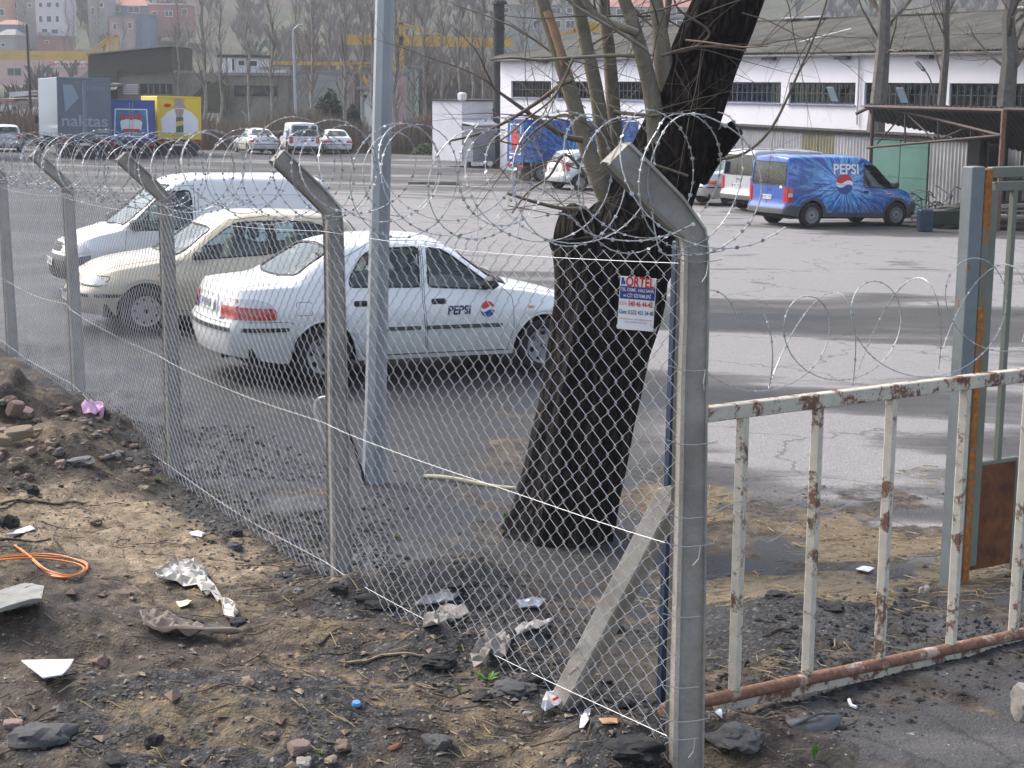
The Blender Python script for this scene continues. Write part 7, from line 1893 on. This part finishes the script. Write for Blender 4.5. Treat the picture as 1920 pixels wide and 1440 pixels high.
scrub(420, 3, 200, 620, (2.5, 6.5), pm('hill_evergreen', (.045, .07, .045)), 'hill_evergreens', 'dark evergreens scattered over the slope', nb=26, dens=lambda x, Y, q: vnoise(x / 30, Y / 50, 8) > .55 and not (x / Y < -.16 and Y < 340))
for i, (px, Y, s_) in enumerate([(262, 300, .8), (455, 250, .8), (350, 300, 1.1), (395, 290, 1.0), (140, 320, .9), (128, 322, .9), (48, 320, .8), (185, 300, 1.3), (230, 300, 1.2), (560, 250, 1.2), (980, 170, 1.1), (1010, 200, 1.2), (935, 160, 1.1), (1090, 220, 1.2)]):
    x = at(px, 100, Y).x; place_tree('bare_tree', popl[i % 3], (x, Y, gz(x, Y)), (s_ * 1.5, s_), i * 2.1, 'bare tree among the houses on the slope', 'tree', 'bare trees on the slope')

# ---------------------------------------------------------------- the day's haze
def haze():
    x0, x1, y0, y1, z0, z1 = -900, 900, -60, 1050, -14, 175
    me = MB().box(((x0 + x1) / 2, (y0 + y1) / 2, (z0 + z1) / 2), (x1 - x0, y1 - y0, z1 - z0))
    m = bpy.data.materials.new('haze'); m.use_nodes = True; n = m.node_tree; n.nodes.remove(n.nodes['Principled BSDF'])
    v = N(n, 'VolumePrincipled'); v.inputs['Color'].default_value = (.80, .84, .90, 1); v.inputs['Density'].default_value = .0006; v.inputs['Anisotropy'].default_value = .2
    L(n, v.outputs[0], n.nodes['Material Output'].inputs['Volume'])
    o = me.build('haze', m); tag(o, 'thin pale winter haze over the yard and the slope', 'haze', kind='stuff')
haze()
# ================================================================ litter and stones
def rock_mesh(name, m_, seed, sub=2, rough=.28, flat_=1.0, blocky=.0):
    bm = bmesh.new(); bmesh.ops.create_icosphere(bm, subdivisions=sub, radius=1); q = Vector((seed * 3.1, seed * 1.7, seed * 2.3))
    from mathutils import noise as mn
    for v in bm.verts:
        p = v.co.copy()
        if blocky:
            mx = max(abs(p.x), abs(p.y), abs(p.z)); p = p.lerp(p / mx * .8, blocky)
        v.co = p * (1 + rough * mn.noise(p * 1.4 + q) + rough * .5 * mn.noise(p * 3.7 + q)); v.co.z *= flat_
    me = bpy.data.meshes.new(name); bm.to_mesh(me); bm.free(); me.materials.append(m_); me.update(); me.polygons.foreach_set('use_smooth', [True] * len(me.polygons)); me.set_sharp_from_angle(angle=R(28)); return me
ST = {k: mat('stone_' + k, c, .92, 0, .35, 9, .35, 60, col2=tuple(x * .55 for x in c)) for k, c in
      dict(brown=(.19, .135, .10), tan=(.30, .24, .17), grey=(.16, .155, .15), pink=(.30, .21, .18), pale=(.36, .33, .29), black=(.022, .022, .024), brick=(.30, .12, .07), dgrey=(.085, .085, .088)).items()}
def put_mesh(name, me, px, py, w, label, cat='stone', hgt=None, rz=None, tilt=0, lift=.02, group=None, dep=None, dz=0):
    """w: width in photo pixels, becomes metres at the distance where it lies"""
    p = gp(px, py); s_ = w * (p - C).length / FPX / 2; h = (hgt or .6) * s_; o = bpy.data.objects.new(name, me); link(o)
    o.scale = (s_, s_ * (dep or .8), h); o.location = (p.x, p.y, gz(p.x, p.y) + h * lift + dz); o.rotation_euler = (tilt, rnd.uniform(-.15, .15), rnd.uniform(0, 6) if rz is None else rz); return tag(o, label, cat, group)
RK = lambda k, s_, **kw: rock_mesh('stone', ST[k], s_, sub=3, rough=.42, blocky=.35, **kw)
brick_m = rock_mesh('brick', ST['pink'], 4, sub=3, rough=.08, blocky=.92); brickt = rock_mesh('brick', ST['tan'], 5, sub=3, rough=.08, blocky=.92)
put_mesh('broken_brick', brickt, 37, 832, 62, 'long tan brick lying aslant on the face of the rubble heap', 'brick', .38, .5, .3, .6, dep=.45, dz=.05)
put_mesh('broken_brick', brick_m, 30, 795, 38, 'pinkish half brick just above the long tan one on the heap', 'brick', .9, 1.1, .5, .8, dep=.5, dz=.06)
put_mesh('broken_brick', brickt, 5, 842, 44, 'tan brick at the left edge beside the long one', 'brick', .5, .2, .2, .6, dep=.6, dz=.04)
put_mesh('broken_brick', brick_m, 25, 1362, 42, 'squared tan pink brick end near the bottom left corner', 'brick', .42, .2, .0, .4, dep=.7)
put_mesh('broken_brick', brick_m, 562, 1408, 48, 'cracked pinkish brown brick lump at the bottom left of centre', 'brick', .6, .6, .2, .4, dep=.7)
put_mesh('broken_brick', rock_mesh('brick', ST['brick'], 6, rough=.15, blocky=.8), 740, 1405, 36, 'red terracotta shard leaning near the bottom edge', 'brick', .35, .8, .5, .6, dep=.35)
for a_ in [('grey', 147, 868, 66, 'flat grey concrete chunk at the right foot of the rubble heap', .35), ('black', 60, 922, 30, 'round black lump on the tan mud below the heap', .8), ('black', 12, 986, 48, 'big black lump at the left edge lying on a white scrap', .8),
           ('black', 113, 914, 11, 'tiny black cube of asphalt right of the round lump', .9), ('dgrey', 40, 912, 26, 'small dark grey stone touching the round black lump', .6), ('tan', 270, 918, 24, 'small tan pointed stone by the fence foot', .7),
           ('brown', 178, 978, 30, 'brown chip standing alone on the smooth tan mud', .4), ('brown', 52, 896, 22, 'brown stone under the heap above the grey one', .7), ('brown', 186, 1250, 44, 'angular brown stone standing on the dark soil', .85), ('grey', 170, 1266, 20, 'small grey stone leaning against the angular brown one', .7),
           ('brown', 464, 1286, 36, 'rounded reddish brown stone on the grey soil mound', .7), ('dgrey', 72, 1384, 112, 'broad dark grey boulder at the bottom left', .42), ('black', 290, 1396, 36, 'upright black clinker lump near the bottom edge', 1.1), ('black', 215, 1428, 50, 'flat black lump on the bottom edge', .4),
           ('tan', 465, 1350, 18, 'small ochre stone right of the bottle track', .7), ('pale', 570, 1432, 36, 'pale stone on the bottom edge under the brick lump', .5), ('tan', 620, 1425, 28, 'tan stone next to the pale one on the bottom edge', .5), ('dgrey', 820, 1395, 62, 'dark blocky stone at the bottom centre', .6),
           ('grey', 108, 1330, 20, 'small blue grey pebble below the white shard', .6), ('brown', 640, 1398, 40, 'flat brown stone right of the cracked brick', .35), ('black', 448, 1172, 40, 'black lump at the end of the white rag', .6), ('black', 445, 1002, 28, 'black lump at the fence foot with a dry root', .7),
           ('dgrey', 440, 1030, 34, 'dark lump left of the dry root', .7), ('brown', 505, 1380, 30, 'reddish stone beside the cracked brick lump', .5), ('pale', 988, 1338, 18, 'round pale pebble left of the printed packet', .5), ('pale', 1733, 1110, 26, 'pale broken stone against the foot of the blue grey gate post', .9),
           ('black', 1820, 1222, 12, 'small black pebble on the driveway below the gate', .8), ('brown', 330, 820, 20, 'brown stone low on the fence foot', .6), ('grey', 560, 1108, 26, 'grey stone near the second post foot', .4), ('brown', 1075, 1430, 40, 'brown clod left of the corner post foot', .5)]:
    k, px, py, w, lab, h = a_; put_mesh('stone', RK(k, px * .013), px, py, w, lab, 'stone', h)
RUN = [RK('brown', 1.3), RK('brown', 2.4), RK('tan', 3.6), RK('grey', 4.1)]
for i in range(34):
    t = i / 34; px = 128 + 140 * t + rnd.uniform(-22, 22); py = 770 + 100 * t + rnd.uniform(-18, 34)
    put_mesh('stone', RUN[i % 4], px, py, rnd.uniform(10, 26), 'small angular stone in the row spilled between the rubble heap and the fence', 'stone', .5, group='stones spilled along the fence foot')
for i in range(40):
    px, py = rnd.uniform(-20, 120), rnd.uniform(735, 880)
    if px > 30 + (py - 735) * .75: continue
    put_mesh('rubble_piece', RUN[(i * 3) % 4] if i % 3 else brick_m, px, py, rnd.uniform(12, 34), 'broken piece of rubble half buried in the brown heap at the left edge', 'rubble', .6, tilt=rnd.uniform(-.5, .5), group='rubble on the heap')
# broken asphalt along the fence
for px, py, w, lab, h in [(700, 1128, 70, 'black broken asphalt ridge right of the second post', .3), (850, 1100, 60, 'black asphalt clod inside the fence, right of the ridge', .3), (960, 1296, 84, 'grey slab of broken asphalt in front of the green sprout', .35), (820, 1240, 70, 'crumbling black asphalt heap left of the rag', .35),
                          (1150, 1180, 44, 'black lump behind the slanting brace', .6), (905, 1310, 40, 'dark clod below the rag', .4), (1380, 1385, 110, 'round grey concrete footing spilling right of the corner post', .35), (1190, 1405, 110, 'rough dark concrete footing left of the corner post', .4), (1460, 1120, 60, 'black asphalt clod behind the first gate bars', .3), (1560, 1140, 50, 'black asphalt clod behind the second gate bars', .3)]:
    put_mesh('asphalt_chunk', rock_mesh('asphalt_chunk', ST['dgrey'] if 'grey' in lab else ST['black'], px * .01, sub=4, rough=.42), px, py, w, lab, 'asphalt', h, lift=.1)
for i in range(26):
    t = i / 25; px = 600 + 560 * t + rnd.uniform(-30, 30); py = 1085 + 240 * t + rnd.uniform(-45, 25)
    put_mesh('asphalt_chunk', RK('black', i * .37), px, py, rnd.uniform(14, 40), 'jagged black asphalt lump in the broken bank along the fence foot', 'asphalt', .55, group='asphalt lumps along the fence foot')
# stuff: gravel, crumbs, chips
class Q:
    def __init__(s, r): s.r = r
    def random(s): return s.r
def pick(n, seed, reg, dens):
    g = np.random.default_rng(seed); out = []
    while sum(len(o_) for o_ in out) < n:
        x, y = g.uniform(reg[0], reg[1], n * 3), g.uniform(reg[2], reg[3], n * 3)
        out.append(np.stack([x, y], 1)[dens(x, y, Q(g.random(n * 3)))] if dens else np.stack([x, y], 1))
    return np.concatenate(out)[:n]
def scatter(n, seed, region, size, m_, name, label, sq=.6, dens=None):
    q = random.Random(seed); base = [(1, 0, 0), (-.5, .87, 0), (-.5, -.87, 0), (.1, 0, .8), (-.1, .1, -.6)]; F0 = [(0, 1, 3), (1, 2, 3), (2, 0, 3), (1, 0, 4), (2, 1, 4), (0, 2, 4)]; P = []
    P = pick(n, seed, region, dens); Z = G(P[:, 0], P[:, 1]); V = []; F = []
    for (x, y), z in zip(P, Z):
        s_ = q.uniform(*size) * (1 if q.random() < .8 else 1.8); a = q.uniform(0, 6.28); ca, sa_ = math.cos(a), math.sin(a); b = len(V)
        for vx, vy, vz in base:
            vx *= q.uniform(.6, 1.3); vy *= q.uniform(.6, 1.3); V.append((x + (vx * ca - vy * sa_) * s_, y + (vx * sa_ + vy * ca) * s_, z + (vz * q.uniform(.4, 1.1) * sq + .15) * s_))
        F += [(b + i, b + j, b + k) for i, j, k in F0]
    me = bpy.data.meshes.new(name); me.from_pydata(V, [], F); me.materials.append(m_); o = bpy.data.objects.new(name, me); link(o); return tag(o, label, name.replace('_', ' '), kind='stuff')
outd = lambda x, y, q: (sdist(x, y) < .25) & (x < .9 + q.random()) & (vnoise(x * 1.7, y * 1.7, 4) > q.random() * .9)
inn = lambda x, y, q: (sdist(x, y) > 0) & (sdist(x, y) < 4.5 * q.random()) & (vnoise(x * 1.3, y * 1.3, 6) > .25 + .6 * q.random()[::-1])
scatter(9000, 1, (-4.5, 1.6, 3.6, 13), (.004, .012), ST['brown'], 'brown_gravel', 'fine brown gravel strewn over the muddy verge', dens=outd)
scatter(5200, 2, (-4, 1.6, 3.6, 11), (.004, .013), ST['grey'], 'grey_gravel', 'fine grey gravel strewn over the muddy verge', dens=outd)
scatter(1300, 3, (-4, 1.6, 3.8, 11), (.006, .02), ST['tan'], 'tan_stone_chips', 'tan stone chips scattered over the verge', dens=outd)
scatter(380, 7, (-4, 1.6, 3.8, 9), (.012, .03), ST['brown'], 'brown_stone_chips', 'larger brown stone chips on the dark soil of the verge', dens=outd)
scatter(5500, 4, (-4.5, 4, 5.6, 14), (.006, .018), ST['black'], 'asphalt_crumbs', 'black asphalt crumbs along both sides of the fence foot', dens=lambda x, y, q: (abs(sdist(x, y) - .35) < .9 * q.random()) & (vnoise(x * 2, y * 2, 5) > .42))
scatter(2600, 5, (-1, 5, 6, 12), (.005, .015), ST['dgrey'], 'dark_gravel', 'dark loose gravel inside the fence and gate', dens=inn)
scatter(420, 6, (-4, 5, 4, 12), (.005, .011), ST['pale'], 'white_grit', 'white grit and paper specks scattered on the ground', dens=lambda x, y, q: (sdist(x, y) < 3) & (q.random() < .5))
# dry stalks
def stalks(n, seed, reg, ln, m_, name, label, dens, w=.0018, lift=.012):
    q = random.Random(seed); mb = MB(); PT = []
    for x, y in pick(n, seed, reg, dens):
        a = q.gauss(.15, .75); L_ = q.uniform(*ln); dx, dy = math.cos(a) * L_ / 2, math.sin(a) * L_ / 2; b = q.uniform(-.2, .2) * L_
        pts = [Vector((x - dx, y - dy, 0)), Vector((x - b * .3, y + b, 0)), Vector((x + dx, y + dy, 0))]
        PT.append((pts, lift * q.random()))
    allp = [p for t_, _ in PT for p in t_]; zz = G(np.array([p.x for p in allp]), np.array([p.y for p in allp]))
    for p, z in zip(allp, zz): p.z = float(z) + .003
    for pts, up in PT:
        for p in pts: p.z += up
        mb.tube(pts, w * q.uniform(.6, 1.6), 3, cap=False)
    o = mb.build(name, m_, fix=False); return tag(o, label, name.replace('_', ' '), kind='stuff')
STRAW = mat('dry_straw', (.34, .26, .15), .9, 0, .4, 3, 0); DTW = mat('dark_litter_twig', (.075, .055, .042), .9, 0, .4, 5, 0)
stalks(1500, 1, (-4, 1.6, 3.8, 11), (.03, .13), STRAW, 'dry_straw', 'dry straw litter over the verge', outd)
stalks(1100, 2, (.7, 5, 6.3, 13), (.04, .16), STRAW, 'dry_grass_litter', 'matted dry grass litter behind the gate', lambda x, y, q: (sdist(x, y) > .2) & (sdist(x, y) < 6) & (vnoise(x * .9, y * .9, 71) > .48), .0022)
stalks(700, 3, (-4, 1.6, 3.8, 11), (.05, .25), DTW, 'twig_litter', 'dark twigs littering the verge', outd, .0022)
for i, (x0, y0, x1, y1, r, lab) in enumerate([(0, 945, 162, 943, .010, 'long dark stick lying across the tan mud, upper of the group'), (0, 1012, 96, 1009, .009, 'grey stick at the left edge below the black lump'), (-10, 958, 48, 935, .006, 'short stick end at the left edge on the tan mud'), (240, 1090, 330, 1150, .006, 'thin stick slanting under the white rag'),
        (640, 1243, 795, 1228, .008, 'pale bent stick left of the rags'), (600, 1225, 690, 1224, .005, 'thin dark stick above the pale bent one'), (598, 1207, 643, 1174, .007, 'reddish splinter pointing up to the right'), (725, 1362, 800, 1372, .006, 'reddish twig at the bottom centre'),
        (340, 1432, 358, 1418, .008, 'short pale stick stub on the bottom edge'), (1480, 1180, 1430, 1192, .008, 'brown stick behind the first gate bars'), (100, 1008, 130, 1045, .007, 'grey root curving down towards the orange cable')]):
    a, b = gp(x0, y0, .01), gp(x1, y1, .01); m_ = (a + b) / 2 + Vector((0, .02, .01)); q1 = smoothpath([a, m_, b])
    for p in q1: p.z = gz(p.x, p.y) + r
    o = MB().tube(q1, [r * (1 - .5 * k / len(q1)) for k in range(len(q1))], 6).build('stick', DTW if i not in (4, 8) else STRAW, smooth_=True, fix=False); tag(o, lab, 'stick')
# orange cable loops
OC = mat('orange_cable', (.62, .20, .045), .5, 0, .25, 15, 0); mb = MB()
for off_, pts in ((0, [(-30, 1052), (40, 1044), (100, 1046), (150, 1052), (164, 1062), (150, 1076), (118, 1082), (90, 1076), (70, 1060), (48, 1040), (28, 1024)]), (4, [(-30, 1056), (30, 1049), (90, 1050), (140, 1058), (158, 1068), (140, 1080), (110, 1078), (84, 1068), (60, 1048), (38, 1030)]), (2, [(-30, 1049), (50, 1041), (110, 1043), (158, 1058), (160, 1072), (128, 1084), (96, 1082)])):
    q1 = smoothpath([gp(a, b, .012) + Vector((0, 0, .006)) for a, b in pts]); mb.tube(q1, .0055, 6)
o = mb.build('orange_cable', OC, smooth_=True, fix=False); tag(o, 'coiled bright orange cable lying at the left edge', 'cable')
# crumpled sheets
def sheet_obj(name, m_, poly, label, cat='litter', amp=.035, seed=1, flat_=False, thick=.002, lift=.008, res=.02, parent=None):
    """poly: outline on the photograph; the sheet lies on the ground where it was dropped"""
    P = [gp(a, b) for a, b in poly]; cx = sum(p.x for p in P) / len(P); cy = sum(p.y for p in P) / len(P); Q = [(p.x, p.y) for p in P]
    xs = [p[0] for p in Q]; ys_ = [p[1] for p in Q]; pts = [Vector(q) for q in Q]; nb = len(pts); y = min(ys_) + res / 2
    while y < max(ys_):
        x = min(xs) + res / 2
        while x < max(xs):
            if inpoly(x, y, Q): pts.append(Vector((x + rnd.uniform(-.3, .3) * res, y + rnd.uniform(-.3, .3) * res)))
            x += res
        y += res
    r = delaunay_2d_cdt(pts, [(i, (i + 1) % nb) for i in range(nb)], [list(range(nb))], 1, 1e-5)
    xy = np.array([(v.x, v.y) for v in r[0]]); zb = G(xy[:, 0], xy[:, 1], False) if flat_ else G(xy[:, 0], xy[:, 1])
    if flat_:
        A_ = np.c_[xy, np.ones(len(xy))]; k, *_ = np.linalg.lstsq(A_, zb, rcond=None); zb = A_ @ k + .015
    f = (1 - abs(2 * fbm(xy[:, 0] * 16, xy[:, 1] * 16, seed, 3) - 1)) ** 2; z = zb + lift + amp * f
    V = [(a - cx, b - cy, c - gz(cx, cy)) for (a, b), c in zip(xy, z)]
    mb = MB(); mb.add(V, [tuple(t) for t in r[2]]); o = mb.build(name, m_, None, True, 30, fix=False); o.location = (cx, cy, gz(cx, cy)); orient(o.data, Vector((0, 0, 1)))
    s_ = o.modifiers.new('thickness', 'SOLIDIFY'); s_.thickness = thick
    return tag(o, label, cat)
RAG = mat('dirty_white_plastic', (.52, .49, .45), .5, 0, .3, 10, .1, 30, col2=(.30, .27, .23)); PAPW = mat('white_paper', (.72, .72, .74), .6, 0, .12, 8, 0); PAPL = mat('lilac_paper', (.70, .42, .62), .6, 0, .15, 8, 0)
SIL = mat('silver_foil', (.60, .62, .66), .25, .6, .3, 20, .3, 25); GRT = mat('grey_tile', (.25, .25, .23), .9, 0, .3, 5, .2, 30); BRD = mat('rotten_board', (.24, .20, .17), .9, 0, .4, 6, .3, 30, col2=(.14, .115, .095)); BRT = mat('brown_rag', (.34, .30, .26), .8, 0, .4, 10, .2, 30)
sheet_obj('plastic_sheet', RAG, [(292, 1092), (318, 1072), (345, 1066), (370, 1063), (392, 1082), (388, 1096), (402, 1112), (416, 1132), (440, 1142), (448, 1160), (440, 1168), (420, 1162), (414, 1140), (395, 1126), (378, 1120), (370, 1102), (345, 1108), (330, 1096), (312, 1098)], 'crumpled dirty white plastic sheet with a twisted tail on the tan mud', 'plastic sheet', .05, 3)
sheet_obj('white_shard', PAPW, [(42, 1270), (140, 1265), (128, 1276), (118, 1290), (100, 1298), (82, 1310)], 'sharp cornered white shard lying on the dark soil at left', 'shard', .004, 5, True, .006, .03)
sheet_obj('lilac_paper', PAPL, [(153, 768), (160, 762), (168, 768), (188, 760), (197, 770), (180, 780), (170, 783), (156, 780)], 'crumpled lilac paper caught at the fence foot', 'paper', .05, 6)
sheet_obj('roof_tile_fragment', GRT, [(-40, 1150), (20, 1128), (48, 1120), (85, 1140), (80, 1158), (40, 1170), (0, 1196), (-40, 1205)], 'curved grey roof tile fragment at the left edge', 'roof tile', .02, 7, True, .018, .05)
sheet_obj('rotten_board', BRD, [(262, 1164), (300, 1166), (330, 1176), (370, 1190), (455, 1200), (440, 1206), (380, 1206), (330, 1204), (290, 1196), (270, 1180)], 'curled rotten board half buried above the grey soil mound', 'board', .05, 8, False, .012, .03)
sheet_obj('white_scrap', PAPW, [(30, 998), (60, 990), (66, 996), (44, 1003), (10, 1006)], 'white scrap poking out beneath the big black lump', 'paper', .01, 9)
sheet_obj('paper_scrap', PAPW, [(355, 1004), (372, 1001), (384, 1005), (378, 1011), (360, 1009)], 'small white paper scrap on the mud above the plastic sheet', 'paper', .02, 10)
sheet_obj('yellow_peel', mat('pale_yellow_peel', (.62, .62, .36), .6, 0, .2, 9, 0), [(330, 1134), (345, 1130), (360, 1134), (352, 1142), (336, 1144)], 'pale yellow peel left of the plastic tail', 'peel', .02, 11)
sheet_obj('brown_rag', BRT, [(792, 1182), (812, 1170), (826, 1152), (850, 1150), (872, 1148), (880, 1164), (862, 1172), (840, 1176), (820, 1190), (800, 1194)], 'crumpled brown grey rag lying under the fence mesh', 'rag', .06, 12)
sheet_obj('brown_rag', BRT, [(882, 1250), (900, 1222), (920, 1206), (945, 1204), (958, 1222), (948, 1240), (920, 1244), (905, 1270), (888, 1272)], 'knotted pale rag just behind the green sprout', 'rag', .07, 13)
sheet_obj('grey_sheet', mat('grey_plastic', (.20, .21, .22), .45, 0, .2, 9, .1), [(772, 1138), (800, 1122), (850, 1112), (866, 1118), (850, 1132), (800, 1142)], 'flat dark grey plastic sheet above the brown rag', 'plastic sheet', .02, 14)
pk1 = sheet_obj('foil_packet', SIL, [(968, 1134), (1000, 1128), (1024, 1134), (1010, 1146), (975, 1146)], 'flattened silver packet inside the fence', 'packet', .03, 15)
pk2 = sheet_obj('printed_packet', PAPW, [(1014, 1334), (1024, 1312), (1060, 1303), (1084, 1306), (1076, 1322), (1046, 1332), (1022, 1340)], 'white packet with blue and red print at the foot of the slanting brace', 'packet', .04, 16)
for m_, pl in ((DECB, [(1046, 1326), (1062, 1318), (1070, 1322), (1052, 1330)]), (DECR, [(1034, 1331), (1044, 1326), (1048, 1330), (1038, 1335)])):
    o = sheet_obj('packet_print', m_, pl, None, None, .0, 16, lift=.05); o.parent = pk2; o.location = o.location - pk2.location
sheet_obj('white_strip', PAPW, [(1086, 1372), (1096, 1335), (1108, 1338), (1104, 1356), (1094, 1374)], 'narrow white carton strip right of the printed packet', 'carton', .02, 17)
sheet_obj('orange_chip', mat('orange_brown_chip', (.42, .24, .14), .7, 0, .2, 9, .1), [(1122, 1352), (1145, 1350), (1166, 1354), (1158, 1362), (1130, 1364)], 'thin orange brown chip left of the corner post foot', 'chip', .01, 18)
sheet_obj('pale_wrap', RAG, [(965, 1186), (985, 1178), (1010, 1176), (1036, 1174), (1030, 1182), (1000, 1188), (970, 1196)], 'pale torn wrapping left of the slanting brace', 'wrapping', .04, 19)
sheet_obj('paper_scrap', PAPW, [(1604, 1070), (1620, 1067), (1640, 1071), (1628, 1077), (1608, 1076)], 'white paper scrap behind the gate below the third bar gap', 'paper', .02, 20)
sheet_obj('leaf_scrap', mat('pale_leaf', (.55, .45, .33), .8, 0, .2, 9, 0), [(1808, 1058), (1826, 1056), (1834, 1062), (1822, 1068), (1810, 1064)], 'pale curled leaf under the rust panel', 'leaf', .03, 21)
sheet_obj('paper_scrap', PAPW, [(1340, 1345), (1352, 1338), (1362, 1346), (1354, 1352)], 'tiny white and red scrap right of the corner post', 'paper', .02, 22)
o = MB().tube(smoothpath([gp(1592, 1312, .01), gp(1596, 1322, .01), gp(1606, 1326, .01)]), .008, 6).build('string_scrap', PAPW, smooth_=True, fix=False); tag(o, 'short kinked white string on the driveway', 'string')
for px, py, w in ((668, 1323, 15),):
    p = gp(px, py); o = MB().lathe([(.0001, .012), (.016, .011), (.0185, .004), (.0185, -.004)], 18).build('bottle_cap', mat('cap_blue', (.10, .30, .62), .4, 0, .1, 30, 0), smooth_=True, loc=(p.x, p.y, gz(p.x, p.y) + .006)); o.rotation_euler = (.15, .1, 0); tag(o, 'small round blue bottle cap on the brown soil', 'bottle cap')
# warped black disc on the driveway edge
p = gp(1525, 1362); disc = thing('broken_black_disc', (p.x, p.y, gz(p.x, p.y)), .35, 'warped black plastic disc with a split, lying left of the driveway', 'disc')
BP = mat('weathered_black_plastic', (.075, .08, .09), .5, 0, .3, 9, .1)
mb = MB(); n = 22; V = [(0, 0, .035)]; 
for k in range(n):
    a = 2 * math.pi * k / n; r_ = 1 if k not in (3, 4) else .62; V.append((.125 * math.cos(a) * r_, .085 * math.sin(a) * r_, .012 + .028 * max(0, math.cos(a * 2 + .6))))
mb.add(V, [(0, 1 + k, 1 + (k + 1) % n) for k in range(n)]); o = mb.build('disc_plate', BP, disc, True, 40, fix=False); md = o.modifiers.new('thickness', 'SOLIDIFY'); md.thickness = .006
mb = MB(); mb.tube([(-.12, -.02, .02), (.02, .0, .055), (.12, .03, .03)], .006, 5); mb.build('disc_rib', BP, disc)
# sprouts
def sprout(px, py, n, h, m_, label, name='weed', spread=.5, cat='plant'):
    p = gp(px, py); q = random.Random(px); r_ = thing(name, (p.x, p.y, gz(p.x, p.y)), 0, label, cat)
    for k in range(n):
        a = q.uniform(0, 6.28); l = h * q.uniform(.6, 1.1); w = l * .14; d = Vector((math.cos(a) * spread, math.sin(a) * spread, 1)).normalized(); s_ = Vector((-math.sin(a), math.cos(a), 0)) * w
        mb = MB(); mb.add([(0, 0, 0), d * l * .5 + s_, d * l + Vector((0, 0, -l * .2)), d * l * .5 - s_], [(0, 1, 2, 3)]); mb.build('leaf', m_, r_, fix=False)
LG = mat('fresh_green_leaf', (.13, .28, .035), .6, 0, .3, 9, 0); MG = mat('moss_green', (.14, .17, .05), .9, 0, .4, 9, 0)
sprout(915, 1278, 10, .075, LG, 'bright green leafy sprout in front of the pale rag', spread=1.2)
sprout(1527, 1425, 6, .09, LG, 'thin upright green shoot at the bottom edge right of the corner post', spread=.15)
sprout(862, 1302, 7, .05, MG, 'tiny olive seedling left of the grey asphalt slab'); sprout(300, 905, 16, .07, MG, 'mossy green tuft at the fence foot by the third post', spread=1.0)
sprout(602, 1414, 8, .035, LG, 'tiny green seedling among stones at the bottom', spread=1.2); sprout(28, 1105, 8, .07, MG, 'green leaves above the roof tile fragment', spread=1.3); sprout(950, 990, 10, .16, LG, 'thin grass tuft at the left of the willow base', spread=.25)
sprout(745, 1010, 8, .05, MG, 'low green tuft inside the fence below the light pole', spread=1.0)
# lump at the right edge of the driveway
put_mesh('kerb_fragment', rock_mesh('kerb_fragment', ST['pale'], 9, sub=3, rough=.16, blocky=.8), 1925, 1345, 60, 'pale topped broken kerb fragment cut off by the right edge of the photo', 'kerb', 1.3, .4, .1, .7)
